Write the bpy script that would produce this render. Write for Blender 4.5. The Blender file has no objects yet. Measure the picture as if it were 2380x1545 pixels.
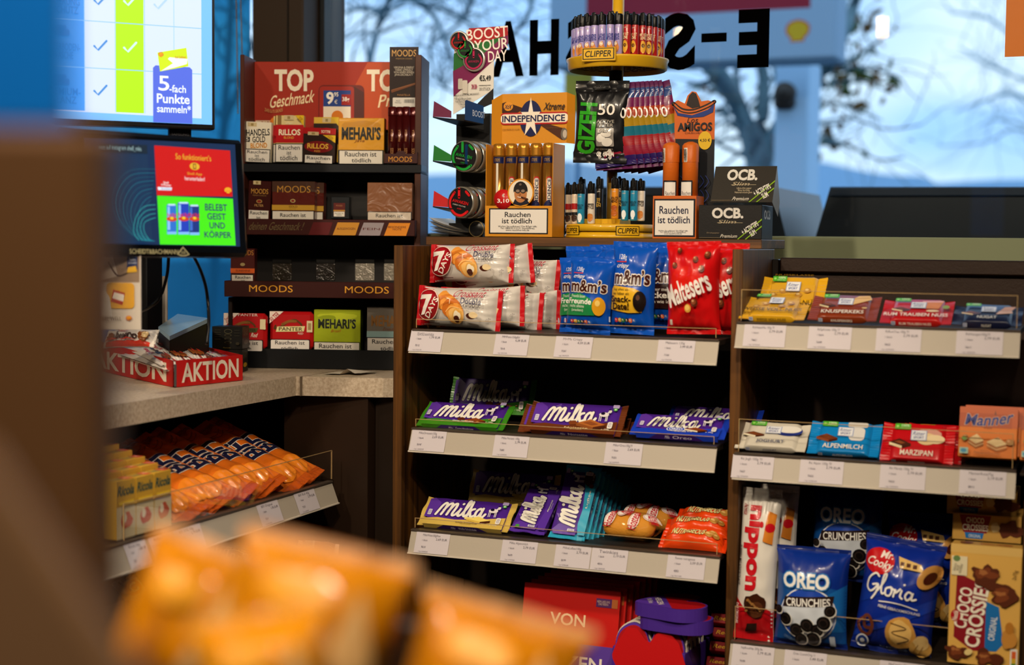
import bpy, bmesh, math, random
from mathutils import Vector as V, Matrix, noise
PI = math.pi
scene = bpy.context.scene
COL = scene.collection

# ------------------------------------------------------------------ camera, sky, light, exposure
F, YAW, TILT, ROLL = 3450.0, math.radians(21.9), math.atan(209.5 / 3450), 0.0105
EYE = V((0, 0, 1.25))
r0 = V((math.cos(YAW), math.sin(YAW), 0)); f0 = V((-math.sin(YAW), math.cos(YAW), 0)); UP = V((0, 0, 1))
fwd = f0 * math.cos(TILT) - UP * math.sin(TILT); upv = UP * math.cos(TILT) + f0 * math.sin(TILT)
CR = r0 * math.cos(ROLL) + upv * math.sin(ROLL); CU = upv * math.cos(ROLL) - r0 * math.sin(ROLL)
cd = bpy.data.cameras.new('camera'); cam = bpy.data.objects.new('camera', cd); COL.objects.link(cam)
cam.matrix_world = Matrix(((CR.x, CU.x, -fwd.x, EYE.x), (CR.y, CU.y, -fwd.y, EYE.y), (CR.z, CU.z, -fwd.z, EYE.z), (0, 0, 0, 1)))
cd.sensor_width = 36; cd.lens = F / 2380 * 36; cd.clip_start = .05; cd.clip_end = 300
cd.dof.use_dof = True; cd.dof.focus_distance = 2.6; cd.dof.aperture_fstop = 2.6
scene.camera = cam
scene.view_settings.view_transform = 'Standard'; scene.view_settings.look = 'None'
scene.view_settings.exposure = 0.45; scene.view_settings.gamma = 1; scene.view_settings.use_curve_mapping = False

def ray(px, py): return fwd + CR * ((px - 1190) / F) + CU * ((772.5 - py) / F)
def onY(px, py, Y):
    d = ray(px, py); return EYE + d * (Y / d.y)
def onX(px, py, X):
    d = ray(px, py); return EYE + d * (X / d.x)
def onZ(px, py, Z):
    d = ray(px, py); return EYE + d * ((Z - EYE.z) / d.z)

w = bpy.data.worlds.new('sky'); scene.world = w; w.use_nodes = True; nt = w.node_tree; nt.nodes.clear()
def N(nt, t, **k):
    n = nt.nodes.new(t)
    for a, b in k.items(): setattr(n, a, b)
    return n
o_ = N(nt, 'ShaderNodeOutputWorld'); bg = N(nt, 'ShaderNodeBackground'); tc = N(nt, 'ShaderNodeTexCoord')
mp = N(nt, 'ShaderNodeMapping'); mp.inputs['Scale'].default_value = (2.2, 2.2, 5)
no = N(nt, 'ShaderNodeTexNoise'); no.inputs['Scale'].default_value = 1.6; no.inputs['Detail'].default_value = 3
rp = N(nt, 'ShaderNodeValToRGB')
rp.color_ramp.elements[0].position = .36; rp.color_ramp.elements[0].color = (.26, .56, 1.0, 1)
rp.color_ramp.elements[1].position = .56; rp.color_ramp.elements[1].color = (.72, .88, 1.0, 1)
for a, b in ((tc.outputs['Generated'], mp.inputs[0]), (mp.outputs[0], no.inputs[0]), (no.outputs[0], rp.inputs[0]), (rp.outputs[0], bg.inputs[0]), (bg.outputs[0], o_.inputs[0])): nt.links.new(a, b)
bg.inputs[1].default_value = 1.0

def spot(name, loc, to, power, size=.05, angle=95, col=(1, .83, .62), blend=.6):
    l = bpy.data.lights.new(name, 'SPOT'); l.energy = power; l.color = col; l.shadow_soft_size = size
    l.spot_size = math.radians(angle); l.spot_blend = blend
    o = bpy.data.objects.new(name, l); COL.objects.link(o); o.location = loc
    o.rotation_euler = (V(to) - V(loc)).to_track_quat('-Z', 'Y').to_euler(); return o
spot('overhead_spot', (-.15, .1, 2.4), (-.4, 2.3, .85), 72)
spot('overhead_spot', (-1.25, .05, 2.4), (-.9, 2.4, .85), 64)
spot('overhead_spot', (-1.75, .9, 2.55), (-1.7, 2.3, 1.1), 22)
spot('overhead_spot', (.25, .85, 2.5), (-1.38, 2.05, .85), 50, .04, 60)  # added spot, brightens the snack bags on the shelf under the counter
spot('overhead_spot', (.15, -.45, 2.5), (-.3, .8, 1.0), 18)  # added spot, lifts the orange bags in the close foreground
l = bpy.data.lights.new('soft_fill_area', 'AREA'); l.energy = 4; l.color = (1, .8, .6); l.shape = 'RECTANGLE'; l.size = 2.4; l.size_y = .6  # weak fill light added for the whole room, not a real fixture
o = bpy.data.objects.new('soft_fill_area', l); COL.objects.link(o); o.location = (-.6, -.6, 2.56)

# ------------------------------------------------------------------ materials
MC = {}
def lin(h):
    h = h.lstrip('#'); c = [int(h[i:i + 2], 16) / 255 for i in (0, 2, 4)]
    return tuple(x / 12.92 if x < .04045 else ((x + .055) / 1.055) ** 2.4 for x in c) + (1,)
def mat(h, rough=.45, metal=0, emit=0, bump=0, bscale=60, coat=0, alpha=1, trans=0):
    k = (h, rough, metal, emit, bump, bscale, coat, alpha, trans)
    if k in MC: return MC[k]
    m = bpy.data.materials.new('paint_' + h); m.use_nodes = True; nt = m.node_tree; b = nt.nodes['Principled BSDF']
    b.inputs['Base Color'].default_value = lin(h); b.inputs['Roughness'].default_value = rough; b.inputs['Metallic'].default_value = metal
    b.inputs['Specular IOR Level'].default_value = .3 if not metal else .5
    b.inputs['Coat Weight'].default_value = coat; b.inputs['Coat Roughness'].default_value = .12
    if alpha < 1: b.inputs['Alpha'].default_value = alpha
    if emit: b.inputs['Emission Color'].default_value = lin(h); b.inputs['Emission Strength'].default_value = emit
    if emit: b.inputs['Base Color'].default_value = (.01, .01, .01, 1)
    if bump:
        t = N(nt, 'ShaderNodeTexCoord'); n = N(nt, 'ShaderNodeTexNoise'); n.inputs['Scale'].default_value = bscale; n.inputs['Detail'].default_value = 2; n.inputs['Distortion'].default_value = 1.2
        bp = N(nt, 'ShaderNodeBump'); bp.inputs['Strength'].default_value = bump; bp.inputs['Distance'].default_value = .004
        nt.links.new(t.outputs['Object'], n.inputs[0]); nt.links.new(n.outputs[0], bp.inputs['Height']); nt.links.new(bp.outputs[0], b.inputs['Normal'])
    MC[k] = m; return m
def foil(h, bump=.35, bs=22): return mat(h, .3, 0, 0, bump, bs, .25)
def card(h): return mat(h, .5, 0, 0, .04, 200, .1)
def clear(name, tint=(1, 1, 1, 1), ior=1.45, base=.02):
    if name in MC: return MC[name]
    m = bpy.data.materials.new(name); m.use_nodes = True; nt = m.node_tree; nt.nodes.clear()
    o = N(nt, 'ShaderNodeOutputMaterial'); x = N(nt, 'ShaderNodeMixShader'); t = N(nt, 'ShaderNodeBsdfTransparent'); g = N(nt, 'ShaderNodeBsdfGlossy'); fr = N(nt, 'ShaderNodeFresnel')
    g.inputs['Roughness'].default_value = .02; t.inputs[0].default_value = tint; gm = N(nt, 'ShaderNodeNewGeometry'); mi_ = N(nt, 'ShaderNodeMapRange'); mi_.inputs['To Min'].default_value = ior; mi_.inputs['To Max'].default_value = 1 / ior; nt.links.new(gm.outputs['Backfacing'], mi_.inputs[0]); nt.links.new(mi_.outputs[0], fr.inputs[0])
    nt.links.new(fr.outputs[0], x.inputs[0]); nt.links.new(t.outputs[0], x.inputs[1]); nt.links.new(g.outputs[0], x.inputs[2]); nt.links.new(x.outputs[0], o.inputs[0])
    MC[name] = m; return m
def veneer(name, c1, c2, scale=(90, 90, 2.5), rough=.45, ns=1.0, bump=.1):
    if name in MC: return MC[name]
    m = bpy.data.materials.new(name); m.use_nodes = True; nt = m.node_tree; b = nt.nodes['Principled BSDF']
    t = N(nt, 'ShaderNodeTexCoord'); mp = N(nt, 'ShaderNodeMapping'); mp.inputs['Scale'].default_value = scale
    n = N(nt, 'ShaderNodeTexNoise'); n.inputs['Scale'].default_value = ns; n.inputs['Detail'].default_value = 6; n.inputs['Roughness'].default_value = .62
    r = N(nt, 'ShaderNodeValToRGB'); r.color_ramp.elements[0].position = .35; r.color_ramp.elements[1].position = .68
    r.color_ramp.elements[0].color = lin(c1); r.color_ramp.elements[1].color = lin(c2)
    bp = N(nt, 'ShaderNodeBump'); bp.inputs['Strength'].default_value = bump; bp.inputs['Distance'].default_value = .002
    for a, c in ((t.outputs['Object'], mp.inputs[0]), (mp.outputs[0], n.inputs[0]), (n.outputs[0], r.inputs[0]), (r.outputs[0], b.inputs['Base Color']), (n.outputs[0], bp.inputs['Height']), (bp.outputs[0], b.inputs['Normal'])): nt.links.new(a, c)
    b.inputs['Roughness'].default_value = rough; MC[name] = m; return m
WOOD = lambda: veneer('walnut_upright', '#2c1906', '#6e4414')
WOODH = lambda: veneer('walnut_flat', '#36200c', '#74491c', (2.5, 60, 90))
DARK = lambda: mat('#1a120b', .5)
STONE = lambda: veneer('pale_concrete_laminate', '#a8947c', '#cdbda6', (60, 60, 60), .5, 3.0, .04)

# ------------------------------------------------------------------ mesh builder
class MB:
    def __init__(s): s.v = []; s.f = []; s.m = []; s.ms = []; s.sm = []
    def mi(s, m):
        if m not in s.ms: s.ms.append(m)
        return s.ms.index(m)
    def add(s, vs, fs, m, smooth=False):
        o = len(s.v); s.v += [tuple(x) for x in vs]; k = s.mi(m)
        for f in fs: s.f.append([o + i for i in f]); s.m.append(k); s.sm.append(smooth)
        return s
    def box(s, a, b, m, bev=0, T=None, seg=1):
        x0, y0, z0 = [min(p, q) for p, q in zip(a, b)]; x1, y1, z1 = [max(p, q) for p, q in zip(a, b)]
        if not bev:
            vs = [(x, y, z) for z in (z0, z1) for y in (y0, y1) for x in (x0, x1)]
            fs = [(0, 2, 3, 1), (4, 5, 7, 6), (0, 1, 5, 4), (2, 6, 7, 3), (0, 4, 6, 2), (1, 3, 7, 5)]
        else:
            bm = bmesh.new(); bmesh.ops.create_cube(bm, size=1)
            for q in bm.verts: q.co = V(((x0 + x1) / 2 + q.co.x * (x1 - x0), (y0 + y1) / 2 + q.co.y * (y1 - y0), (z0 + z1) / 2 + q.co.z * (z1 - z0)))
            bmesh.ops.bevel(bm, geom=list(bm.edges), offset=min(bev, (x1 - x0) * .45, (y1 - y0) * .45, (z1 - z0) * .45), segments=seg, affect='EDGES', profile=.5)
            bm.verts.index_update(); vs = [q.co.copy() for q in bm.verts]; fs = [[q.index for q in f.verts] for f in bm.faces]; bm.free()
        if T: vs = [T @ V(p) for p in vs]
        return s.add(vs, fs, m)
    def lathe(s, prof, m, n=24, c=(0, 0, 0), T=None, smooth=True, sx=1, sy=1):
        vs = []; k = len(prof)
        for i in range(n):
            a = 2 * PI * i / n
            for r, z in prof: vs.append(V((c[0] + r * math.cos(a) * sx, c[1] + r * math.sin(a) * sy, c[2] + z)))
        fs = [(i * k + j, ((i + 1) % n) * k + j, ((i + 1) % n) * k + j + 1, i * k + j + 1) for i in range(n) for j in range(k - 1)]
        if T: vs = [T @ p for p in vs]
        return s.add(vs, fs, m, smooth)
    def tube(s, pts, r, m, n=8, closed=False, smooth=True, r1=None):
        pts = [V(p) for p in pts]; vs = []; K = len(pts)
        for i, p in enumerate(pts):
            t = (pts[(i + 1) % K if closed else min(i + 1, K - 1)] - pts[(i - 1) % K if closed else max(i - 1, 0)]).normalized()
            a = t.cross(V((0, 0, 1)) if abs(t.z) < .9 else V((1, 0, 0))).normalized(); b = t.cross(a)
            rr = r if r1 is None else r + (r1 - r) * i / (K - 1)
            vs += [p + (a * math.cos(2 * PI * j / n) + b * math.sin(2 * PI * j / n)) * rr for j in range(n)]
        fs = [(i * n + j, i * n + (j + 1) % n, ((i + 1) % K) * n + (j + 1) % n, ((i + 1) % K) * n + j) for i in range(K if closed else K - 1) for j in range(n)]
        if not closed: fs += [list(range(n)), [(K - 1) * n + j for j in range(n)]]
        return s.add(vs, fs, m, smooth)
    def grid(s, fn, nu, nv, m, smooth=True, closeu=False):
        vs = [fn(i / nu, j / nv) for j in range(nv + 1) for i in range(nu + 1)]
        fs = [(j * (nu + 1) + i, j * (nu + 1) + i + 1, (j + 1) * (nu + 1) + i + 1, (j + 1) * (nu + 1) + i) for j in range(nv) for i in range(nu)]
        return s.add(vs, fs, m, smooth)
    def prism(s, poly, z0, z1, m, T=None, smooth=False):
        n = len(poly); vs = [V((x, y, z0)) for x, y in poly] + [V((x, y, z1)) for x, y in poly]
        fs = [list(range(n - 1, -1, -1)), list(range(n, 2 * n))] + [(i, (i + 1) % n, n + (i + 1) % n, n + i) for i in range(n)]
        if T: vs = [T @ p for p in vs]
        return s.add(vs, fs, m, smooth)
    def build(s, name, parent=None, label=None):
        me = bpy.data.meshes.new(name); me.from_pydata(s.v, [], s.f)
        for m in s.ms: me.materials.append(m)
        me.polygons.foreach_set('material_index', s.m); me.polygons.foreach_set('use_smooth', s.sm); me.update()
        o = bpy.data.objects.new(name, me); COL.objects.link(o)
        if parent: o.parent = parent
        if label: o['label'] = label
        return o
def thing(name, label, cat, M=None, group=None):
    o = bpy.data.objects.new(name, None); COL.objects.link(o); o.empty_display_size = .02
    if M is not None: o.matrix_world = M if isinstance(M, Matrix) else Matrix.Translation(M)
    o['label'] = label; o['category'] = cat
    if group: o['group'] = group
    return o
ORD = ['first', 'second', 'third', 'fourth', 'fifth', 'sixth', 'seventh', 'eighth', 'ninth', 'tenth', 'eleventh', 'twelfth', 'thirteenth', 'fourteenth', 'fifteenth', 'sixteenth', 'seventeenth', 'eighteenth', 'nineteenth', 'twentieth']
def tag(o, label, cat, group=None):
    o['label'] = label; o['category'] = cat
    if group: o['group'] = group
    return o
def struct(mb, name):
    o = mb.build(name); o['kind'] = 'structure'; return o
def copy_thing(src, M, label=None, group=None, skip=()):
    r = src.copy(); COL.objects.link(r); r.matrix_world = M
    if label: r['label'] = label
    if group: r['group'] = group
    for ch in list(src.children):
        if ch.name.split('.')[0] in skip: continue
        c = ch.copy(); COL.objects.link(c); c.parent = r
        for g in ch.children:
            d = g.copy(); COL.objects.link(d); d.parent = c
    return r

# ------------------------------------------------------------------ printed designs (flat print laid on a surface)
GL = {}
def glyphs(txt, bold=0, font_shear=0):
    k = (txt, bold)
    if k in GL: return GL[k]
    bold *= .5
    def mk(off):
        c = bpy.data.curves.new('t', 'FONT'); c.body = txt; c.offset = off; c.resolution_u = 3; c.space_line = .82; c.align_x = 'CENTER'
        o = bpy.data.objects.new('t', c); m = o.to_mesh(); m.calc_loop_triangles()
        vs = [(q.co.x, q.co.y) for q in m.vertices]; ts = [tuple(t.vertices) for t in m.loop_triangles]
        o.to_mesh_clear(); bpy.data.objects.remove(o); bpy.data.curves.remove(c); return vs, ts
    v0, t0 = mk(0)
    xs = [p[0] for p in v0]; ys = [p[1] for p in v0]; x0, x1, y0, y1 = min(xs), max(xs), min(ys), max(ys)
    vs, ts = mk(bold) if bold else (v0, t0)
    sx, sy = 1 / max(x1 - x0, 1e-6), 1 / max(y1 - y0, 1e-6)
    GL[k] = ([((a - x0) * sx, (b - y0) * sy) for a, b in vs], ts); return GL[k]
def smooth_line(pts, n=5, closed=False):
    if len(pts) < 3: return pts
    P = ([pts[-1]] + pts + pts[:2]) if closed else [pts[0]] + pts + [pts[-1]]; out = []
    for i in range(1, len(P) - 2):
        for k in range(n):
            t = k / n; p0, p1, p2, p3 = P[i - 1:i + 3]
            out.append(tuple(.5 * (2 * b + (c - a) * t + (2 * a - 5 * b + 4 * c - d) * t * t + (3 * b - a - 3 * c + d) * t ** 3) for a, b, c, d in zip(p0, p1, p2, p3)))
    if not closed: out.append(P[-2])
    return out
def ribbon(pts, wd):
    vs = []; ts = []
    for i, p in enumerate(pts):
        a = pts[max(i - 1, 0)]; b = pts[min(i + 1, len(pts) - 1)]; dx, dy = b[0] - a[0], b[1] - a[1]; l = math.hypot(dx, dy) or 1
        nx, ny = -dy / l * wd / 2, dx / l * wd / 2; vs += [(p[0] + nx, p[1] + ny), (p[0] - nx, p[1] - ny)]
        if i: k = 2 * i; ts += [(k - 2, k - 1, k + 1), (k - 2, k + 1, k)]
    for e in (0, -1):   # round caps
        c = pts[e]; o = len(vs); vs.append(c); n = 8
        for j in range(n): vs.append((c[0] + wd / 2 * math.cos(2 * PI * j / n), c[1] + wd / 2 * math.sin(2 * PI * j / n)))
        ts += [(o, o + 1 + j, o + 1 + (j + 1) % n) for j in range(n)]
    return vs, ts
def fan(poly):
    from mathutils.geometry import tessellate_polygon
    return [tuple(p) for p in poly], [tuple(t) for t in tessellate_polygon([[V((x, y, 0)) for x, y in poly]])]
def split(vs, ts, L):
    vs = list(vs); L2 = L * L
    for _ in range(7):
        mid = {}; out = []; ch = False
        def M(a, b):
            k = (a, b) if a < b else (b, a)
            if k not in mid:
                p, q = vs[a], vs[b]
                if (p[0] - q[0]) ** 2 + (p[1] - q[1]) ** 2 > L2: vs.append(((p[0] + q[0]) / 2, (p[1] + q[1]) / 2)); mid[k] = len(vs) - 1
                else: mid[k] = None
            return mid[k]
        for a, b, c in ts:
            x, y, z = M(a, b), M(b, c), M(c, a); n = (x is not None) + (y is not None) + (z is not None)
            if n == 0: out.append((a, b, c)); continue
            ch = True
            if n == 3: out += [(a, x, z), (x, b, y), (z, y, c), (x, y, z)]
            else:
                while not (x is not None and z is None): a, b, c, x, y, z = b, c, a, y, z, x
                if n == 1: out += [(a, x, c), (x, b, c)]
                else: out += [(x, b, y), (a, x, y), (a, y, c)]
        ts = out
        if not ch: break
    return vs, ts
EPS = .00022
def design(mb, ops, w, h, surf=None, L=None, kind=None, x0=0, y0=0, base=1):
    kind = kind or (lambda c: mat(c, .4)); surf = surf or (lambda x, y, e: (x, y, e)); lay = base
    for op in ops:
        t = op[0]
        if t == 'r':
            u0, v0, u1, v1, c = op[1:6]; r = op[6] if len(op) > 6 else 0
            a, b, cc, d = u0 * w, v0 * h, u1 * w, v1 * h
            if r:
                r *= min(cc - a, d - b); P = []
                for cx, cy, s0 in ((cc - r, d - r, 0), (a + r, d - r, 1), (a + r, b + r, 2), (cc - r, b + r, 3)):
                    P += [(cx + r * math.cos(PI / 2 * (s0 + k / 4)), cy + r * math.sin(PI / 2 * (s0 + k / 4))) for k in range(5)]
            else: P = [(a, b), (cc, b), (cc, d), (a, d)]
            vs, ts = fan(P)
        elif t == 'e':
            cx, cy, rx, ry, c = op[1:6]; an = math.radians(op[6]) if len(op) > 6 else 0; P = []
            for k in range(28):
                q = 2 * PI * k / 28; x, y = rx * w * math.cos(q), ry * h * math.sin(q)
                P.append((cx * w + x * math.cos(an) - y * math.sin(an), cy * h + x * math.sin(an) + y * math.cos(an)))
            vs, ts = fan(P)
        elif t == 'p': c = op[2]; vs, ts = fan([(a * w, b * h) for a, b in op[1]])
        elif t == 'l':
            c = op[3]; pts = [(a * w, b * h) for a, b in op[1]]
            vs, ts = ribbon(smooth_line(pts) if len(op) < 5 else pts, op[2] * h)
        elif t == 't':
            txt, u0, v0, u1, v1, c = op[1:7]; k = op[7] if len(op) > 7 else {}
            an = math.radians(k.get('a', 0)); sh = k.get('s', 0)
            W_, H_ = (u1 - u0) * w, (v1 - v0) * h
            if abs(abs(k.get('a', 0)) - 90) < 30: W_, H_ = H_, W_
            cx, cy = (u0 + u1) / 2 * w, (v0 + v1) / 2 * h; arc = k.get('arc', 0)
            def place(g):
                out = []
                for a, b in g:
                    x, y = (a - .5) * W_, (b - .5) * H_; x += sh * y
                    if arc: y -= arc * W_ * ((2 * x / W_) ** 2 - .4)
                    out.append((cx + x * math.cos(an) - y * math.sin(an), cy + x * math.sin(an) + y * math.cos(an)))
                return out
            if 'o' in k:
                g, ts = glyphs(txt, k.get('ow', .09)); mbadd(mb, place(g), ts, L, x0, y0, surf, lay, kind(k['o'])); lay += 1
            g, ts = glyphs(txt, k.get('b', 0)); vs = place(g)
        elif t == 's':   # script strokes: name, box, width, colour
            nm, u0, v0, u1, v1, c = op[1:7]; k = op[7] if len(op) > 7 else {}; wd = k.get('w', .12); an = math.radians(k.get('a', 0))
            W_, H_ = (u1 - u0) * w, (v1 - v0) * h
            if abs(abs(k.get('a', 0)) - 90) < 30: W_, H_ = H_, W_
            cx, cy = (u0 + u1) / 2 * w, (v0 + v1) / 2 * h
            st, BW = STROKES[nm]
            for pas in ((k.get('o'), wd * 1.7), (c, wd)):
                if pas[0] is None: continue
                for q in st:
                    pts = [((a / BW - .5) * W_, (b - .5) * H_) for a, b in q]
                    pts = smooth_line([(cx + x * math.cos(an) - y * math.sin(an), cy + x * math.sin(an) + y * math.cos(an)) for x, y in pts], 4)
                    vs, ts = ribbon(pts, pas[1] * H_); mbadd(mb, vs, ts, L, x0, y0, surf, lay, kind(pas[0]))
                lay += 1
            continue
        mbadd(mb, vs, ts, L, x0, y0, surf, lay, kind(c)); lay += 1
def mbadd(mb, vs, ts, L, x0, y0, surf, lay, m):
    if L: vs, ts = split(vs, ts, L)
    mb.add([surf(x0 + a, y0 + b, EPS * lay) for a, b in vs], ts, m, bool(L))
def S_(*q): return [[tuple(q2[i:i + 2]) for i in range(0, len(q2), 2)] for q2 in q]
STROKES = {
 'milka': (S_((.0, .08, .12, .3, .3, .62, .5, .78, .62, .7, .55, .4, .42, .1), (.5, .35, .75, .68, .98, .78, 1.02, .6, .85, .1), (.9, .3, 1.15, .68, 1.38, .78, 1.38, .55, 1.25, .2, 1.32, .08, 1.5, .15),
    (1.5, .15, 1.72, .4, 1.78, .55, 1.68, .2, 1.78, .08, 1.98, .2), (1.84, .78, 1.86, .8), (1.98, .2, 2.2, .55, 2.36, .9, 2.3, 1.0, 2.2, .85, 2.1, .3, 2.2, .08, 2.4, .2), (2.55, .95, 2.5, .6, 2.4, .08), (2.45, .32, 2.65, .5, 2.82, .55), (2.55, .35, 2.7, .1, 2.95, .18),
    (3.42, .48, 3.25, .6, 3.04, .45, 3.0, .2, 3.14, .08, 3.3, .2, 3.42, .45), (3.46, .62, 3.4, .25, 3.48, .08, 3.6, .12, 3.74, .3)), 3.75),
 'gloria': (S_((.75, .9, .5, 1.0, .15, .75, .1, .35, .35, .2, .6, .35, .75, .55), (.45, .5, .78, .55, .72, .2, .5, -.1), (.8, .3, 1.1, .7, 1.2, 1.05, 1.05, 1.0, 1.0, .5, 1.1, .22, 1.3, .3), (1.5, .55, 1.3, .45, 1.35, .22, 1.6, .22, 1.7, .45, 1.55, .58, 1.8, .5),
    (1.85, .22, 1.9, .55, 1.95, .4, 2.2, .6), (2.3, .55, 2.25, .3, 2.4, .22), (2.38, .8, 2.4, .81), (2.95, .5, 2.7, .55, 2.55, .35, 2.7, .2, 2.9, .35, 2.97, .55, 2.95, .25, 3.2, .3)), 3.2),
}
def SCR(t, u0, v0, u1, v1, c, **k): k.setdefault('s', .3); return ('t', t, u0, v0, u1, v1, c, k)

# ------------------------------------------------------------------ placing faces by where they stand
def vplane(P, ang):   # vertical plane through P whose horizontal direction makes angle ang with +X
    hx = V((math.cos(ang), math.sin(ang), 0)); n = V((math.sin(ang), -math.cos(ang), 0)); return (V(P), hx, n)
def hit(pl, px, py):
    d = ray(px, py); return EYE + d * ((pl[0] - EYE).dot(pl[2]) / d.dot(pl[2]))
def px_of(p):
    q = V(p) - EYE; z = q.dot(fwd); return 1190 + F * q.dot(CR) / z, 772.5 - F * q.dot(CU) / z
def along(P, d, axis, val):   # t with projected coordinate equal to val
    # (q0+t d).R*F/z = val' -> linear
    q = P - EYE; k = (val - 1190) / F if axis == 0 else (772.5 - val) / F; B = CR if axis == 0 else CU
    return (k * q.dot(fwd) - q.dot(B)) / (d.dot(B) - k * d.dot(fwd))
def fit(pl, x0, y0, x1, yt, lean=0, off=0, roll=0, z=None, yaw=0):
    """frame with origin at the front bottom-left corner; x right, y up the face, z out of the face. Returns (matrix, width, height)"""
    P = (pl[0] - pl[2] * off, pl[1], pl[2]); A = hit(P, x0, y0)
    if z is not None:   # rest exactly on height z, keep the column x0
        A = A + UP * (z - A.z)
    hx = Matrix.Rotation(math.radians(yaw), 3, 'Z') @ P[1]; n = Matrix.Rotation(math.radians(yaw), 3, 'Z') @ P[2]
    w = along(A, hx, 0, x1); L = math.radians(lean)
    u = UP * math.cos(L) - n * math.sin(L); h = along(A, u, 1, yt); nn = n * math.cos(L) + UP * math.sin(L)
    M = Matrix(((hx.x, u.x, nn.x, A.x), (hx.y, u.y, nn.y, A.y), (hx.z, u.z, nn.z, A.z), (0, 0, 0, 1)))
    if roll: M = M @ Matrix.Translation((w / 2, 0, 0)) @ Matrix.Rotation(math.radians(roll), 4, 'Z') @ Matrix.Translation((-w / 2, 0, 0))
    return M, w, h
def shift(M, dx=0, dy=0, dz=0): return M @ Matrix.Translation((dx, dy, dz))

# ------------------------------------------------------------------ room shell
WX0, WX1 = onY(742, 200, 2.85).x, 1.6
SILL = 1.268
def sbox(name, a, b, m, bev=0): q = MB(); q.box(a, b, m, bev); return struct(q, name)
sbox('floor', (-3.4, -2.4, -.05), (2.4, 3.0, 0), veneer('floor_tile', '#2a241f', '#3a332c', (3, 3, 3), .4))
sbox('ceiling', (-3.4, -2.4, 2.6), (2.4, 3.0, 2.65), mat('#5b4c3f', .8))
sbox('wall_left', (-3.45, -2.4, 0), (-3.4, 3.0, 2.6), mat('#3a2c21', .8))
sbox('wall_right', (2.4, -2.4, 0), (2.45, 3.0, 2.6), mat('#3a2c21', .8))
sbox('wall_front', (-3.4, -2.45, 0), (2.4, -2.4, 2.6), mat('#2c2018', .8))
q = MB(); dk = mat('#2b2017', .6)
q.box((-3.4, 2.87, 0), (2.4, 3.0, .93), dk); q.box((-1.73, 2.87, .93), (2.4, 3.0, 1.20), dk); q.box((-3.4, 2.87, 2.45), (2.4, 3.0, 2.6), dk)
q.box((-3.4, 2.87, .93), (-2.75, 3.0, 2.45), dk); q.box((WX1, 2.87, 1.2), (2.4, 3.0, 2.45), dk); struct(q, 'wall_back')
q = MB(); xm0 = onY(585, 100, 2.8).x; q.box((xm0, 2.80, .93), (WX0 - .012, 2.99, 2.45), mat('#2a1d10', .55), .004); q.box(((xm0 + WX0) / 2 + .02, 2.797, .93), ((xm0 + WX0) / 2 + .023, 2.80, 2.45), mat('#120c06')); struct(q, 'trim_1')
sbox('trim_2', (WX0, 2.80, 1.20), (WX1, 2.99, SILL - .001), mat('#8a9270', .5), .002)
def window(name, x0, x1, z0, z1):
    e = bpy.data.objects.new(name, None); COL.objects.link(e); e.location = (x0, 2.9, z0); e['kind'] = 'structure'
    W, H = x1 - x0, z1 - z0; fm = mat('#0e1216', .4)
    for a, b in (((0, -.03, 0), (.012, .05, H)), ((W - .02, -.03, 0), (W, .05, H)), ((0, -.03, H - .03), (W, .05, H))):
        MB().box(a, b, fm, .002).build('window_frame', e)
    MB().box((.012, 0, 0), (W - .02, .006, H - .03), clear('window_glass', (.93, .97, 1, 1))).build('glass_pane', e); return e
window('window_1', WX0 - .012, WX1, SILL, 2.45); window('window_2', -2.75, xm0, .93, 2.45)
# mirrored black letters on the inside of the window
tx = [('E', 1720, 1780), ('-', 1630, 1689), ('S', 1547, 1608), ('H', 1462, 1515), ('I', 1423, 1440), ('S', 1322, 1384), ('H', 1235, 1294), ('A', 1149, 1211)]
blk = mat('#030303', .95); blk.node_tree.nodes['Principled BSDF'].inputs['Specular IOR Level'].default_value = 0
for ch, a, b in tx:
    pl = vplane((0, 2.897, 0), 0); k = (1765 - (a + b) / 2) / 560
    yt, yb = 30 + 27 * k, 150 + 21 * k
    if ch == '-': yt, yb = 78, 99
    M, w_, h_ = fit(pl, a, yb, b, yt); g, ts = glyphs(ch, .09 if ch != '-' else 0)
    e = thing('window_letter', 'letter', 'letter', M)
    q = MB(); q.add([((1 - x) * w_, y * h_, .0006) for x, y in g], ts, blk); q.build('vinyl_film', e)
    e['label'] = {'E': 'big black capital E in reverse on the window glass', '-': 'black dash stuck on the window glass between reversed E and S', 'I': 'black capital I on the window, hidden behind the yellow pole', 'A': 'black capital A on the window beside the can tower header'}.get(ch) or ''
    if ch == 'S': e['label'] = 'reversed black S on the window next to the dash' if a > 1500 else 'reversed black S half hidden behind the left edge of the round lighter tray'
    if ch == 'H': e['label'] = 'black H on the window behind the lighters of the top tray' if a > 1400 else 'black capital H on the window next to the A'
    e['group'] = 'mirrored letters on the window'

# ------------------------------------------------------------------ display shelving
ZR = [1.104, .936, .764, .585]
YF = 2.25
XL, XM, XR = onY(915, 600, 2.28).x, onY(1702, 600, 2.28).x, onY(2374, 600, 2.28).x
e = thing('shelving_unit', 'walnut shelving unit with tall side panels holding snack bags and purple chocolate', 'shelving', (XL, 2.28, 0))
wt = .017
MB().box((0, 0, 0), (wt, .30, 1.243), WOOD(), .001).build('side_panel', e)
MB().box((XM - XL, 0, 0), (XM - XL + wt, .235, 1.243), WOOD(), .001).build('side_panel', e)
MB().box((wt, .27, .02), (XM - XL, .29, 1.238), DARK()).build('back_panel', e)
MB().box((wt, .02, .02), (XM - XL, .26, .40), DARK(), .002).build('plinth', e)
lx0, lx1 = onY(990, 560, 2.45).x, onY(1770, 570, 2.45).x
e = thing('wooden_ledge', 'walnut ledge on top of the shelving, carrying the tobacco and lighter displays', 'ledge', (lx0, 2.45, 1.2435))
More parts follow.
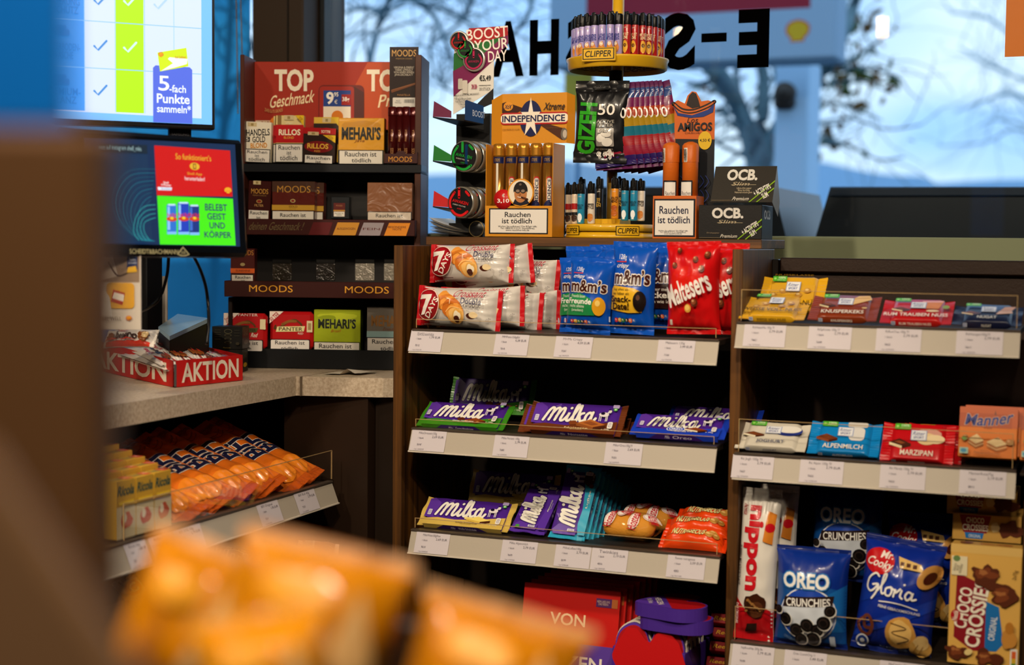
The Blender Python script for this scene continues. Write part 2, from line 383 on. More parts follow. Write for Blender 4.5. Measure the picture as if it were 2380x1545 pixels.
MB().box((0, 0, 0), (lx1 - lx0, .19, .0155), WOODH(), .0008).build('board', e)
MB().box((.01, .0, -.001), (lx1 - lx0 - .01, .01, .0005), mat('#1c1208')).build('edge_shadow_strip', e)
e = thing('metal_shelving_bay', 'brown metal shelving bay with a tall plain back wall, right of the walnut panel', 'shelving', (XM + wt, 2.28, 0))
bm_ = mat('#2c1a0e', .42, .3, 0, .05, 150); W = XR - XM - wt
MB().box((.0, .235, .02), (W + .05, .25, 1.226), bm_, .001).build('back_panel', e)
MB().box((.012, .222, 1.205), (W, .236, 1.229), bm_, .002).build('top_rail', e)
q = MB(); q.box((-.0, .215, .0), (.011, .24, 1.226), mat('#17100a', .4, .5), .001)
for i in range(26): q.box((.0045, .2135, .1 + i * .043), (.0065, .2152, .125 + i * .043), mat('#000000'))
q.build('slotted_post', e)
MB().box((W + .014, .0, .0), (W + .031, .24, .88), WOOD(), .001).build('side_panel', e)
MB().box((0, .02, .02), (W, .21, .40), bm_, .002).build('plinth', e)

RAIL = mat('#b0a697', .45, .0, 0, .05, 400); TAG = mat('#d6ccc8', .6); INK = mat('#3a3440', .7)
def slot(x, z, t0, t1): pass
def shelf(label, x0, x1, zt, depth, tags, riser=.03, M0=None, yf=YF, clearx=None, bev=True):
    """shelf board with its slanted price rail, paper price tags and a low clear riser; local origin at the rail's top left"""
    M = M0 or Matrix.Translation((x0, yf, zt)); W = (x1 - x0); e = thing('shelf', label, 'shelf', M, 'shelves with price rails')
    MB().box((.004, .004, -.014), (W - .004, depth, -.004), mat('#2b241e', .45), .001).build('board', e)
    q = MB(); q.prism([(0.004, -.003), (-.0105, -.040), (-.0085, -.0405), (.008, -.003)], 0, W, RAIL, Matrix(((0, 0, 1, 0), (1, 0, 0, 0), (0, 1, 0, 0), (0, 0, 0, 1))))
    q.box((0, -.0125, -.0415), (W, -.0085, -.0395), mat('#d9cfbf', .3)); q.box((0, .001, -.005), (W, .012, -.002), mat('#4a4038', .3)); q.build('price_rail', e)
    for a, b, T in tags:
        def sf(x, y, ez):   # y: 0 at the bottom
            t = 1 - y / .034; return (a + x, .0035 - .0138 * t - .0009 - ez, -.0045 - .034 * t + 0)
        q = MB(); design(q, [('r', 0, 0, 1, 1, '#cac2c8'), ('t', T[0], .2, .76, .72, .9, '#4c4654'), ('t', T[1], .6, .62, .93, .74, '#4c4654'), ('t', '1 Stück', .2, .57, .36, .65, '#5c5666'), ('t', T[2], .2, .25, .33, .34, '#5c5666'), ('t', '1 kg = ' + T[3] + ' EUR', .14, .04, .42, .11, '#5c5666')], b - a, .034, sf, kind=lambda c: mat(c, .6))
        q.build('price_tag', e)
    q = MB(); g = clear('acrylic'); rx0, rx1 = clearx or (.006, W - .006)
    q.box((rx0, .006, -.003), (rx1, .0075, riser), g); q.build('riser', e, 'clear acrylic lip')
    ed = mat('#b99a6a', .15, 0, 0, 0, 0, .5)
    q = MB(); q.box((rx0, .0058, riser), (rx1, .0077, riser + .0008), ed); q.box((rx0 - .0008, .0058, 0), (rx0, .0077, riser + .0008), ed); q.box((rx1, .0058, 0), (rx1 + .0008, .0077, riser + .0008), ed); q.build('riser_edge', e)
    return e
def tg(px0, px1, py, a, b, c, d, xs): # tag from its two pixel columns
    x0_, x1_ = onY(px0, py, YF).x - xs, onY(px1, py, YF).x - xs; return (x0_, x1_, (a, b, c, d))
xa, xb = onY(957, 765, YF).x, onY(1670, 781, YF).x
shelf('top price rail shelf of the walnut unit, under croissants and snack bags', xa, xb, 1.105, .26, [tg(955, 1030, 790, '7DAYSCroisntVnKak', '1,79 EUR', '70112', '21,06', xa), tg(1152, 1230, 800, 'MMPean150gBtl', '4,39 EUR', '76618', '29,27', xa), tg(1292, 1378, 800, 'M+Ms Crispy', '4,39 EUR', '71267', '34,30', xa), tg(1530, 1616, 810, 'Maltesers 135g', '3,99 EUR', '71360', '29,56', xa)], .014)
shelf('second price rail shelf of the walnut unit, under three purple chocolate bars', xa, xb, .938, .26, [tg(958, 1038, 1020, 'MilkaOrnusein100g', '2,69 EUR', '76747', '26,90', xa), tg(1150, 1230, 1040, 'Milka Noisett 100g', '2,79 EUR', '76480', '27,90', xa), tg(1408, 1494, 1055, 'Milka+Oreo100gTf', '2,69 EUR', '76201', '26,90', xa)], .012)
shelf('third price rail shelf of the walnut unit, with upright purple bars and sponge cakes', xa, xb + .008, .765, .26, [tg(968, 1046, 1255, 'MilkaWeiss100gFlow', '2,69 EUR', '76210', '26,90', xa), tg(1168, 1250, 1275, 'Milka Alpenmilch', '2,79 EUR', '76479', '27,90', xa), tg(1292, 1374, 1290, 'MilkaLuflee100g', '2,79 EUR', '80199', '27,90', xa), tg(1376, 1460, 1295, 'Twinkies', '2,19 EUR', '400166', '28,44', xa), tg(1552, 1640, 1310, 'Reeses nutrageous', '2,59 EUR', '400021', '55,11', xa)], .016)
xc, xd = onY(1712, 745, YF).x, onY(2372, 760, YF).x
shelf('top price rail shelf of the right bay, under four square chocolate flavours', xc, xd, 1.1335, .215, [tg(1730, 1827, 775, 'RitWeissVNu 100g Tf', '2,79 EUR', '76621', '27,90', xc), tg(1880, 1980, 780, 'RitSpKnuke 100g Tf', '2,79 EUR', '76640', '27,90', xc), tg(2037, 2142, 785, 'RitRumTrau 100g Tf', '2,79 EUR', '76635', '27,90', xc), tg(2223, 2332, 790, 'RitNougat100gTf', '2,79 EUR', '76613', '27,90', xc)], .047)
shelf('middle price rail shelf of the right bay, under white, blue and red square chocolate', xc, xd, .930, .215, [tg(1703, 1799, 1080, 'Rit Jogh 100g Tf', '2,79 EUR', '76627', '27,90', xc), tg(1860, 1961, 1095, 'Rit Alpen 100g Tf', '2,79 EUR', '76622', '27,90', xc), tg(2046, 2152, 1105, 'Rit Marzip 100g Tf', '2,79 EUR', '76624', '27,90', xc), tg(2230, 2339, 1120, 'MannerRosa75g', '2,19 EUR', '80216', '29,20', xc)], .050)
shelf('lowest visible price rail shelf, under the biscuit bags of the right bay', xc, xd, .634, .215, [tg(1703, 1800, 1515, 'NipKnusHap 200g Bx', '3,79 EUR', '76184', '18,95', xc), tg(1824, 1922, 1530, 'Oreo CrunchOrig 11', '3,49 EUR', '80311', '31,73', xc), tg(2045, 2150, 1545, 'MrCooky Gloria', '3,29 EUR', '80110', '8,23', xc)], .052)

# ------------------------------------------------------------------ service counter
cz, ct = 1.01, .034
XCt = -1.33; pc = onZ(700, 875, cz); pd = onZ(878, 878, cz)
e = thing('counter_worktop', 'pale grey-beige service counter top beside the walnut shelving', 'worktop', (0, 0, cz))
poly = [(XCt, .9), (XCt + .004, pc.y), (pd.x, pd.y - .003), (XL - .003, 2.34), (XL - .003, 2.78), (-2.6, 2.78), (-2.6, .9)]
MB().prism(poly, -ct, 0, STONE()).build('slab', e)
MB().box((pc.x - .0005, pc.y - .004, -ct), (pc.x + .0008, pc.y + .45, .0003), mat('#6f604f')).build('joint', e)
e = thing('counter_cabinet', 'dark brown counter base with plain panels below the worktop corner', 'cabinet', (-1.33, 2.3, 0))
bd = mat('#24160b', .45)
MB().box((-.045, .02, 0), (.125, .40, cz - ct - .001), bd, .001).build('corner_panel', e)
MB().box((.127, .045, 0), (XL + 1.33 - .002, .40, cz - ct - .001), mat('#1d1209', .45), .001).build('filler_panel', e)
MB().box((-1.2, .42, 0), (-.05, .45, cz - ct - .001), DARK()).build('rear_panel', e)
MB().box((-.5, -1.4, 0), (-.47, .42, cz - ct - .001), DARK()).build('inner_panel', e)
MB().box((-.46, -.62, .0), (-.03, -.60, cz - ct - .001), mat('#8f8272', .5)).build('divider_panel', e)
# shelf under the counter (runs along Y)
XS = -1.25; RY = Matrix(((0, -1, 0, XS), (1, 0, 0, 0), (0, 0, 1, 0), (0, 0, 0, 1)))
sy0, sy1 = onX(278, 1265, XS).y, onX(775, 1113, XS).y
def tgx(px0, px1, py, a, b, c, d):
    y0_, y1_ = onX(px0, py, XS).y - sy0 + .12, onX(px1, py, XS).y - sy0 + .12; return (y0_, y1_, (a, b, c, d))
M0 = RY.copy(); M0.translation = V((XS, sy0 - .12, .832))
shelf('price rail shelf below the counter, under the orange sausage snack bags', 0, sy1 - sy0 + .12, 0, .40, [tgx(290, 338, 1280, 'Ricola 50g', '1,89 €', '73321', '37,80'), tgx(345, 400, 1260, 'RicZitro 50g', '1,89 €', '73318', '37,80'), tgx(405, 466, 1240, 'BiFi XXL 40g', '2,79 EUR', '73200', '69,75'), tgx(597, 646, 1180, 'BiFi Original', '1,95 EUR', '73214', '85,00'), tgx(684, 731, 1165, 'BiFi Roll 45g', '2,79 EUR', '73233', '62,00')], .050, M0, clearx=(.14, sy1 - sy0 + .125))
e = thing('shelf', 'low dark shelf board near the floor under the counter', 'shelf', (XS - .38, 1.3, .60)); MB().box((0, 0, -.02), (.38, .97, 0), mat('#2b241e', .45), .001).build('board', e)
# roller blind and bead chains
e = thing('roller_blind', 'blue backlit roller blind in the left window behind the screens', 'blind', (-2.7, 2.80, .93))
bl = bpy.data.materials.new('blind_fabric'); bl.use_nodes = True; nt = bl.node_tree; nt.nodes.clear()
o_ = N(nt, 'ShaderNodeOutputMaterial'); tr = N(nt, 'ShaderNodeBsdfTranslucent'); tp = N(nt, 'ShaderNodeBsdfTransparent'); mx = N(nt, 'ShaderNodeMixShader'); df = N(nt, 'ShaderNodeBsdfDiffuse'); mx2 = N(nt, 'ShaderNodeMixShader')
tr.inputs[0].default_value = (.16, .5, .72, 1); df.inputs[0].default_value = (.05, .2, .3, 1); tp.inputs[0].default_value = (.22, .66, .86, 1); wv = N(nt, 'ShaderNodeTexWave'); wv.inputs['Scale'].default_value = 130; wv.bands_direction = 'Z'; tcb = N(nt, 'ShaderNodeTexCoord')
mr = N(nt, 'ShaderNodeMapRange'); mr.inputs['To Min'].default_value = .45; mr.inputs['To Max'].default_value = .8
for a, b in ((tcb.outputs['Object'], wv.inputs[0]), (wv.outputs['Fac'], mr.inputs[0]), (mr.outputs[0], mx.inputs[0]), (tr.outputs[0], mx.inputs[1]), (tp.outputs[0], mx.inputs[2]), (mx.outputs[0], mx2.inputs[1]), (df.outputs[0], mx2.inputs[2]), (mx2.outputs[0], o_.inputs[0])): nt.links.new(a, b)
mx2.inputs[0].default_value = .15
MB().box((0, 0, 0), (xm0 + 2.7 - .005, .001, 1.52), bl).build('fabric', e); MB().box((0, -.004, -.012), (xm0 + 2.7 - .005, .006, 0), mat('#cfd6da', .4), .002).build('bottom_bar', e)
for pa, pb, lb in (((549, 0), (553, 262), 'left bead chain hanging beside the blind'), ((559, 0), (566, 262), 'right bead chain hanging beside the blind')):
    q = MB(); a = onY(pa[0], pa[1] - 20, 2.76); b = onY(pb[0], pb[1], 2.76); n = 60
    for i in range(n):
        p = a.lerp(b, i / (n - 1)); q.lathe([(0, -.0022), (.0019, -.0011), (.0019, .0011), (0, .0022)], mat('#8f8576', .3, .8), 6, p)
    q.tube([a, b], .0005, mat('#6b6256'), 4); tag(q.build('bead_chain'), lb, 'chain', 'bead chains of the blind')

# ------------------------------------------------------------------ packaging builders
def nz(x, y, s): return noise.noise(V((x, y, s)))
def bag(e, w, h, t, m, axis='v', seal=.08, seed=0, sealm=None, wr=1.0, taper=0, n=40, only=None, back=.35):
    """pillow bag; seal plane is z=0, bulges to +t. Returns the surface function for prints"""
    sealm = sealm or m
    def g(a):
        d = min(a, 1 - a)
        if d <= seal: return 0, 0
        s = (d - seal) / (.5 - seal); return max(0, 1 - (1 - s) ** 2.6) ** .6, s
    def S(x, y, ez=0, k=1.0):
        u, v = x / w, y / h; a, b = (v, u) if axis == 'v' else (u, v); G, s = g(a); pr = max(0, 1 - abs(2 * b - 1) ** 2.6) ** .6
        z = t * G * pr * (1 - .25 * taper * (a - .5))
        if G: z += pr * wr * (.0035 * nz(x * 26, y * 26, seed) + .0016 * nz(x * 70, y * 50, seed + 5)) * min(1, s * 5) + wr * pr * .0016 * math.sin(b * 34 + 3 * nz(a * 4, b * 3, seed)) * math.exp(-s * 5) * min(1, s * 12)
        else: z += .0004 * math.sin(a * (h if axis == 'v' else w) * 3200) + wr * .0025 * nz(b * 5, a * 2, seed + 9) * (1 if min(a, 1 - a) < seal * .9 else 0)
        q = (b - .5) * (1 - .07 * G) + .5 + .006 * nz(a * 5, b, seed + 2)
        xx, yy = (q * w, y) if axis == 'v' else (x, q * h)
        return (xx, yy, z * k + (.0006 + ez * 1.6 if k > 0 else -.0006))
    lo, hi = seal * .98, 1 - seal * .98
    R_ = (lambda u, v: (u * w, (lo + v * (hi - lo)) * h)) if axis == 'v' else (lambda u, v: ((lo + u * (hi - lo)) * w, v * h))
    q = MB(); q.grid(lambda u, v: S(*R_(u, v)), n, n, m); q.grid(lambda u, v: S(*R_(1 - u, v), k=-back), n // 2, n // 2, m); q.build('wrapper', e)
    for z0, z1 in ((0, lo), (hi, 1)):
        R2 = (lambda u, v: (u * w, (z0 + v * (z1 - z0)) * h)) if axis == 'v' else (lambda u, v: ((z0 + v * (z1 - z0)) * w, (1 - u if 0 else u) * h))
        q = MB(); f = lambda u, v, k: (lambda p: p)(S(*R2(u, v), k=k))
        q.grid(lambda u, v: f(u, v, 1), n, 8, sealm, True); q.grid(lambda u, v: f(1 - u, v, -.9), n, 8, sealm, True); q.build('crimped_seal', e)
    return S
def bar(e, w, h, t, m, em, end=.012, seed=0, rid=True):
    """flow wrapped bar lying face out: front face at z=0, back at z=-t, crimped flat ends left and right"""
    def sec(x):   # thickness, inset
        d = min(x, w - x)
        if d < end: return .0012, .0
        s = min(1, (d - end) / .007); return .0012 + (t - .0012) * s ** .6, .0015 * s
    xs = [end, end + .002, end + .0045, end + .0075] + [end + .0075 + (w - 2 * end - .015) * i / 8 for i in range(1, 8)] + [w - end - .0075, w - end - .0045, w - end - .002, w - end]
    def ring(x, th, ins):
        cz = -t / 2; a = th / 2; r = min(.0022, a * .9); pts = []
        for sy, sz, s0 in ((1, 1, 0), (0, 1, 1), (0, 0, 2), (1, 0, 3)):
            cy = (h - ins - r) if sy else (ins + r); c2 = cz + (a - r if sz else -(a - r))
            for k in range(3): an = PI / 2 * (s0 + k / 2); pts.append(V((x, cy + r * math.cos(an), c2 + r * math.sin(an))))
        return pts
    vs = []; K = 12
    for i, x in enumerate(xs):
        th, ins = sec(x); R = ring(x, th, ins)
        for p in R: p.y += .0010 * nz(x * 40, p.z * 90, seed); p.z += .0004 * nz(x * 60, p.y * 60, seed) if th < t * .9 else 0
        vs += R
    fs = [(i * K + j, (i + 1) * K + j, (i + 1) * K + (j + 1) % K, i * K + (j + 1) % K) for i in range(len(xs) - 1) for j in range(K)]
    MB().add([tuple(p) for p in vs], fs, m, True).build('wrapper', e)
    for a, b in ((0, end), (w - end, w)):
        q = MB()
        def f(u, v, s):
            x = a + (b - a) * u; fl = (1 - u if a == 0 else u)
            return (x, h * (v * (1 + .05 * fl) - .025 * fl), -t / 2 + s * .0006 + .0005 * math.sin(v * h * 2600) + .004 * fl * nz(v * 3, seed, 1) + (.0015 * fl))
        q.grid(lambda u, v: f(u, v, 1), 6, 40, em); q.grid(lambda u, v: f(1 - u, v, -1), 6, 20, em); q.build('crimped_end', e)
def pack(e, w, h, d, m, ops=None, bev=.0012, part='carton', side=None, top=None, bot=None, kind=None, left=None):
    MB().box((0, 0, -d), (w, h, 0), m, bev).build(part, e)
    q = MB()
    if ops: design(q, ops, w, h, kind=kind)
    if side: design(q, side, d, h, lambda x, y, ez: (w + ez, y, -x), kind=kind)
    if left: design(q, left, d, h, lambda x, y, ez: (-ez, y, -d + x), kind=kind)
    if top: design(q, top, w, d, lambda x, y, ez: (x, h + ez, -y), kind=kind)
    if bot: design(q, bot, w, d, lambda x, y, ez: (x, -ez, -d + y), kind=kind)
    if q.v: q.build('printed_design', e)
WARN2 = lambda b=.0, t=.35, l1='Rauchen ist', l2='tödlich': [('r', .0, b, 1, b + t, '#141414'), ('r', .02, b + .008, .98, b + t - .02, '#e8e2d8'), ('t', l1, .17, b + t * .52, .83, b + t * .86, '#151515', {'b': .01}), ('t', l2, .3, b + t * .1, .72, b + t * .42, '#151515', {'b': .01})]
WARN3 = lambda b, t: [('r', 0, b, 1, b + t, '#141414'), ('r', .03, b + .01, .97, b + t - .02, '#e8e2d8'), ('t', 'Rauchen', .12, b + t * .66, .88, b + t * .9, '#151515', {'b': .01}), ('t', 'ist', .42, b + t * .4, .58, b + t * .6, '#151515', {'b': .01}), ('t', 'tödlich', .18, b + t * .1, .8, b + t * .35, '#151515', {'b': .01})]
def blob(cx, cy, rx, ry, col, seed=1, n=18, rough=.3):
    return ('p', [(cx + rx * math.cos(2 * PI * i / n) * (1 + rough * nz(math.cos(2 * PI * i / n) * 1.5, math.sin(2 * PI * i / n) * 1.5, seed)), cy + ry * math.sin(2 * PI * i / n) * (1 + rough * nz(math.cos(2 * PI * i / n) * 1.5, math.sin(2 * PI * i / n) * 1.5, seed))) for i in range(n)], col)
def nut(cx, cy, r, ry=None, c='#8a4a1c', hi='#c98a4a'): ry = ry or r; return [('e', cx, cy, r, ry, c), ('e', cx - r * .2, cy + ry * .25, r * .5, ry * .45, hi), ('e', cx - r * .3, cy + ry * .4, r * .2, ry * .18, '#ecc08a')]
def choc(cx, cy, s, sy, c='#6a3216', f='#e8c890'):
    return [('p', [(cx - s, cy), (cx + s * .2, cy - sy * .5), (cx + s, cy - sy * .1), (cx - s * .1, cy + sy * .6)], c), ('p', [(cx - s, cy), (cx + s * .2, cy - sy * .5), (cx + s * .2, cy - sy * .9), (cx - s, cy - sy * .4)], f), ('p', [(cx + s * .2, cy - sy * .5), (cx + s, cy - sy * .1), (cx + s, cy - sy * .5), (cx + s * .2, cy - sy * .9)], '#4a200e'), ('p', [(cx - s * .55, cy + sy * .05), (cx + s * .1, cy - sy * .25), (cx + s * .5, cy - sy * .05), (cx - s * .1, cy + sy * .3)], '#8c4a24')]

# ------------------------------------------------------------------ long purple chocolate bars
PUR = '#4b2390'
def purple_ops(c2, c2d, flav, pic, fcol='#f4f0e0', vert=False):
    o = [('p', [(.06, 0), (.94, 0), (.94, .42), (.8, .36), (.62, .27), (.4, .22), (.2, .26), (.06, .20)], c2), ('p', [(.05, .26), (.16, .24), (.22, .34), (.18, .8), (.1, .95), (.05, .9)], '#5f35a8'), ('p', [(.2, .75), (.32, .93), (.3, .6)], '#7350b4')]
    o += [('s', 'milka', .17, .30, .71, .92, '#f3efe4', {'w': .125, 'o': '#39196f'})]
    o += pic
    o += [('t', flav, .42, .10, .66, .15, fcol, {'b': .02}), ('t', 'Alpenmilch Schokolade', .48, .055, .6, .085, fcol), ('t', '℮ 100g', .80, .08, .88, .14, '#f4f0e0'), ('r', .085, .30, .125, .50, '#e8e4f0', .2), ('t', '100%', .09, .42, .12, .47, PUR), ('t', 'ALPEN', .09, .36, .12, .40, PUR), ('t', 'MILCH', .09, .32, .12, .35, PUR), ('r', .855, .14, .905, .36, '#efeade', .3), ('t', 'ALPEN\nMILCH', .865, .18, .895, .32, PUR),
          ('r', .865, .82, .93, .93, '#b9a8d8', .2), ('e', .897, .77, .022, .05, '#3f9a3c'), ('e', .897, .77, .012, .028, '#bfe0b0'),
          *[('l', [(u, .54), (u + .003, .36)], .022, '#ddd6dc') for u in (.755, .772, .822, .836)], ('e', .797, .57, .05, .075, '#e8e2e2'), ('e', .852, .68, .016, .055, '#e8e2e2'), ('l', [(.83, .6), (.848, .68)], .05, '#e8e2e2'), ('e', .785, .60, .022, .045, '#1b1030'), ('e', .848, .73, .014, .02, '#1b1030')]
    return o
def purple_bar(name, label, M, w, h, c2, flav, pic, seed=0, fc='#f4f0e0', wrapc=PUR, endc=None):
    e = thing('chocolate_bar', label, 'chocolate', M); t = .0105
    bar(e, w, h, t, foil(wrapc), foil(endc or c2), .011, seed)
    q = MB(); kd = lambda c: mat(c, .3, 0, 0, .3, 22, .25)
    design(q, purple_ops(c2, c2, flav, pic, fc), w, h, kind=kd)
    design(q, [('r', .07, 0, .93, 1, c2), ('p', [(.2, 0), (.3, 1), (.68, 1), (.78, 0)], '#3a1c70'), ('t', flav, .46, .2, .66, .75, '#efe6f5'), ('t', 'Milka', .38, .2, .43, .75, '#efe6f5', {'s': .3})], w, t, lambda x, y, ez: (x, -ez, -t + y), kind=kd)
    q.build('printed_design', e); return e
nutpic = [blob(.49, .27, .045, .07, '#5c2412', 3)] + choc(.66, .24, .12, .16, '#8a3a16', '#7a3014') + nut(.56, .17, .02, .035, '#b06a20') + nut(.62, .14, .02, .035, '#b06a20') + nut(.7, .14, .018, .03, '#b06a20') + nut(.82, .24, .014, .02)
def PLY(d): return vplane((0, YF + d, 0), 0)
fr = PLY(.03)
M, w, h = fit(fr, 966, 983, 1168, 930, 58)
MK1 = purple_bar('', 'purple chocolate bar with green ends and whole hazelnuts, second shelf left', M, w, h, '#3d8a1e', 'Ganze Haselnüsse', nutpic, 1)
B2, wb2, hb2 = fit(fr, 1217, 997, 1441, 930, 44)
MK2 = purple_bar('', 'purple chocolate bar with brown ends and hazelnut cream, front one of its stack', B2, wb2, hb2, '#6a3316', 'Noisette', [blob(.49, .30, .045, .08, '#7a3c1a', 4)] + choc(.68, .30, .15, .24, '#b0662c', '#8a4c22'), 2, '#f2d9a0')
for i in range(7):
    copy_thing(MK2, shift(B2, -.0105 * min(i + 1, 2) * (1.6 if i < 1 else 1) + .004 * i, .003 * (i + 1), -.0125 * (i + 1)), 'brown-ended purple bar, %s in its stack from the front' % ORD[i + 1], 'brown-ended purple bars stacked on the second shelf')
M, w, h = fit(fr, 1462, 1003, 1683, 958, 60)
MK3 = purple_bar('', 'purple chocolate bar with bright blue ends and dark cookie filling', M, w, h, '#1c3fc0', 'Oreo', [('r', .38, .15, .58, .32, '#f2f4f8', .5), ('r', .39, .165, .57, .305, '#1a48c8', .5), ('t', 'OREO', .41, .19, .55, .28, '#ffffff', {'b': .03})] + choc(.69, .26, .12, .16, '#8a3a16', '#e8dcc0'), 3)
M, w, h = fit(fr, 968, 1214, 1178, 1152, 50)
MK4 = purple_bar('', 'purple chocolate bar with cream yellow ends and white chocolate pieces, third shelf', M, w, h, '#d9b95a', 'Weiße Schokolade', [('r', .5, .26, .58, .34, '#efd98a', .4)] + choc(.66, .28, .13, .17, '#f0d870', '#dcb850')[:3], 4, '#5a3a10')
# dark upright bars leaning at the back of the shelves
for (src, x0, y0, x1, yt, dd, ln, lb) in ((MK1, 1040, 955, 1215, 893, .15, 20, 'shaded purple bar standing behind the green-ended bar'), (MK3, 1545, 985, 1735, 938, .12, 58, 'shaded purple bar lying behind the blue-ended bar'), (MK4, 1085, 1165, 1215, 1118, .15, 25, 'dark purple bar with pale end standing behind the yellow-ended one')):
    M, w2, h2 = fit(PLY(dd), x0, y0, x1, yt, ln); M = M @ Matrix.Diagonal((1, 1, 1, 1)); copy_thing(src, M, lb, 'purple bars in the shade at the back')
def vert_bar(label, x0, y0, x1, yt, ln, c2, flav, pic, seed, roll=0, d=.03, endc=None):
    M, w, h = fit(PLY(d), x0, y0, x1, yt, ln, roll=roll); M2 = M @ Matrix.Translation((w, 0, 0)) @ Matrix.Rotation(PI / 2, 4, 'Z'); return purple_bar('', label, M2, h, w, c2, flav, pic, seed, endc=endc), M2, w, h
MK5, *_ = vert_bar('all purple milk chocolate bar standing on end, left of the pale blue ones', 1182, 1231, 1262, 1118, 50, '#5b33a8', 'Alpenmilch', [('e', .08, .8, .03, .06, '#4a9a40')], 5, -4)
MK6, M6, w6, h6 = vert_bar('upright purple bar with pale blue edge and chocolate curls, front of its row', 1274, 1247, 1355, 1078, 34, '#2fa8cc', 'Luflée', [blob(.82, .22, .10, .16, '#4a2210', 2), blob(.72, .12, .03, .06, '#6a3216', 5)], 6, -2)
for i in range(7):
    copy_thing(MK6, M6 @ Matrix.Translation((.0015 * i, -.004 * (i + 1), -.0125 * (i + 1))), '%s purple bar with pale blue edge in the upright row' % ORD[i + 1], 'pale blue edged upright bars')

# ------------------------------------------------------------------ square chocolate bars
def square_bar(label, M, w, h, col, name, pic, tc='#f4ecdc', seed=0, edge=None, namev=.16, ends=None, cls=None):
    e = thing('square_chocolate', label, 'chocolate', M); t = .0135
    bar(e, w, h, t, foil(col, .25, 18), foil(ends or col, .5, 30), .014, seed)
    kd = lambda c: mat(c, .32, 0, 0, .25, 18, .25); q = MB()
    o = pic + [('r', .40, .50, .62, .78, '#8c9fd0'), ('r', .41, .51, .61, .77, '#eceef2'), ('t', 'Ritter', .43, .64, .59, .74, '#1f3f90', {'s': .25}), ('t', 'SPORT', .44, .55, .58, .61, '#1f3f90', {'b': .02}), ('r', .17, .78, .39, .93, '#4fae2c', .15), ('e', .205, .855, .02, .035, '#9fdc70'), ('t', '100%', .26, .85, .37, .91, '#e8f4d0', {'b': .02}), ('t', 'zertifizierter Kakao', .24, .80, .37, .83, '#e8f4d0'), ('t', name, .5 - .028 * len(name), namev - .07, .5 + .028 * len(name), namev + .07, tc, {'b': .025})]
    if cls: o += [('t', cls, .2, .93, .8, .98, '#7a5a10')]
    design(q, o, w, h, kind=kd)
    design(q, [('r', .16, .3, .22, .78, '#c9cede'), ('t', 'Ritter\nSPORT', .165, .38, .215, .72, '#1f3f90'), ('t', name, .5 - .014 * len(name), .36, .5 + .014 * len(name), .68, tc, {'b': .02})], w, t, lambda x, y, ez: (x, -ez, -t + y), kind=kd)
    q.build('printed_design', e); return e
rp_ = PLY(.022)
nutsY = [('r', .16, .32, .84, .74, '#d9a52e')] + sum([nut(.22 + .13 * i, .42 + .12 * ((i * 7) % 3), .055, .07, '#c08a3a', '#eccb80') for i in range(5)], [])
M, w, h = fit(rp_, 1716, 731, 1868, 684, 66)
SQ1 = square_bar('yellow square chocolate with whole nuts at the front left of the top right shelf', M, w, h * 1.0, '#e0a91c', 'WEISSE VOLL-NUSS', nutsY, '#4a3208', 1, cls='NUSSKLASSE')
copy_thing(SQ1, M @ Matrix.Translation((.018, .045, -.012)) @ Matrix.Rotation(math.radians(22), 4, 'X'), 'second yellow square chocolate sticking out behind the front yellow one', 'yellow square chocolates')
cookie = choc(.25, .52, .12, .16, '#5c2c14', '#ecd6a0') + [('p', [(.5, .6), (.68, .9), (.84, .92), (.88, .75), (.6, .5)], '#e2b878'), ('l', [(.52, .62), (.64, .78), (.84, .82)], .02, '#b98a48'), ('e', .8, .38, .04, .03, '#e2b878')]
M, w, h = fit(rp_, 1876, 734, 2036, 682, 60)
SQ2 = square_bar('reddish brown square chocolate with butter biscuit, second from the walnut panel', M, w, h, '#8a3614', 'KNUSPERKEKS', cookie, seed=2)
M, w, h = fit(rp_, 2044, 741, 2210, 692, 62)
SQ3 = square_bar('bright red square chocolate with rum, raisin and nut, third on the top right shelf', M, w, h, '#c01418', 'RUM TRAUBEN NUSS', choc(.27, .50, .13, .16) + [('p', [(.55, .85), (.86, .88), (.8, .5), (.62, .5)], '#d9802a'), ('p', [(.55, .85), (.86, .88), (.84, .8), (.57, .78)], '#e8a8a0'), ('e', .72, .4, .09, .05, '#ecd0a0'), ('e', .9, .58, .05, .08, '#8aa030')], seed=3)
M, w, h = fit(rp_, 2212, 745, 2374, 704, 65)
SQ4 = square_bar('navy blue square chocolate with nougat blocks at the right end of the top shelf', M, w, h, '#141a3a', 'NUGAT', choc(.26, .48, .14, .16) + [('p', [(.66, .55), (.74, .8), (.9, .82), (.84, .58)], '#c8906a'), ('p', [(.62, .38), (.66, .55), (.84, .6), (.86, .46)], '#e0b090')], '#e8e0d0', seed=4)
M, w, h = fit(rp_, 1706, 1033, 1870, 975, 54)
SQ5 = square_bar('off-white square yoghurt chocolate on the middle right shelf, beside the walnut panel', M, w, h, '#d9d2c2', 'JOGHURT', choc(.24, .48, .15, .15, '#7a4226', '#f0e6c8') + [('e', .72, .64, .2, .2, '#2b3a8a'), ('e', .72, .69, .18, .14, '#ece8de')], '#33406a', seed=5)
M, w, h = fit(rp_, 1874, 1046, 2040, 974, 46)
SQ6 = square_bar('sky blue square alpine milk chocolate, second on the middle right shelf', M, w, h, '#0f86d0', 'ALPENMILCH', choc(.26, .46, .15, .18, '#7a3a1e', '#8a4a2a') + [('r', .56, .38, .78, .8, '#e2e0dc', .3), ('r', .53, .8, .81, .95, '#cfcac2', .3)], seed=6)
copy_thing(SQ6, M @ Matrix.Translation((.012, .005, -.015)), 'sky blue square chocolate hidden behind the front blue one', 'sky blue square chocolates')
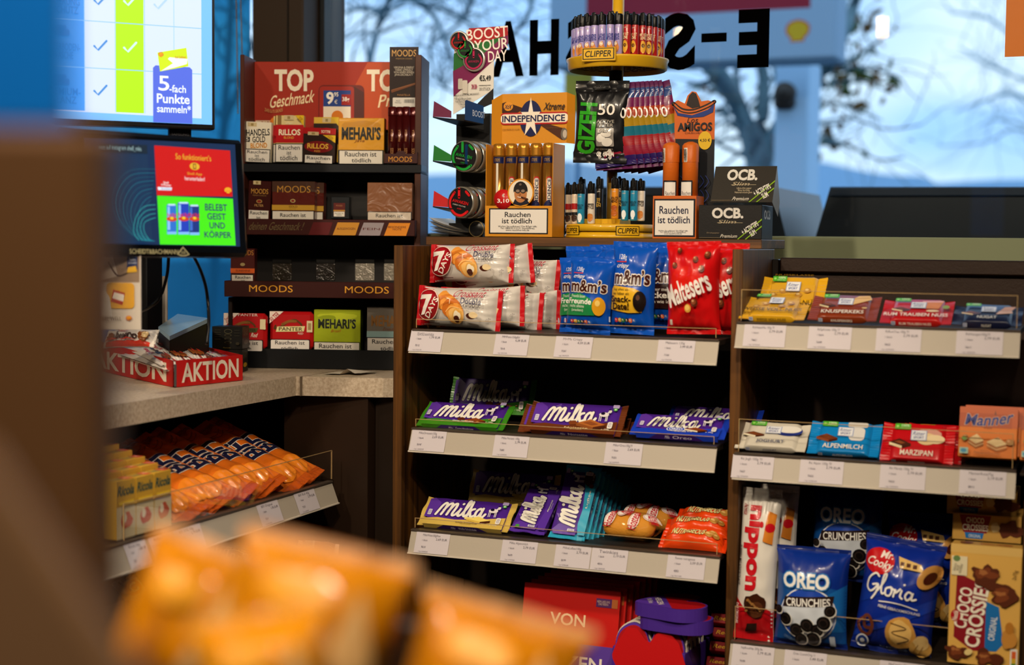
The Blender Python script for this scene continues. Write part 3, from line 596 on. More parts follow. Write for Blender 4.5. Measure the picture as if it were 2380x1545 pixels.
copy_thing(SQ6, M @ Matrix.Translation((.018, .009, -.030)), 'third sky blue square chocolate at the back of its pile', 'sky blue square chocolates')
M, w, h = fit(rp_, 2044, 1063, 2214, 978, 38)
SQ7 = square_bar('bright red square marzipan chocolate in front on the middle right shelf', M, w, h, '#c8101a', 'MARZIPAN', choc(.26, .44, .15, .18, '#4a2010', '#f0dcb0') + [('e', .64, .70, .18, .14, '#d9a090'), ('e', .62, .56, .14, .16, '#eccf9a'), ('e', .74, .56, .13, .12, '#f2dcae')], seed=7)
for i in range(5):
    copy_thing(SQ7, M @ Matrix.Translation((.010 + .004 * i, .006 + .011 * i, -.016 * (i + 1))), '%s red square marzipan chocolate of the row, behind the front one' % ORD[i + 1], 'red square marzipan chocolates in the shade' if i else 'red square chocolates')

# ------------------------------------------------------------------ wafer packs
e = None
def wafer(label, M, w, h, d=.022):
    e = thing('wafer_pack', label, 'wafers', M); o = [('r', 0, .6, 1, 1, '#c2581c'), ('r', 0, .6, .9, .88, '#b04a14'), ('t', 'Manner', .12, .66, .92, .88, '#142a80', {'s': .3, 'b': .05, 'arc': -.05, 'a': 6, 'o': '#e8c8a0', 'ow': .09}), ('t', 'WIEN', .42, .57, .56, .61, '#7a3a1a'), ('p', [(.6, .86), (.615, .95), (.63, .86)], '#5a3020')]
    for cx, cy, s in ((.30, .36, .13), (.66, .31, .17)):
        for k in range(4): o.append(('p', [(cx - s, cy - .03 * k), (cx, cy - .07 - .03 * k), (cx + s * .9, cy + .0 - .03 * k), (cx, cy + .1 - .03 * k)] if k == 9 else [(cx - s, cy - .028 * k), (cx, cy - .085 - .028 * k), (cx + s, cy - .02 - .028 * k), (cx + s, cy - .036 - .028 * k), (cx, cy - .10 - .028 * k), (cx - s, cy - .014 - .028 * k)], '#a8682c' if k % 2 else '#e8c888'))
        o.append(('p', [(cx - s, cy), (cx, cy - .085), (cx + s, cy - .02), (cx + s * .1, cy + .1)], '#f0d49a'))
        for k in range(4): o.append(('l', [(cx - s + s * .25 * k, cy - .02 * k), (cx + s * .1 + s * .22 * k, cy + .1 - .03 * k)], .006, '#c89850'))
    o += nut(.12, .38, .05, .05, '#b07a30') + nut(.88, .32, .07, .06, '#b07a30') + [('p', [(.05, .36), (.1, .3), (.16, .34), (.1, .4)], '#6a9030'), ('r', .03, .05, .18, .17, '#9ac0b0', .1), ('e', .1, .11, .05, .04, '#3a8ab0'), ('t', 'ORIGINAL', .38, .11, .54, .135, '#8a4a20'), ('t', 'Neapolitaner', .28, .04, .74, .11, '#8a4a20', {'s': .35})]
    pack(e, w, h, d, card('#dc7820'), o, .0008, 'carton', kind=lambda c: mat(c, .4)); return e
M, w, h = fit(PLY(.02), 2226, 1059, 2362, 944, 14)
W1 = wafer('salmon orange wafer pack in front, right end of the middle shelf', M, w, h)
for i in range(6): copy_thing(W1, shift(M, .006 + .002 * i, .006 + .003 * i, -.0235 * (i + 1)), '%s salmon orange wafer pack of the row, seen as a thin top edge' % ORD[i + 1], 'wafer packs in the row behind the front one')
e = thing('shelf', 'bare shelf board of the next bay, cut off at the right edge', 'shelf', (XR + .008, YF + .01, .9195)); MB().box((0, 0, 0), (.14, .2, .004), mat('#2b241e', .45), .001).build('board', e); MB().box((.132, .0, -.9), (.14, .2, -.001), DARK()).build('end_panel', e)
copy_thing(W1, shift(M, w + .004, .001, -.012), 'salmon orange wafer pack cut off by the right edge of the photo')

# ------------------------------------------------------------------ croissant bags
def croissant_art():
    o = [('e', .70, .42, .0, .0, '#ffffff')][:0]; C1, C2, C3 = '#d07a28', '#e89a40', '#f2bc6a'
    o += [blob(.375, .78, .06, .14, C2, 2, rough=.2), blob(.42, .62, .11, .22, C1, 3, rough=.15), blob(.46, .56, .11, .22, C2, 4, rough=.1), blob(.50, .46, .12, .26, '#c86c20', 5, rough=.1), blob(.545, .34, .11, .26, C2, 6, rough=.1), blob(.56, .30, .09, .22, C3, 7, rough=.15), blob(.575, .28, .065, .17, '#e0a850', 8), blob(.57, .28, .04, .12, '#f4e6c8', 9), blob(.565, .20, .035, .08, '#4a1c10', 10), ('l', [(.35, .7), (.40, .75), (.45, .70)], .012, '#b86018'), ('l', [(.38, .52), (.45, .62), (.53, .58)], .012, '#b05a14'), ('l', [(.44, .36), (.5, .5), (.6, .48)], .012, '#f6cf8a'), ('l', [(.48, .7), (.482, .58)], .012, '#fbe6c0')]
    return o
def croissant_bag(label, M, w, h, seed, roll=0):
    e = thing('croissant_bag', label, 'snack bag', M); wh = foil('#d6d0c8', .25, 14)
    S = bag(e, w, h, .028, wh, 'h', .055, seed, foil('#c0101c'), 1.0)
    q = MB(); o = [('p', [(.055, .0), (.2, .0), (.19, .4), (.22, 1), (.055, 1)], '#c0101c'), ('r', .2, 0, .201, .01, '#c0101c')]
    o += croissant_art()
    o += [('e', .20, .52, .160, .41, '#f2d8c8'), ('e', .20, .52, .153, .39, '#8a0c14'), ('e', .19, .57, .13, .30, '#a81420'), ('p', [(.09, .76), (.09, .64), (.18, .67), (.12, .24), (.17, .26), (.25, .70), (.25, .80)], '#f2ece4'), ('t', 'DAYS', .235, .16, .30, .74, '#f4ece0', {'a': 62, 'b': .04}), ('t', 'Croissant', .52, .78, .86, .98, '#b01838', {'s': .5, 'a': 3}), ('t', 'Doub!e', .62, .60, .83, .76, '#1a1c4a', {'b': .03}), ('t', 'cocoa flavoured &\nvanilla flavour filling', .64, .46, .82, .54, '#4a4a5a'), ('e', .76, .17, .07, .10, '#cfc8c0'), ('e', .745, .3, .05, .08, '#4a2214'), ('e', .77, .33, .045, .08, '#e8cfa0'), ('r', .22, .05, .36, .065, '#5a2a2a'), ('t', '55g', .9, .2, .93, .3, '#8a8080', {'a': 70})]
    design(q, o, w, h, lambda x, y, ez: S(x, y, ez * 1.4 + .0002), .006, kind=lambda c: mat(c, .3, 0, 0, .2, 14, .3)); q.build('printed_design', e); return e
pc_ = PLY(.045)
M, w, h = fit(PLY(.10), 1001, 657, 1195, 568, 8, roll=0)
A_ = croissant_bag('white and red croissant bag on top, upright behind the lower front one', M, w, h, 3)
A_.matrix_world = shift(M, -.002, 0, .0) @ Matrix.Rotation(math.radians(1.0), 4, 'Z')
M, w, h = fit(pc_, 967, 755, 1162, 662, 6)
B_ = croissant_bag('white and red croissant bag lying in front at the bottom left', M @ Matrix.Rotation(math.radians(-2.5), 4, 'Z'), w, h, 8)
for dx, dy, dz, ro, lb in ((.03, 0, -.035, 2, 'croissant bag second in the lower row, its red end showing'), (.046, .002, -.075, -2, 'croissant bag third in the lower row'), (.066, .002, -.115, 1, 'croissant bag fourth in the lower row, in shade')):
    copy_thing(B_, shift(M, dx, dy, dz) @ Matrix.Rotation(math.radians(ro), 4, 'Z'), lb, 'croissant bags behind the front one')
for dx, dy, dz, ro, lb in ((.03, .062, -.08, 8, 'croissant bag second in the upper row, mostly in shadow'), (.055, .066, -.125, -3, 'croissant bag last in the upper row, almost black in the shadow')):
    copy_thing(B_, shift(M, dx, dy, dz) @ Matrix.Rotation(math.radians(ro), 4, 'Z'), lb, 'croissant bags behind the front one')

# ------------------------------------------------------------------ blue and red candy bags
def candy_bag(label, M, w, h, seed, panel, ptxt, shape, t=.024):
    e = thing('candy_bag', label, 'snack bag', M); S = bag(e, w, h, t, foil('#0a4fb8', .3, 16), 'v', .06, seed, foil('#0a55c4', .6, 40), 1.1)
    o = [('t', '128g', .2, .79, .38, .86, '#e8eef8'), ('r', .14, .775, .38, .785, '#d83020'), ('t', 'crispy', .16, .70, .44, .76, '#e8eef8', {'s': .4, 'b': .03}), ('t', 'm&m’s', .13, .54, .93, .69, '#42180e', {'b': .05, 'o': '#f2ece2', 'ow': .15}), shape, *ptxt]
    for k, c in enumerate(('#c81c1c', '#e0b020', '#1f7a3a', '#2a1410', '#e0641c', '#2a6ac8')): o += [('e', .22 + .09 * k, .15, .045, .024, c), ('e', .21 + .09 * k, .158, .012, .006, '#f0e8e0'), ('t', 'm', .205 + .09 * k, .14, .235 + .09 * k, .155, '#f0e8e0')]
    o += [('r', .06, .12, .10, .18, '#cfd8ea', .2)]
    q = MB(); design(q, o, w, h, lambda x, y, ez: S(x, y, ez * 1.4 + .0002), .006, kind=lambda c: mat(c, .3, 0, 0, .25, 16, .3)); q.build('printed_design', e); return e
green = ('p', [(.02, .22), (.10, .50), (.35, .52), (.62, .46), (.78, .36), (.74, .24)], '#1f8a4a')
gt = [('t', 'Freunde lassen', .16, .46, .5, .50, '#e8f0e0'), ('t', 'Freunde', .1, .38, .66, .45, '#f4f4ea', {'b': .04}), ('t', 'nicht alleine', .15, .33, .5, .37, '#e8f0e0'), ('t', '(snacken)', .2, .27, .48, .315, '#e8f0e0'), ('e', .82, .36, .13, .12, '#e0a020'), ('e', .80, .40, .05, .04, '#f2cf70')]
yel = ('p', [(.04, .26), (.06, .48), (.12, .52), (.6, .50), (.8, .46), (.85, .34), (.8, .24), (.5, .23)], '#e8b428')
yt_ = [('t', 'Sag alles ab-', .12, .46, .52, .495, '#3a2410'), ('t', 'wir haben ein', .12, .42, .52, .455, '#3a2410'), ('t', 'Snack-', .07, .345, .56, .41, '#2a160a', {'b': .05}), ('t', 'Date!', .12, .265, .52, .335, '#2a160a', {'b': .05}), ('e', .76, .36, .14, .11, '#1c1210'), ('e', .73, .4, .04, .03, '#5a3a2a')]
brn = ('p', [(.02, .24), (.02, .52), (.9, .52), (.95, .3), (.8, .24)], '#2a1210')
bt = [('t', 'wenn nur mehr', .1, .44, .8, .48, '#efe8dc'), ('t', 'Lecker', .1, .36, .8, .43, '#efe8dc', {'b': .05}), ('t', 'wären wie ich', .1, .3, .8, .34, '#efe8dc')]
M, w, h = fit(PLY(.035), 1313, 770, 1416, 594, 4)
CB1 = candy_bag('blue candy bag with a green speech panel, leaning at the front left', M @ Matrix.Rotation(math.radians(-3), 4, 'Z'), w * 1.02, h, 11, green, gt, green)
copy_thing(CB1, shift(M, -.024, -.001, -.04) @ Matrix.Rotation(math.radians(2), 4, 'Z'), 'blue candy bag poking out left behind the green-panelled one')
M, w, h = fit(PLY(.05), 1416, 773, 1520, 560, 2)
CB2 = candy_bag('tall blue candy bag with a yellow snack date panel, middle of the shelf', M @ Matrix.Rotation(math.radians(-1.5), 4, 'Z'), w, h, 23, yel, yt_, yel)
M2, w2, h2 = fit(PLY(.095), 1490, 763, 1592, 563, 2)
CB3 = candy_bag('blue candy bag with a dark brown panel, half hidden beside the red bags', M2, w2, h2, 31, brn, bt, brn)
M2, w2, h2 = fit(PLY(.12), 1310, 760, 1395, 572, 3)
candy_bag('shaded blue candy bag at the back left of the blue group', M2, w2, h2, 37, green, gt, green)
M2, w2, h2 = fit(PLY(.13), 1365, 760, 1450, 568, 3)
candy_bag('shaded blue candy bag behind the gap of the two front blue bags', M2, w2, h2, 41, yel, yt_, yel)
def malt_bag(label, M, w, h, seed):
    e = thing('malt_ball_bag', label, 'snack bag', M); S = bag(e, w, h, .030, foil('#cc0f12', .35, 14), 'v', .05, seed, foil('#cc0f12', .7, 40), 1.6)
    o = [('e', .42, .55, .3, .18, '#d81c10')]
    for x, y, r in ((.2, .74, .05), (.62, .80, .05), (.75, .70, .055), (.83, .85, .055), (.62, .34, .065), (.3, .90, .045)): o += [('e', x, y, r, r * .68, '#5c2412'), ('e', x - .01, y + .01, r * .7, r * .45, '#8a4424'), ('e', x - .02, y + .02, r * .3, r * .2, '#d09a70')]
    o += [('e', .50, .28, .065, .045, '#d9a040'), ('e', .495, .285, .045, .03, '#ecc46a'), ('t', 'Maltesers', .06, .38, .92, .60, '#f6f0ea', {'b': .05, 'a': 22, 's': .1}), ('r', .12, .1, .17, .16, '#d9cfc4', .2)]
    q = MB(); design(q, o, w, h, lambda x, y, ez: S(x, y, ez * 1.4 + .0002), .006, kind=lambda c: mat(c, .3, 0, 0, .3, 14, .3)); q.build('printed_design', e); return e
M, w, h = fit(PLY(.035), 1550, 776, 1672, 562, 2)
MA = malt_bag('bright red malted ball bag in front, next to the walnut middle panel', M @ Matrix.Rotation(math.radians(1.5), 4, 'Z'), w * 1.03, h, 51)
copy_thing(MA, shift(M, .028, .002, -.05) @ Matrix.Rotation(math.radians(-1), 4, 'Z'), 'second red malted ball bag behind, partly hidden by the panel')

# ------------------------------------------------------------------ sponge cakes and peanut bars (third shelf)
def sponge_pack(label, M, w, h, seed):
    e = thing('sponge_cake_pack', label, 'cake', M); r = h * .42
    q = MB(); prof = []
    n = 14
    def cake(cx, x0, x1, zc):
        q.grid(lambda u, v: (x0 + (x1 - x0) * u, h * .5 + cx + r * math.cos(2 * PI * v) * (max(0, 1 - abs(2 * u - 1) ** 6)) ** .5, zc + .8 * r * math.sin(2 * PI * v) * (max(0, 1 - abs(2 * u - 1) ** 6)) ** .5 + .0008 * nz(u * 9, v * 7, seed)), 22, 18, mat('#d9922c', .7, 0, 0, .3, 90))
    cake(0, w * .14, w * .9, r * .8); q.build('sponge_cake', e)
    q = MB(); gl = clear('cellophane')
    f = lambda u, v: (w * u, h * .5 + (r + .003) * math.cos(2 * PI * v) * (.25 + .75 * max(0, 1 - abs(2 * u - 1) ** 5)) * (1 + .1 * nz(u * 8, v * 8, seed)), r * .8 + (.8 * r + .003) * math.sin(2 * PI * v) * (max(.03, 1 - abs(2 * u - 1) ** 4)) * (1 + .12 * nz(u * 9, v * 8, seed + 1)))
    q.grid(f, 40, 36, gl); q.build('cellophane', e)
    q = MB()
    def sf(x, y, ez): u = x / w; v = .42 - .34 * y / h; p = f(u, v); k = .0006 + ez; return (p[0], h * .5 + (p[1] - h * .5) * (1 + k / r), r * .8 + (p[2] - r * .8) * (1 + k / r))
    for cx, cy, a in ((.27, .4, 80), (.45, .75, 60), (.62, .35, 82), (.86, .62, 20)): design(q, [('e', cx, cy, .13, .17, '#f2ece4', a), ('e', cx, cy, .12, .14, '#c01c28', a), ('e', cx, cy, .115, .125, '#f2ece4', a), ('t', 'Hostess', cx - .06, cy - .3, cx + .06, cy + .3, '#c01c28', {'a': a, 'b': .04})], w, h, sf, .004)
    q.build('printed_design', e); return e
M, w, h = fit(PLY(.045), 1375, 1258, 1535, 1208, 58)
s1 = sponge_pack('golden sponge cakes in clear film with red ovals, front pack', M, w, h, 3)
M, w, h = fit(PLY(.11), 1420, 1240, 1575, 1205, 58)
copy_thing(s1, M, 'sponge cake pack in the shadow behind the front one')
def nut_bar(label, M, w, h, seed):
    e = thing('peanut_bar', label, 'chocolate bar', M); S = bag(e, w, h, .02, foil('#e8460e', .5, 24), 'h', .06, seed, foil('#e03c08', .7, 40), 1.6)
    o = [('t', 'NUTRAGEOUS', .2, .42, .68, .78, '#f4e8a0', {'b': .06, 's': .2, 'o': '#3a1408', 'ow': .12})] + nut(.74, .5, .06, .14, '#c89040', '#ecc070') + nut(.80, .62, .06, .14, '#c89040', '#ecc070') + nut(.85, .46, .05, .12, '#b07a30', '#ecc070')
    q = MB(); design(q, o, w, h, lambda x, y, ez: S(x, y, ez * 1.4 + .0002), .005, kind=lambda c: mat(c, .3, 0, 0, .3, 20, .3)); q.build('printed_design', e); return e
M, w, h = fit(PLY(.04), 1530, 1272, 1686, 1232, 55)
n1 = nut_bar('orange peanut bar wrapper in front, right end of the third shelf', M, w, h, 4)
copy_thing(n1, shift(M, .004, .022, .004) @ Matrix.Rotation(math.radians(3), 4, 'Z'), 'second orange peanut bar lying above the front one')
copy_thing(n1, shift(M, .016, .046, .006) @ Matrix.Rotation(math.radians(-2), 4, 'Z'), 'third orange peanut bar, furthest back and darkest')

# ------------------------------------------------------------------ gift boxes on the bottom shelf
e = thing('shelf', 'bottom board of the walnut unit, under the red gift boxes', 'shelf', (XL + .02, YF + .04, 0), 'shelves with price rails')
MB().box((0, 0, .405), (XM - XL - .02, .22, .42), mat('#2b241e', .45), .001).build('board', e); MB().box((0, 0, .42), (XM - XL - .02, .004, .45), clear('acrylic')).build('riser', e)
HEART = [(.5, .0), (.2, .3), (.02, .58), (.06, .85), (.25, .98), (.42, .9), (.5, .74), (.58, .9), (.75, .98), (.94, .85), (.98, .58), (.8, .3)]
def heart(u0, v0, u1, v1, c): return ('p', smooth_line([(u0 + (u1 - u0) * a, v0 + (v1 - v0) * b) for a, b in HEART], 4, True), c)
e = None
def gift(label, M, w, h):
    e = thing('gift_box', label, 'box', M)
    o = [('r', 0, .42, 1, 1, '#c8140c'), ('r', 0, 0, 1, .42, '#5a3a9c'), ('t', 'VON', .30, .60, .66, .72, '#f0cfa8', {'b': .03}), ('t', 'HERZEN', .15, .16, .86, .29, '#efe0d0', {'b': .03}), ('r', .76, .82, .92, .91, '#5a2a6a'), ('r', .92, .82, .98, .91, '#c06a30'), ('t', 'NEIN LASS UNS\nDAS FEIERN', .77, .84, .9, .89, '#e0c0b0'), heart(.42, .34, .58, .54, '#b0501c'), heart(.435, .36, .565, .53, '#d9772c'), ('t', 'Milka', .455, .42, .545, .48, '#f4b060', {'s': .4, 'b': .03})]
    pack(e, w, h, .012, card('#b8120c'), o, .001); return e
M, w, h = fit(PLY(.035), 1206, 1520, 1437, 1352, 12)
w *= .97; h2 = h * 1.32; M = shift(M, 0, -(h2 - h), 0)
G1 = gift('red and purple gift box reading VON HERZEN, front of its row', M, w, h2)
for i in range(6): copy_thing(G1, shift(M, .006 * (i + 1), .006 * (i + 1), -.0145 * (i + 1)), '%s red gift box in the shaded row, counted from the front' % ORD[i + 1], 'gift boxes in the row behind the front one')
# heart boxes
hp = smooth_line([((a - .5), b) for a, b in HEART], 5, True)
def heart_box(label, M, s, th, group=None):
    e = thing('heart_box', label, 'box', M, group); H2 = [(x * s, y * s) for x, y in hp]
    MB().prism(H2, 0, th, card('#4a2a94')).build('box_base', e); q = MB(); vs, ts = fan([(x * .99, y * .99 + .001) for x, y in H2]); q.add([(x, y, th + .0003) for x, y in vs], ts, card('#5a34a8'))
    top = [p for p in hp if p[1] > .45]; vs, ts = fan([(x * s * .97, y * s * .97) for x, y in top]); q.add([(x, y, th + .0006) for x, y in vs], ts, card('#b01018')); 
    design(q, [('t', 'HERZEN', .3, .30, .7, .38, '#f0e0e0', {'b': .04}), ('t', 'Milka Pralinen', .36, .18, .64, .25, '#f0e0e0')], s, s, lambda x, y, ez: (x - s / 2, y, th + .0006 + ez)); q.build('printed_design', e); return e
A0 = hit(PLY(.05), 1540, 1455)
def hm(px, py, d, rz): p = hit(PLY(d), px, py); return Matrix.Translation(p) @ Matrix.Rotation(math.radians(rz), 4, 'Z')
heart_box('purple heart box lying second in the pair above the red heart display', hm(1488, 1459, .01, -60), .115, .021, 'lying heart boxes')
heart_box('purple heart box lying on top of another, in the shade line', hm(1476, 1427, .012, -66), .115, .021, 'lying heart boxes')
e = thing('heart_display', 'red and purple cardboard display holding upright heart boxes, front printed VON', 'display', fit(PLY(.0), 1422, 1545, 1590, 1450, 4)[0])
M, w, h = fit(PLY(.0), 1422, 1545, 1590, 1450, 4); q = MB(); dcol = card('#4a2a94')
h += .075; dM = Matrix.Translation((0, -.075, 0)); q.box((0, -.075, -.16), (w, h - .075 - .035, -.001), dcol, .001); q.build('tray', e)
pp = [(.02, 0), (.02, .55), (.0, .66), (.06, .8), (.2, .98), (.34, .98), (.46, .86), (.52, .84), (.6, .94), (.75, 1.0), (.92, .86), (1.02, .62), (.98, .5), (.98, .0)]
q = MB(); q.prism([(a * w, b * h - .075) for a, b in pp], 0, .0008, card('#c80c10'))
q.prism([((w + .001) + a, b * h - .075) for a, b in ((0, 0), (.0005, 0), (.0005, .5), (0, .5))], -.1, 0, dcol); q.build('front_panel', e)
q = MB(); design(q, [('p', [(0, 0), (0, .62), (.42, 0)], '#4a2a94'), ('p', [(1, 0), (1, .5), (.98, .55), (.62, 0)], '#4a2a94'), ('r', .0, .0, 1, .22, '#5a3aa4'), ('t', 'VON', .36, .42, .66, .54, '#f0c090', {'b': .03}), heart(.38, .13, .66, .38, '#7a1c08'), heart(.40, .15, .64, .37, '#b03a14'), ('t', 'Milka', .44, .23, .6, .31, '#f09040', {'s': .4, 'b': .03})], w, h, lambda x, y, ez: (x, y - .075, .0008 + ez)); q.build('printed_design', e)
q = MB()
for i in range(9): q.box((w + .0002, .045 + .0, -.012 - i * .012), (w + .0012, .052, -.006 - i * .012), card('#d8cfc0'))
q.box((w + .0, .052, -.11), (w + .001, .075, -.012), card('#c80c10')); q.build('side_flap', e)
Md = M
for i in range(5):
    hb = heart_box('%s upright heart box in the red display, its striped rim visible' % ORD[i], Md @ Matrix.Translation((w * .5, -.045, -.026 - .024 * i)), w * .98, .018, 'upright heart boxes in the display')
    q = MB()
    for a, b in ((.0005, .004), (.0075, .0115)): q.tube([(x * w * .99, y * w * .98 + .0008, a + (b - a) / 2) for x, y in hp], (b - a) / 2.2, card('#d9cdb8'), 5, True)
    q.build('rim_stripe', hb)
for i, (px, py) in enumerate(((1640, 1545), (1648, 1510), (1655, 1478), (1650, 1445))):
    M, w, h = fit(PLY(.10), px, py, px + 62, py - 22, 35); e = thing('small_candy_box', '%s small dark red candy box from the bottom, beside the heart display' % ORD[i], 'box', M, 'small red candy boxes'); pack(e, w, h, .018, card('#8a0c10'), [('t', 'Reese', .15, .3, .85, .7, '#d9a020', {'s': .3, 'b': .04})], .001)

# ------------------------------------------------------------------ biscuits, bottom right shelf
def pouch(name, label, cat, M, w, h, t, col, ops, seed, seal=.05, sealc=None, bump=.3, wr=1.2, axis='v'):
    e = thing(name, label, cat, M); S = bag(e, w, h, t, foil(col, bump, 14), axis, seal, seed, foil(sealc or col, .5, 30), wr)
    q = MB(); design(q, ops, w, h, lambda x, y, ez: S(x, y, ez * 1.5 + .0003), .006, kind=lambda c: mat(c, .3, 0, 0, bump * .8, 14, .3)); q.build('printed_design', e); return e
nip = [('p', [(0, 0), (1, 0), (1, .2), (.6, .24), (.3, .2), (0, .28)], '#c0121a'), ('t', 'nippon', .16, .34, .62, .88, '#c81420', {'a': -90, 'b': .09}), ('t', 'hosta', .08, .82, .2, .89, '#b01820', {'a': -90, 's': .4}), ('t', 'PUFFREIS MIT SCHOKOLADE', .02, .36, .1, .62, '#3a2a28', {'a': -90, 'b': .02}), ('p', [(.66, .66), (.9, .64), (.95, .84), (.74, .86)], '#d9822a'), ('e', .82, .75, .12, .03, '#c81420'), blob(.55, .24, .30, .075, '#3a1a0c', 3), blob(.6, .21, .2, .05, '#5a3018', 6), ('p', [(.3, .05), (.6, .07), (.62, .12), (.36, .11)], '#2a120a'), ('t', 'DAS ORIGINAL', .04, .1, .12, .24, '#f0e0d8', {'a': -90, 'b': .03})]
for k in range(14): nip.append(('e', .35 + .4 * ((k * 37) % 10) / 10, .2 + .08 * ((k * 53) % 10) / 10, .03, .008, '#a0703a'))
bp_ = PLY(.03)
M, w, h = fit(bp_, 1705, 1480, 1797, 1130, 6)
N1 = pouch('puffed_rice_pouch', 'tall narrow white and red puffed rice pouch, lettering running down, beside the panel', 'snack bag', M @ Matrix.Rotation(math.radians(-1.2), 4, 'Z'), w, h, .02, '#e2dcd2', nip, 61, .05)
copy_thing(N1, shift(M, .022, .004, -.05), 'second white and red puffed rice pouch, shaded, right behind the first')
ocr = [('e', .5, .36, .40, .27, '#dfe4ea'), ('e', .5, .36, .385, .255, '#1f48b0'), ('p', [(.13, .42), (.2, .25), (.4, .14), (.7, .14), (.86, .28), (.88, .42), (.7, .46)], '#cfd6e0'), ('p', [(.14, .42), (.16, .52), (.86, .56), (.84, .46)], '#2a1a18'), ('t', 'CRUNCHIES', .19, .445, .81, .52, '#f2f0ea', {'b': .04, 'a': 3}), ('t', 'OREO', .14, .62, .78, .76, '#f4f4f0', {'b': .06, 'o': '#2a7ac0', 'ow': .18}), ('t', 'ORIGINAL', .16, .09, .34, .12, '#8ab0e0', {'a': -20}), ('r', .80, .05, .87, .16, '#c9d4e4', .2)]
for k, (x, y, r) in enumerate(((.2, .3, .09), (.36, .2, .1), (.52, .26, .1), (.66, .22, .09), (.6, .13, .1), (.76, .3, .1), (.84, .42, .08), (.12, .4, .06), (.45, .13, .09))): ocr += [('e', x, y, r, r * .75, '#efe9de'), ('e', x - .008, y + .006, r * .94, r * .68, '#15100e'), ('e', x - .008, y + .006, r * .6, r * .42, '#3a2c26'), ('e', x - .008, y + .006, r * .5, r * .34, '#15100e')]
M, w, h = fit(bp_, 1797, 1496, 1970, 1264, 5)
O1 = pouch('cookie_pouch', 'blue stand-up pouch of crunchy black cookies, front', 'cookies', M, w, h, .035, '#0e2f8c', [('p', [(.0, .08), (1, .08), (1, .6), (0, .75)], '#14509c'), ('p', [(.5, .2), (1, .2), (1, .66), (.6, .5)], '#1c6ab4')] + ocr, 71, .04, '#0c2470')
copy_thing(O1, shift(M, .035, .095, -.10), 'dark blue cookie pouch standing higher in the shade behind the front pouch')
glo = [('p', [(0, .4), (1, .75), (1, .9), (0, .55)], '#1636a0'), ('p', [(0, .1), (1, .45), (1, .55), (0, .2)], '#1a3cab'), ('e', .22, .79, .2, .11, '#c81018'), ('t', 'Mr.', .24, .82, .40, .88, '#f4e8e0', {'s': .3, 'b': .04}), ('t', 'Cooky', .06, .72, .4, .81, '#f4e8e0', {'s': .3, 'b': .04, 'a': -6}), ('s', 'gloria', .09, .48, .77, .68, '#f4f2ec', {'w': .085, 'a': -3}), ('l', [(.3, .46), (.55, .47), (.8, .44)], .009, '#f4f2ec'), ('t', 'FEINE GEBÄCKMISCHUNG', .3, .405, .84, .43, '#e8e4da', {'b': .03, 'a': -3}), ('p', [(.46, .86), (.76, .82), (.8, .76), (.5, .77)], '#e8c070')]
for k in range(3): glo.append(('r', .5 + .08 * k, .79 - .004 * k, .55 + .08 * k, .82 - .004 * k, '#5a2c14'))
glo += [('e', .89, .73, .12, .12, '#c8924a', -40), ('e', .90, .72, .06, .065, '#4a1a10', -40), blob(.62, .22, .19, .15, '#d9a04c', 4, rough=.15), blob(.62, .225, .14, .11, '#ecc070', 9, rough=.15)]
glo += [('l', [(.5, .3), (.7, .27), (.52, .22), (.74, .18), (.6, .13)], .008, '#4a2010'), ('l', [(.14, .3), (.06, .24), (.12, .17), (.22, .16), (.26, .25), (.2, .32), (.14, .3), (.16, .22), (.24, .22)], .030, '#6a3420'), ('l', [(.12, .29), (.07, .24), (.12, .185)], .008, '#a06040'), ('e', .15, .09, .085, .06, '#dfe4ea'), ('e', .15, .09, .065, .046, '#1a3c8a'), ('e', .15, .09, .03, .02, '#dfe4ea'), blob(.88, .12, .14, .08, '#d9a856', 5, rough=.15), blob(.9, .17, .1, .06, '#ecc884', 6), ('l', [(.8, .08), (.86, .15)], .006, '#b08038'), ('l', [(.86, .06), (.92, .14)], .006, '#b08038'), ('t', 'TRADITION UND GENUSS', .38, .065, .72, .085, '#9ab0d8')]
M, w, h = fit(PLY(.04), 1976, 1500, 2160, 1232, 7)
GL1 = pouch('biscuit_bag', 'royal blue biscuit mix bag with a red round logo, tilted to the right', 'cookies', M @ Matrix.Rotation(math.radians(-6), 4, 'Z'), w * 1.02, h, .04, '#102c96', glo, 81, .055, '#0c2478', .3, 1.6)
copy_thing(GL1, shift(M, .035, .03, -.10), 'dark blue biscuit mix bag in the shadow behind the front one')
cho = [('r', 0, .93, 1, 1, '#e0b868'), ('p', [(.08, .22), (.34, .12), (.52, .12), (.52, .66), (.1, .76)], '#8a1420'), ('p', [(.52, .13), (.68, .13), (.78, .2), (.7, .5), (.52, .54)], '#1c70b8'), ('t', 'CHOCO', .12, .30, .29, .64, '#f4ecd8', {'a': 82, 'b': .05}), ('t', 'CROSSIES', .30, .15, .50, .70, '#f4ecd8', {'a': 82, 'b': .05}), ('t', 'ORIGINAL', .58, .22, .67, .42, '#e8eef0', {'a': 84, 'b': .02}), ('e', .10, .40, .07, .05, '#b01420'), ('t', 'Nestlé', .06, .36, .13, .44, '#f4ecd8', {'a': 82, 'b': .03}), ('r', .02, .74, .24, .90, '#e8dcb8'), ('t', 'EINFACH\nBESSER\nKNUSPERN!', .05, .76, .17, .84, '#5a4a30', {'a': 78}), ('e', .09, .88, .05, .025, '#6a8a50'), ('t', '2x75g', .88, .74, .95, .82, '#5a3a18', {'a': 82}), ('r', .88, .02, .98, .17, '#e8e4d8', .2), ('r', .9, .09, .96, .15, '#d9602a'), ('r', .9, .05, .96, .09, '#d9b02a'), ('r', .9, .03, .96, .05, '#3f8a3a')]
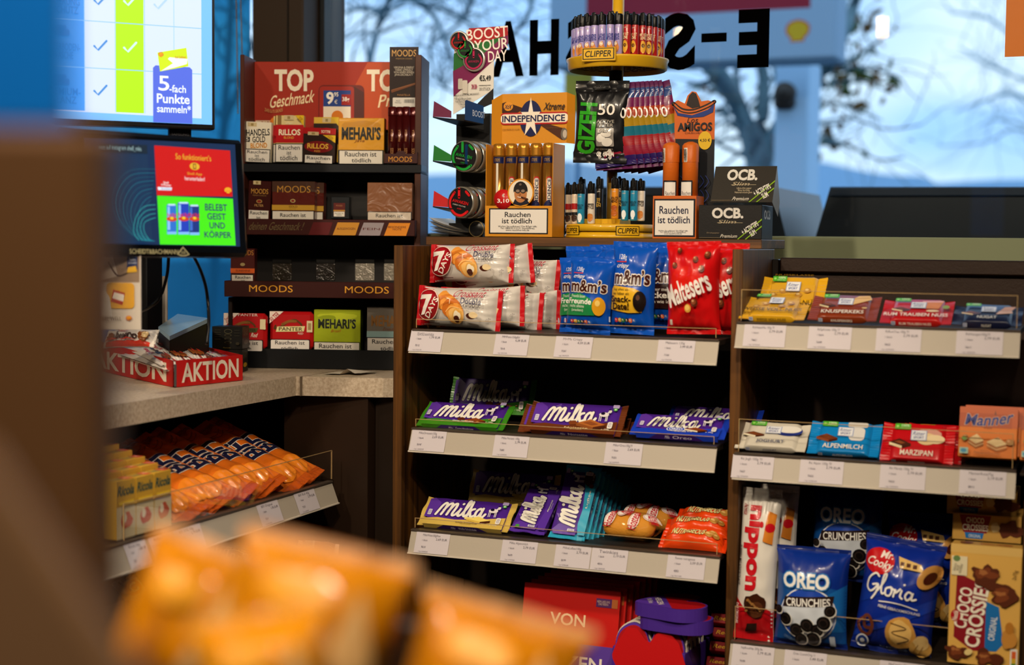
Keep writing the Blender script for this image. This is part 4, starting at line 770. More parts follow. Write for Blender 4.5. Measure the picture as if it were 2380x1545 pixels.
for x, y, r, s in ((.5, .76, .2, 3), (.76, .60, .2, 5), (.14, .10, .14, 7), (.55, .07, .16, 9)):
    cho += [blob(x, y, r, r * .42, '#5a2812', s, 26, .8), blob(x - .02, y + .01, r * .7, r * .25, '#7a3c1c', s + 1, 20, .9), blob(x - .04, y + .02, r * .35, r * .1, '#a86838', s + 2, 16, .9)]
cho += [('e', .30, .11, .06, .025, '#e8d08a', 30), blob(.85, .25, .1, .09, '#c88a3a', 4), ('e', .86, .34, .06, .05, '#b87828')]
M, w, h = fit(PLY(.0), 2201, 1538, 2367, 1262, 4)
e = thing('praline_box', 'upright yellow praline box with chocolate clusters, front right corner of the lowest shelf', 'box', M); pack(e, w, h, .045, card('#dfae54'), cho, .001, top=[('t', 'CHOCO CROSSIES', .4, .3, .85, .7, '#b01420', {'b': .03}), blob(.2, .5, .1, .3, '#7a3c1c', 3)])
for yb, yt, x0, x1, d, lb in ((1252, 1190, 2213, 2373, .085, 'yellow praline box lying flat in the shade, lower one'), (1192, 1135, 2200, 2362, .095, 'yellow praline box lying flat on top of another, darkest')):
    M, w, h = fit(PLY(d), x0, yb, x1, yt, 2); e = thing('praline_box', lb, 'box', M, 'praline boxes lying behind')
    pack(e, w, h, .10, card('#c89a48'), [('p', [(.1, .95), (.56, .95), (.5, .3), (.16, .3)], '#8a1420'), ('p', [(.18, .3), (.46, .3), (.44, .08), (.2, .08)], '#1c70b8'), ('t', 'CHOCO', .2, .66, .46, .86, '#f4ecd8', {'b': .05}), ('t', 'CROSSIES', .15, .38, .52, .6, '#f4ecd8', {'b': .05}), ('t', 'ORIGINAL', .24, .12, .42, .24, '#e8eef0'), blob(.82, .5, .16, .35, '#5a2812', 4, 24, .7), blob(.62, .55, .06, .2, '#d9c08a', 4)], .001)

# ------------------------------------------------------------------ tobacco display
Dp = onZ(800, 859, cz); D = vplane(Dp, math.radians(17.5))
A0 = hit(D, 562, 857); A0.z = cz
FD = Matrix(((D[1].x, 0, D[2].x, A0.x), (D[1].y, 0, D[2].y, A0.y), (0, 1, 0, cz + .0005), (0, 0, 0, 1))); FDi = FD.inverted()
def dl(px, py, off=0):
    p = hit((D[0] - D[2] * off, D[1], D[2]), px, py); q = FDi @ p; return q.x, q.y
e = thing('tobacco_display', 'dark brown tiered display stand with an orange TOP header, on the counter', 'display stand', FD)
BR = mat('#1f0f0a', .35); HB = mat('#0b0c0e', .35)
xl, _ = dl(563, 400, .08); xr, _ = dl(978, 400, .08); H_ = dl(800, 139, .16)[1]
MB().box((xl - .004, 0, -.17), (xl + .004, H_, -.08), mat('#4a2214', .4), .001).build('side_panel', e)
MB().box((xl - .006, 0, -.17), (xl + .002, dl(500, 690, 0)[1], -.0), mat('#1a0f0c', .4), .001).build('side_panel', e)
MB().box((xr - .012, 0, -.19), (xr, H_, -.08), mat('#4a2616', .4), .001).build('side_panel', e)
MB().box((xl, 0, -.185), (xr, H_ - .1, -.172), mat('#0f0a08', .5)).build('back_panel', e)
hy0 = dl(700, 300, .155)[1]
q = MB(); q.box((xl + .004, hy0, -.165), (xr - .012, H_ - .004, -.158), card('#a02408'), .0005); q.build('header_card', e)
hw, hh = xr - xl - .018, H_ - .005 - hy0
q = MB(); design(q, [('p', [(.46, 0), (.68, 1), (1, 1), (1, 0)], '#bc4408'), ('p', [(.0, .0), (.0, .13), (.15, .13), (.15, 0)], '#d8c0a0'), ('t', 'TOP', .12, .58, .35, .88, '#f0e4cc', {'b': .07, 'o': '#a82818', 'ow': .1}), ('t', 'Geschmack', .09, .36, .36, .54, '#f4dcb0', {'s': .35, 'a': 8, 'b': .02}), ('t', 'TOP', .68, .58, .91, .88, '#f0e4cc', {'b': .07}), ('t', 'Preis', .75, .36, .93, .54, '#f4dcb0', {'s': .35, 'a': 8, 'b': .02}),
    ('r', .385, .02, .66, .66, '#6a160c', .12), ('p', [(.60, .02), (.66, .08), (.66, .55), (.6, .64)], '#4a0f08'), ('r', .39, .03, .60, .64, '#a02414', .1), ('r', .415, .34, .58, .58, '#1f3f8a'), ('r', .415, .06, .58, .34, '#ece0cc'), ('t', '9', .435, .38, .475, .55, '#f4efe4', {'b': .06}), ('t', '95', .48, .49, .505, .55, '#f4efe4', {'b': .04}), ('t', '€', .482, .38, .5, .44, '#f4efe4'), ('r', .525, .36, .58, .52, '#a01a14'), ('t', '38g', .53, .4, .572, .48, '#f4efe4', {'b': .04}), ('e', .50, .19, .035, .09, '#d97a1c'), ('t', 'PARAMOUNT', .435, .09, .565, .17, '#a01a14', {'b': .03}),
    ('t', 'ZWEI GUTE GRÜNDE', .06, .25, .17, .31, '#c8a060', {'arc': -.1}), ('e', .14, .09, .05, .1, '#d97a1c'), ('t', 'PARAMOUNT', .04, .02, .22, .11, '#a01a14', {'b': .03})], hw, hh, lambda x, y, ez: (xl + .006 + x, hy0 + y, -.1578 + ez)); q.build('header_print', e)
LV = []
for (px0, px1, yt, yb, off, col, nm) in ((566, 979, 380, 399, .075, '#14161a', 'upper'), (573, 964, 508, 545, .05, '#3a1410', 'second'), (521, 960, 652, 689, -.02, '#35110d', 'third'), (566, 960, 809, 857, .0, '#101214', 'bottom')):
    x0, y1 = dl(px0, yt, off); x1, _ = dl(px1, yt, off); y0 = dl(px0, yb, off)[1]; xm = min(x1, XL - .0) if 0 else x1
    if nm in ('third', 'bottom'): x1 = dl(912, yt, off)[0] + .02
    y0 = max(y0, .0005); q = MB(); q.box((x0, y0, -off - .003), (x1, y1, -off), mat(col, .35), .0008); q.box((x0, y0, -.17), (x1, y0 + .004, -off - .003), HB); q.box((x0, y0, -.16), (x0 + .002, y1, -off - .003), mat(col, .35))
    q.box((x1 - .002, y0, -.15), (x1, y1, -off - .003), mat(col, .35)); q.build('tray', e, {'upper': 'black tray'}.get(nm))
    LV.append((x0, y0, x1, y1, off))
q = MB(); x0, y0, x1, y1, off = LV[1]; W, H = x1 - x0, y1 - y0
o = [('t', 'deinen Geschmack !', .02, .3, .34, .8, '#6a5a3a', {'s': .4})]
for k, (a, b, c, t) in enumerate(((.37, .505, '#5a0f12', 'VOLLMUNDIG'), (.515, .665, '#c88a2a', 'AUSGEWOGEN'), (.67, .81, '#9a8f94', 'FEIN'), (.82, .965, '#e08a20', 'BESONDERE\nNOTE'))): o += [('p', [(a, .02), (a + .03, .82), (b + .01, .82), (b - .015, .02)], c), ('t', t, a + .025, .36, b - .015, .5 if '\n' not in t else .62, '#5a1a14', {'b': .01})]
design(q, o, W, H, lambda x, y, ez: (x0 + x, y0 + y, -off + .0004 + ez)); q.build('tray_print', e)
q = MB(); x0, y0, x1, y1, off = LV[2]; W, H = dl(912, 660, off)[0] - x0, y1 - y0
design(q, [('t', 'MOODS', .15, .32, .41, .75, '#d99a2c'), ('t', 'MOODS', .72, .32, .98, .75, '#d99a2c')], W, H, lambda x, y, ez: (x0 + x, y0 + y, -off + .0004 + ez)); q.build('tray_print', e)
def tob(label, px0, py0, px1, py1, off, col, ops, d=.022, lean=0, roll=0, bev=.0008, glossy=True, name='cigarillo_box', cat='tobacco', bmp=.0, grp=None, yaw=0, side=None):
    M, w, h = fit(D, px0, py0, px1, py1, lean, off, roll, yaw=yaw); e = thing(name, label, cat, M, grp)
    kd = (lambda c: mat(c, .3, 0, 0, bmp, 30, .4 if glossy else .1)); pack(e, w, h, d, kd(col), ops, bev, kind=kd, side=side); return e, M, w, h
SEAL = lambda u, v: [('r', u, v, u + .34, v + .1, '#cdb98c'), ('r', u + .12, v + .02, u + .22, v + .08, '#9a8450')]
tob('white cigarillo pack with black and orange lettering, far left of the upper tray', 567, 377, 628, 283, .095, '#e6ddc8', [*SEAL(.1, .88), ('t', 'HANDELS', .06, .66, .94, .82, '#1a1a1a', {'b': .03, 'a': 4}), ('t', 'GOLD', .3, .5, .78, .64, '#1a1a1a', {'b': .03, 'a': 4}), ('r', .0, .5, .2, .62, '#1a1a1a'), ('t', '5', .06, .52, .16, .6, '#f0e8d8'), ('t', 'BLOND', .24, .36, .86, .48, '#d9901c', {'b': .03, 'a': 4}), *WARN3(0, .33)], .015, 0, -2)
RB = lambda a, c: [('r', 0, .42, 1, .8, '#b8141a'), ('e', .45, .62, .5, .155, '#b8141a'), ('e', .45, .62, .47, .135, a), ('t', 'RiLLOS', .12, .58, .88, .7, '#f2e8c8', {'b': .06}), ('t', c, .3, .5, .66, .55, '#e0b040', {'b': .02})]
ex = [('p', [(.7, 1), (1, 1), (1, .78)], '#e0b81c'), ('t', 'TOP\nPREIS', .78, .86, .95, .96, '#6a2a10', {'a': -40}), *SEAL(.3, .9), ('t', 'villiger', .36, .80, .62, .86, '#e8dcc0', {'s': .2})]
r1, MR, wr_, hr_ = tob('pale yellow cigarillo pack with a red oval label, in front', 640, 377, 705, 268, .09, '#e0c87a', [('r', .02, .42, .98, .98, '#d9c48a'), ('p', [(0, .42), (0, .76), (.1, .76), (.1, .42)], '#b8141a'), ('r', .06, .8, .2, 1, '#8a6a3a'), *RB('#b8141a', 'BLOND'), *ex, *WARN3(0, .40)], .015, 3)
copy_thing(r1, shift(MR, -.009, .001, -.017), 'pale yellow cigarillo pack with red oval, tucked behind the front one')
r2, MR, wr_, hr_ = tob('black and red cigarillo pack leaning forward in front of the yellow box', 703, 377, 778, 297, .085, '#2a1812', [('r', 0, .82, 1, 1, '#b01418'), ('t', 'RiLLOS', .55, .86, .82, .94, '#f2e8c8', {'a': 180, 'b': .03}), ('e', .48, .45, .44, .17, '#7a1014'), ('t', 'RiLLOS', .14, .4, .78, .54, '#e0b040', {'b': .06}), ('t', 'RED', .36, .3, .54, .35, '#e0b040'), ('p', [(.6, .8), (1, .8), (1, .58)], '#e0b81c'), ('t', 'TOP\nPREIS', .76, .68, .94, .77, '#6a2a10', {'a': -40}), *SEAL(.14, .78), ('r', .06, -.02, .94, .22, '#141414'), ('r', .08, -.02, .92, .2, '#e8e2d8'), ('t', 'Rauchen', .14, .08, .86, .17, '#151515', {'b': .02}), ('t', 'ist', .42, -.02, .58, .05, '#151515', {'b': .02})], .018, 0, -2)
tob('yellow and black cigarillo pack behind the leaning black one', 728, 377, 786, 272, .115, '#d9b040', [('r', 0, .4, 1, .86, '#2a1812'), *SEAL(.35, .88), ('p', [(.7, 1), (1, 1), (1, .8)], '#e0b81c'), ('e', .5, .6, .5, .16, '#b8141a')], .016, 3)
mount = [blob(.5, .82, .45, .12, '#c88a1c', 3), blob(.4, .72, .3, .08, '#d99c28', 6)]
tob('square yellow-orange cigarillo box with black lettering, upper tray', 786, 377, 892, 274, .088, '#dc9c20', [*mount, ('t', 'MEHARI’S', .08, .52, .92, .78, '#1c1810', {'b': .07, 'o': '#a88a3a', 'ow': .1}), ('t', 'Java', .36, .44, .58, .52, '#7a3a10', {'s': .4}), ('r', 0, -.03, 1, .28, '#141414'), ('r', .03, -.03, .97, .26, '#e4ddd0'), ('t', 'Rauchen ist', .15, .13, .84, .24, '#151515', {'b': .02}), ('t', 'tödlich', .3, .0, .72, .09, '#151515', {'b': .02})], .024, 2, 0, bmp=.25, side=[('r', 0, 0, 1, 1, '#6a4a14')])
# cigar tube tray with its card
M, w, h = fit(D, 893, 379, 969, 357, 0, .07); e = thing('cigar_tray', 'dark red cardboard tray of cigar tubes reading MOODS', 'display', M)
q = MB(); cr_ = card('#3c0f0c'); q.box((0, 0, -.001), (w, h, 0), cr_); q.box((0, 0, -.035), (.001, h * 1.2, -.001), cr_); q.box((w - .001, 0, -.035), (w, h * 1.2, -.001), cr_); q.box((0, 0, -.035), (w, .001, -.001), cr_); q.build('tray', e)
q = MB(); design(q, [('t', 'MOODS', .13, .15, .85, .7, '#d9922c'), ('p', [(.35, 1), (.42, 1.3), (.6, 1.3), (.67, 1)], '#3c0f0c')], w, h); q.build('printed_design', e)
Mt = M
M, w, h = fit(D, 905, 246, 972, 109, 0, .105); q = MB(); q.box((0, -.08, -.001), (w, h, 0), card('#24120e')); q.build('header_card', e).matrix_parent_inverse = Mt.inverted() @ M
q = MB(); design(q, [('t', 'MOODS', .08, .84, .92, .95, '#d9a860'), ('t', 'PREMIUM CIGARS', .22, .79, .78, .81, '#b08a50'), ('t', 'VIRGINIA & ORIENT\nTABAK UMHÜLLT\nVON EINEM FEINEN\nJAVA-DECKBLATT', .15, .5, .85, .67, '#d8ccb8'), ('p', [(.05, .27), (.08, .22), (.9, .36), (.92, .4)], '#7a4420'), ('l', [(.1, .27), (.9, .38)], .008, '#a0683a'), ('t', 'PANATELLA', .28, .17, .72, .2, '#c08a50'), ('r', .12, -.02, .98, .14, '#e8e4dc', .1), ('t', 'MOODS\nPANATELLA', .2, .04, .42, .1, '#5a5a5a')] + [('r', .52 + .028 * k, .05, .52 + .028 * k + (.008 + .01 * (k * 7 % 3) / 3), .11, '#1a1a1a') for k in range(13)], w, h, lambda x, y, ez: (x, y, .0002 + ez)); q.build('header_print', e).matrix_parent_inverse = Mt.inverted() @ M
def cyl_print(q, ops, w, h, c, r, a0=-90, y0=0, L=.004):
    # w along the circumference centred on the +z side of the local frame
    def sf(x, y, ez): an = (x - w / 2) / r; return (c[0] + (r + ez) * math.sin(an), c[1] + y0 + y, c[2] + (r + ez) * math.cos(an))
    design(q, ops, w, h, sf, L)
RX = Matrix.Rotation(-PI / 2, 4, 'X')   # lathe axis z -> local y
w = dl(969, 370, .07)[0] - dl(893, 370, .07)[0]
for i in range(4):
    cx = .0135 + i * (w - .020) / 3.2; r = .0085; t = thing('cigar_tube', 'dark red cigar tube in the narrow tray, %s from the left' % ['first', 'second', 'third', 'fourth'][i], 'cigar', Mt @ Matrix.Translation((cx, .002, -.012 - .006 * (i % 2))), 'dark red cigar tubes')
    q = MB(); q.lathe([(0, 0), (r, 0), (r, .088), (0, .088)], mat('#4a0f10', .25, .3, 0, 0, 0, .5), 20, (0, 0, 0), RX); q.build('tube', t); q = MB(); q.lathe([(r + .0004, .0885), (r + .0004, .103), (r * .8, .105), (0, .105)], mat('#5a1416', .2, .4, 0, 0, 0, .5), 20, (0, 0, 0), RX); q.build('cap', t)
    q = MB(); cyl_print(q, [('t', 'PANATELLA', .4, .45, .62, .7, '#c08a50', {'a': 90}), ('t', 'MOODS', .35, .12, .7, .3, '#c08a50', {'a': 90})], .016, .088, (0, 0, 0), r); q.build('lettering', t)
mo = lambda t1: [('t', 'MOODS', .12, .66, .88, .79, '#d09a40'), ('t', 'PREMIUM CIGARILLOS', .2, .6, .8, .63, '#a07a40'), ('e', .5, .46, .13, .05, '#b09050'), ('e', .5, .46, .09, .035, '#8a2a20'), ('t', t1, .3, .32, .7, .38, '#d0a060')]
tob('narrow dark red cigarillo pack tilted against the left side of the second tray', 575, 508, 627, 420, .06, '#3a100c', [*mo('FILTER'), *SEAL(.2, .9), ('r', .06, -.02, .94, .22, '#e8e2d8'), ('t', 'Rauchen', .12, .11, .88, .2, '#151515', {'b': .02}), ('t', 'ist', .42, 0, .6, .06, '#151515', {'b': .02})], .015, 2, -2)
m1, MM, ww, hh2 = tob('dark red and gold cigarillo box in shiny film, second tray', 632, 508, 731, 421, .058, '#5a1c14', [('r', 0, .72, 1, 1, '#4a3024'), ('t', 'MOODS', .12, .70, .90, .88, '#c08a3a'), ('e', .49, .48, .06, .05, '#c0b070'), ('e', .49, .48, .04, .03, '#8a2a20'), ('r', 0, .23, 1, .37, '#c89a34'), ('t', 'GOLD', .4, .3, .6, .35, '#5a3a10', {'b': .02}), ('t', 'FILTER', .41, .25, .57, .28, '#a8842c'), ('r', 0, -.03, 1, .21, '#141414'), ('r', .02, -.03, .98, .2, '#e4ddd0'), ('t', 'Rauchen ist', .2, .05, .8, .15, '#151515', {'b': .02})], .024, 2, 0, bmp=.35)
copy_thing(m1, shift(MM, .012, 0, -.026), 'dark cigarillo box in the shade right behind the gold striped one')
tob('small black tin with a tiny red label, alone in the second tray', 769, 508, 812, 457, .075, '#0e1216', [('r', .14, .1, .76, .72, '#5a1810'), ('t', 'MOODS', .28, .56, .62, .63, '#b07a50'), ('r', .14, .34, .76, .4, '#c08a34'), ('r', .16, .1, .74, .32, '#e4ddd0'), ('t', 'Rauchen ist\ntödlich', .22, .14, .68, .28, '#151515')], .02, 2)
tob('cigarillo box in wrinkled reflective bronze film, right end of the second tray', 853, 508, 957, 424, .06, '#8a5a3c', [('r', 0, -.03, 1, .2, '#141414'), ('r', .02, -.03, .98, .18, '#cdbfae'), ('t', 'Rauchen ist', .2, .04, .8, .14, '#151515', {'b': .02})], .026, 2, 0, bmp=1.0)
tob('dark red upright cigarillo box with an orange stripe, left end of the third tray', 536, 654, 592, 577, .0, '#3c0f0b', [('t', 'MOODS', .2, .8, .95, .95, '#a8702c'), ('e', .5, .52, .1, .05, '#8a7a50'), ('r', 0, .26, 1, .4, '#b8501c'), ('t', 'SUNSHINE', .22, .3, .82, .36, '#5a2410', {'b': .02}), ('r', .04, -.04, .95, .22, '#141414'), ('r', .06, -.04, .93, .2, '#cfc6b8'), ('t', 'Rauchen', .2, .09, .84, .18, '#151515', {'b': .02}), ('t', 'ist', .44, .0, .6, .06, '#151515', {'b': .02})], .02)
for i, (a, b) in enumerate(((633, 678), (734, 779), (825, 870), (892, 914))):
    M, w, h = fit(D, a, 652, b if i < 3 else 930, 602, 0, .035); e = thing('pusher_plate', ['clear plastic pusher plate in the dark third tray, left one', 'clear plastic pusher plate in the middle of the dark third tray', 'frosted pusher plate above the right MOODS lettering', 'frosted pusher plate cut by the walnut side panel'][i], 'pusher', M, 'clear pusher plates')
    q = MB(); fg = mat(['#2e2820', '#26221e', '#8a8478', '#8a8478'][i], .15, .2, 0, .8, 130, .6); q.box((0, 0, -.002), (w, h * .8, 0), fg, .001); q.build('plate', e); q = MB(); q.box((0, h * .8, -.002), (w, h, 0), mat('#0c0b0a', .3), .001); q.build('top_edge', e)
pant = [('p', [(0, 1), (.32, 1), (0, .68)], '#e8d8cc'), ('t', 'FILTER', .0, .78, .24, .92, '#a01418', {'a': 44, 'b': .03}), ('l', [(.14, .62), (.12, .54), (.3, .62), (.42, .72), (.58, .78), (.7, .70), (.74, .64)], .05, '#5a3a18'), ('l', [(.3, .66), (.45, .74), (.6, .74)], .07, '#8a5c28'), ('p', [(.15, .46), (.18, .60), (.82, .62), (.79, .48)], '#e0d49a'), ('t', 'PANTER', .22, .49, .76, .585, '#2a1c10', {'b': .02}), ('t', 'RED', .66, .4, .78, .45, '#f0e0d0', {'s': .2}), ('r', .86, .46, .99, .76, '#d8c8a0'), ('r', .89, .52, .96, .70, '#a08a5a'), ('r', .02, -.04, .94, .27, '#141414', .1), ('r', .04, -.04, .92, .25, '#e4ddd6', .1), ('t', 'Rauchen ist', .14, .13, .82, .23, '#151515', {'b': .02}), ('t', 'tödlich', .28, -.01, .66, .07, '#151515', {'b': .02})]
PT, MP, wp, hp_ = tob('red metal cigarillo tin with a leaping cat and cream name plate', 626, 811, 727, 723, .018, '#b01418', pant, .018, 2, 0, .006, name='cigarillo_tin')
tob('red metal tin with a white corner reading Sweet Filter, behind the grinder boxes', 519, 811, 618, 727, -.0, '#a81216', [('p', [(0, 1), (.36, 1), (0, .6)], '#e8d8cc'), ('t', 'Sweet\nFILTER', .02, .76, .24, .94, '#a01418', {'a': 44, 'b': .02}), ('t', 'PANTER', .34, .92, .8, .99, '#e8d8cc')] + pant[2:4] + [('p', [(.4, .46), (.42, .58), (.82, .60), (.78, .48)], '#4a4a24'), ('t', 'PANTER', .45, .5, .76, .57, '#1a1810'), ('t', 'Red', .66, .34, .8, .46, '#f0e0d0', {'s': .3}), ('r', .86, .56, .99, .84, '#d8c8a0')] + pant[9:], .02, 3, 0, .006, name='cigarillo_tin')
tob('lime green cigarillo box in glossy film with black lettering', 729, 812, 837, 719, .018, '#9aa81c', [blob(.5, .84, .45, .08, '#b4c02c', 3), blob(.3, .8, .2, .06, '#8a9a1a', 6), ('t', 'MEHARI’S', .1, .54, .9, .76, '#1f2420', {'b': .07, 'o': '#b4be50', 'ow': .1}), ('t', 'Brasil', .38, .44, .58, .51, '#b0601c', {'s': .4}), ('r', 0, -.03, 1, .2, '#141414'), ('r', .02, -.03, .98, .18, '#e4ddd0'), ('t', 'Rauchen ist', .12, .04, .82, .15, '#151515', {'b': .02})], .028, 2, 0, bmp=.3, side=[('r', 0, 0, 1, 1, '#3a4410')])
tob('grey and pale blue cigarillo box half hidden by the walnut side panel', 852, 813, 960, 713, .018, '#6c655c', [('r', 0, .3, 1, .44, '#8aa8a8'), ('t', 'MEHARI’S', .1, .56, .9, .8, '#8a6030', {'b': .06}), ('t', 'Ecuador', .36, .46, .66, .53, '#7a4a28', {'s': .4}), ('r', 0, -.03, 1, .3, '#141414'), ('r', .02, -.03, .98, .28, '#dcd6cc'), ('t', 'Rauchen ist', .12, .15, .84, .25, '#151515', {'b': .02}), ('t', 'tödlich', .3, .0, .7, .08, '#151515', {'b': .02})], .028, 2, 0, bmp=.4)

# ------------------------------------------------------------------ on the ledge
LZ = 1.2592
def PL(Y): return vplane((0, Y, 0), 0)
def fz(Y, x0, x1, yt, lean=0, yaw=0, z=LZ, roll=0): return fit(PL(Y), x0, 550, x1, yt, lean, 0, roll, z=z, yaw=yaw)
# large cigar box
M, w, h = fz(2.458, 1127, 1283, 478); e = thing('cigar_box', 'orange-yellow cigar display box with a raised star header, left end of the ledge', 'display', M); oc = card('#cf8a1c'); H1 = along(M.translation + M.to_3x3() @ V((0, 0, 0)), UP, 1, 335)
q = MB(); q.box((0, 0, -.0012), (w, h, 0), oc); q.box((0, 0, -.06), (.0012, H1, -.0012), oc); q.box((w - .0012, 0, -.06), (w, H1, -.0012), oc); q.box((0, 0, -.0612), (w, H1, -.06), card('#b0741a')); q.box((0, 0, -.06), (w, .001, 0), oc); q.build('open_box', e)
q = MB(); design(q, [('r', .06, .10, .94, .92, '#12141c'), ('r', .08, .14, .92, .88, '#e4ded6'), ('t', 'Rauchen', .3, .64, .68, .8, '#16181e', {'b': .02}), ('t', 'ist tödlich', .26, .44, .7, .6, '#16181e', {'b': .02}), ('t', 'Wollen Sie aufhören? Die BZgA hilft:\nTel.: 0800 8 313131 (kostenfrei),\nwww.rauchfrei-info.de', .2, .20, .78, .37, '#2a2a30')], w, h); q.build('warning_print', e)
c0, c1 = along(M.translation, V((1, 0, 0)), 0, 1120), along(M.translation, V((1, 0, 0)), 0, 1316); H2 = along(M.translation, UP, 1, 212); H3 = along(M.translation, UP, 1, 330)
q = MB(); q.box((c0 + .014, H3, -.0575), (c1 - .022, H2, -.056), oc); T = lambda x0, x1, z0, z1, a, b: q.add([(x0, H3 - .0, z0), (x1, H3 + a, z1), (x1, H2 - b, z1), (x0, H2, z0), (x0, H3, z0 - .0012), (x1, H3 + a, z1 - .0012), (x1, H2 - b, z1 - .0012), (x0, H2, z0 - .0012)], [(0, 1, 2, 3), (7, 6, 5, 4), (3, 2, 6, 7), (0, 4, 5, 1)], oc)
T(c0 + .0142, c0, -.056, -.04, -.004, .012); T(c1 - .0222, c1, -.056, -.038, -.003, .008); q.build('header_card', e)
hw, hh = c1 - c0 - .03, H2 - H3
star = [(.44 + (.15 if k % 2 == 0 else .06) * math.sin(2 * PI * k / 10), .50 + (.42 if k % 2 == 0 else .16) * math.cos(2 * PI * k / 10)) for k in range(10)]
q = MB(); design(q, [('p', [(-.02, .80), (.0, .62), (.2, .6), (.34, .68), (.3, .72), (.06, .84)], '#3a1a0c'), ('e', .1, .75, .07, .09, '#d9902a'), ('t', 'XtX', .05, .7, .15, .78, '#101a40', {'b': .04, 's': .3}), ('p', [(.55, .44), (.9, .3), (.98, .14), (.9, .06), (.6, .34)], '#4a2410'), ('e', .93, .18, .05, .12, '#6a6258'), ('e', .94, .18, .03, .08, '#b8aea0'), ('e', .44, .5, .165, .36, '#141c4c'), ('r', -.02, .38, 1.0, .62, '#b01c1c', .4), ('r', -.005, .41, .985, .59, '#ece2d0', .4), ('p', star, '#ece2d0'), ('t', 'INDEPENDENCE', .02, .435, .94, .56, '#141c4c', {'b': .05}), ('t', 'Xtreme', .64, .66, .94, .80, '#2a1a14', {'s': .3, 'b': .03}), ('t', 'ONE PREMIUM CIGAR', .02, .27, .28, .30, '#7a4a14'), ('t', 'UNLIMITED ENJOYMENT', .66, .28, .94, .31, '#7a4a14')], hw, hh, lambda x, y, ez: (c0 + .013 + x, H3 + y, -.0558 + ez)); q.build('header_print', e)
q = MB(); design(q, [('e', .5, .5, .5, .5, '#d99020'), ('e', .5, .5, .45, .45, '#e8dcc8'), ('p', [(.2, .1), (.3, .3), (.7, .3), (.85, .12), (.5, .04)], '#1a1a28'), ('e', .5, .46, .24, .31, '#b87848'), ('p', [(.24, .5)] + [(.5 - .27 * math.cos(PI * k / 10), .58 + .32 * math.sin(PI * k / 10)) for k in range(11)] + [(.76, .5), (.72, .62), (.28, .62)], '#1c1816'), ('r', .26, .54, .74, .62, '#241c18'), ('e', .4, .56, .10, .08, '#2a2422'), ('e', .6, .56, .10, .08, '#2a2422'), ('e', .4, .56, .07, .05, '#8a7464'), ('e', .6, .56, .07, .05, '#8a7464'), ('e', .5, .79, .05, .04, '#6a5a50'), ('l', [(.4, .36), (.5, .33), (.58, .36)], .025, '#f0e0d0'), ('l', [(.56, .34), (.78, .27)], .06, '#5a2c14'), ('e', .48, .45, .03, .05, '#a06438')], .05, .05, lambda x, y, ez: (w * .535 - .025 + x, h + y - .002, .0012 + ez)); q.lathe([(0, 0), (.025, 0), (.025, .001), (0, .001)], oc, 30, (w * .535, h + .023, .0)); q.build('badge', e)
q = MB(); q.lathe([(0, -.0005), (.0175, -.0005), (.0175, 0), (0, 0)], card('#c01418'), 26, (w * .27, h + .0115, .001)); design(q, [('t', '€', .46, .6, .6, .78, '#f4ece4', {'b': .03}), ('t', '3,10', .2, .3, .84, .52, '#f4ece4', {'b': .04})], .035, .035, lambda x, y, ez: (w * .27 - .0175 + x, h - .006 + y, .0012 + ez)); q.build('price_badge', e)
MI, wi, H1i = M, w, H1
for i in range(5):
    r = .0105; cx = .0165 + i * (w - .033) / 4; t = thing('cigar_tube', ['golden cigar tube with white strip, leftmost in the yellow box', 'golden cigar tube, second from left in the yellow box', 'golden cigar tube in the middle of the yellow box', 'golden cigar tube, fourth in the yellow box', 'golden cigar tube with full INDEPENDENCE lettering, rightmost'][i], 'cigar', MI @ Matrix.Translation((cx, .002, -.024)), 'golden cigar tubes')
    q = MB(); q.lathe([(0, 0), (r, 0), (r, H1 - .022), (0, H1 - .022)], mat('#a8742c', .25, .7, 0, 0, 0, .3), 24, (0, 0, 0), RX); q.build('tube', t)
    q = MB(); pr_ = [(r + .0006, H1 - .022)]
    for k in range(4): pr_ += [(r + .0009, H1 - .021 + k * .004), (r + .0003, H1 - .019 + k * .004)]
    q.lathe(pr_ + [(r, H1 - .002), (r * .7, H1 + .0), (0, H1 + .0)], mat('#c08428', .3, .6), 24, (0, 0, 0), RX); q.build('cap', t)
    q = MB(); Lh = H1 - .024
    cyl_print(q, [('r', 0, .92, 1, 1, '#141c4c'), ('t', 'XTREME', .3, .94, .7, .98, '#b08a40')] + ([('r', .45, .0, .6, .92, '#d8d0c0')] if i in (0, 2) else [('r', .5, .1, .85, .75, '#b01c1c', .4), ('r', .53, .12, .82, .73, '#e4dccc', .4), ('e', .62, .35, .3, .1, '#141c4c'), ('t', 'INDEPENDENCE', .58, .14, .78, .72, '#141c4c', {'a': 90, 'b': .03})]), .026, Lh, (0, 0, 0), r, y0=0); q.build('printed_design', t)
# round black tin beside the cigar box
e = thing('round_tin', 'small black round tin standing on edge between can tower and cigar box', 'tin', Matrix.Translation(V((onY(1112, 545, 2.50).x, 2.50, LZ + .0145))) @ Matrix.Rotation(PI / 2, 4, 'X'))
q = MB(); q.lathe([(0, 0), (.0135, 0), (.0145, .001), (.0145, .009), (.0135, .01), (0, .01)], mat('#101012', .3), 30); q.build('body', e); q = MB(); q.lathe([(.0135, .0101), (.0147, .0101), (.0147, .0085), (.0149, .0085)], mat('#8a7a50', .3, .6), 30); q.build('rim', e)
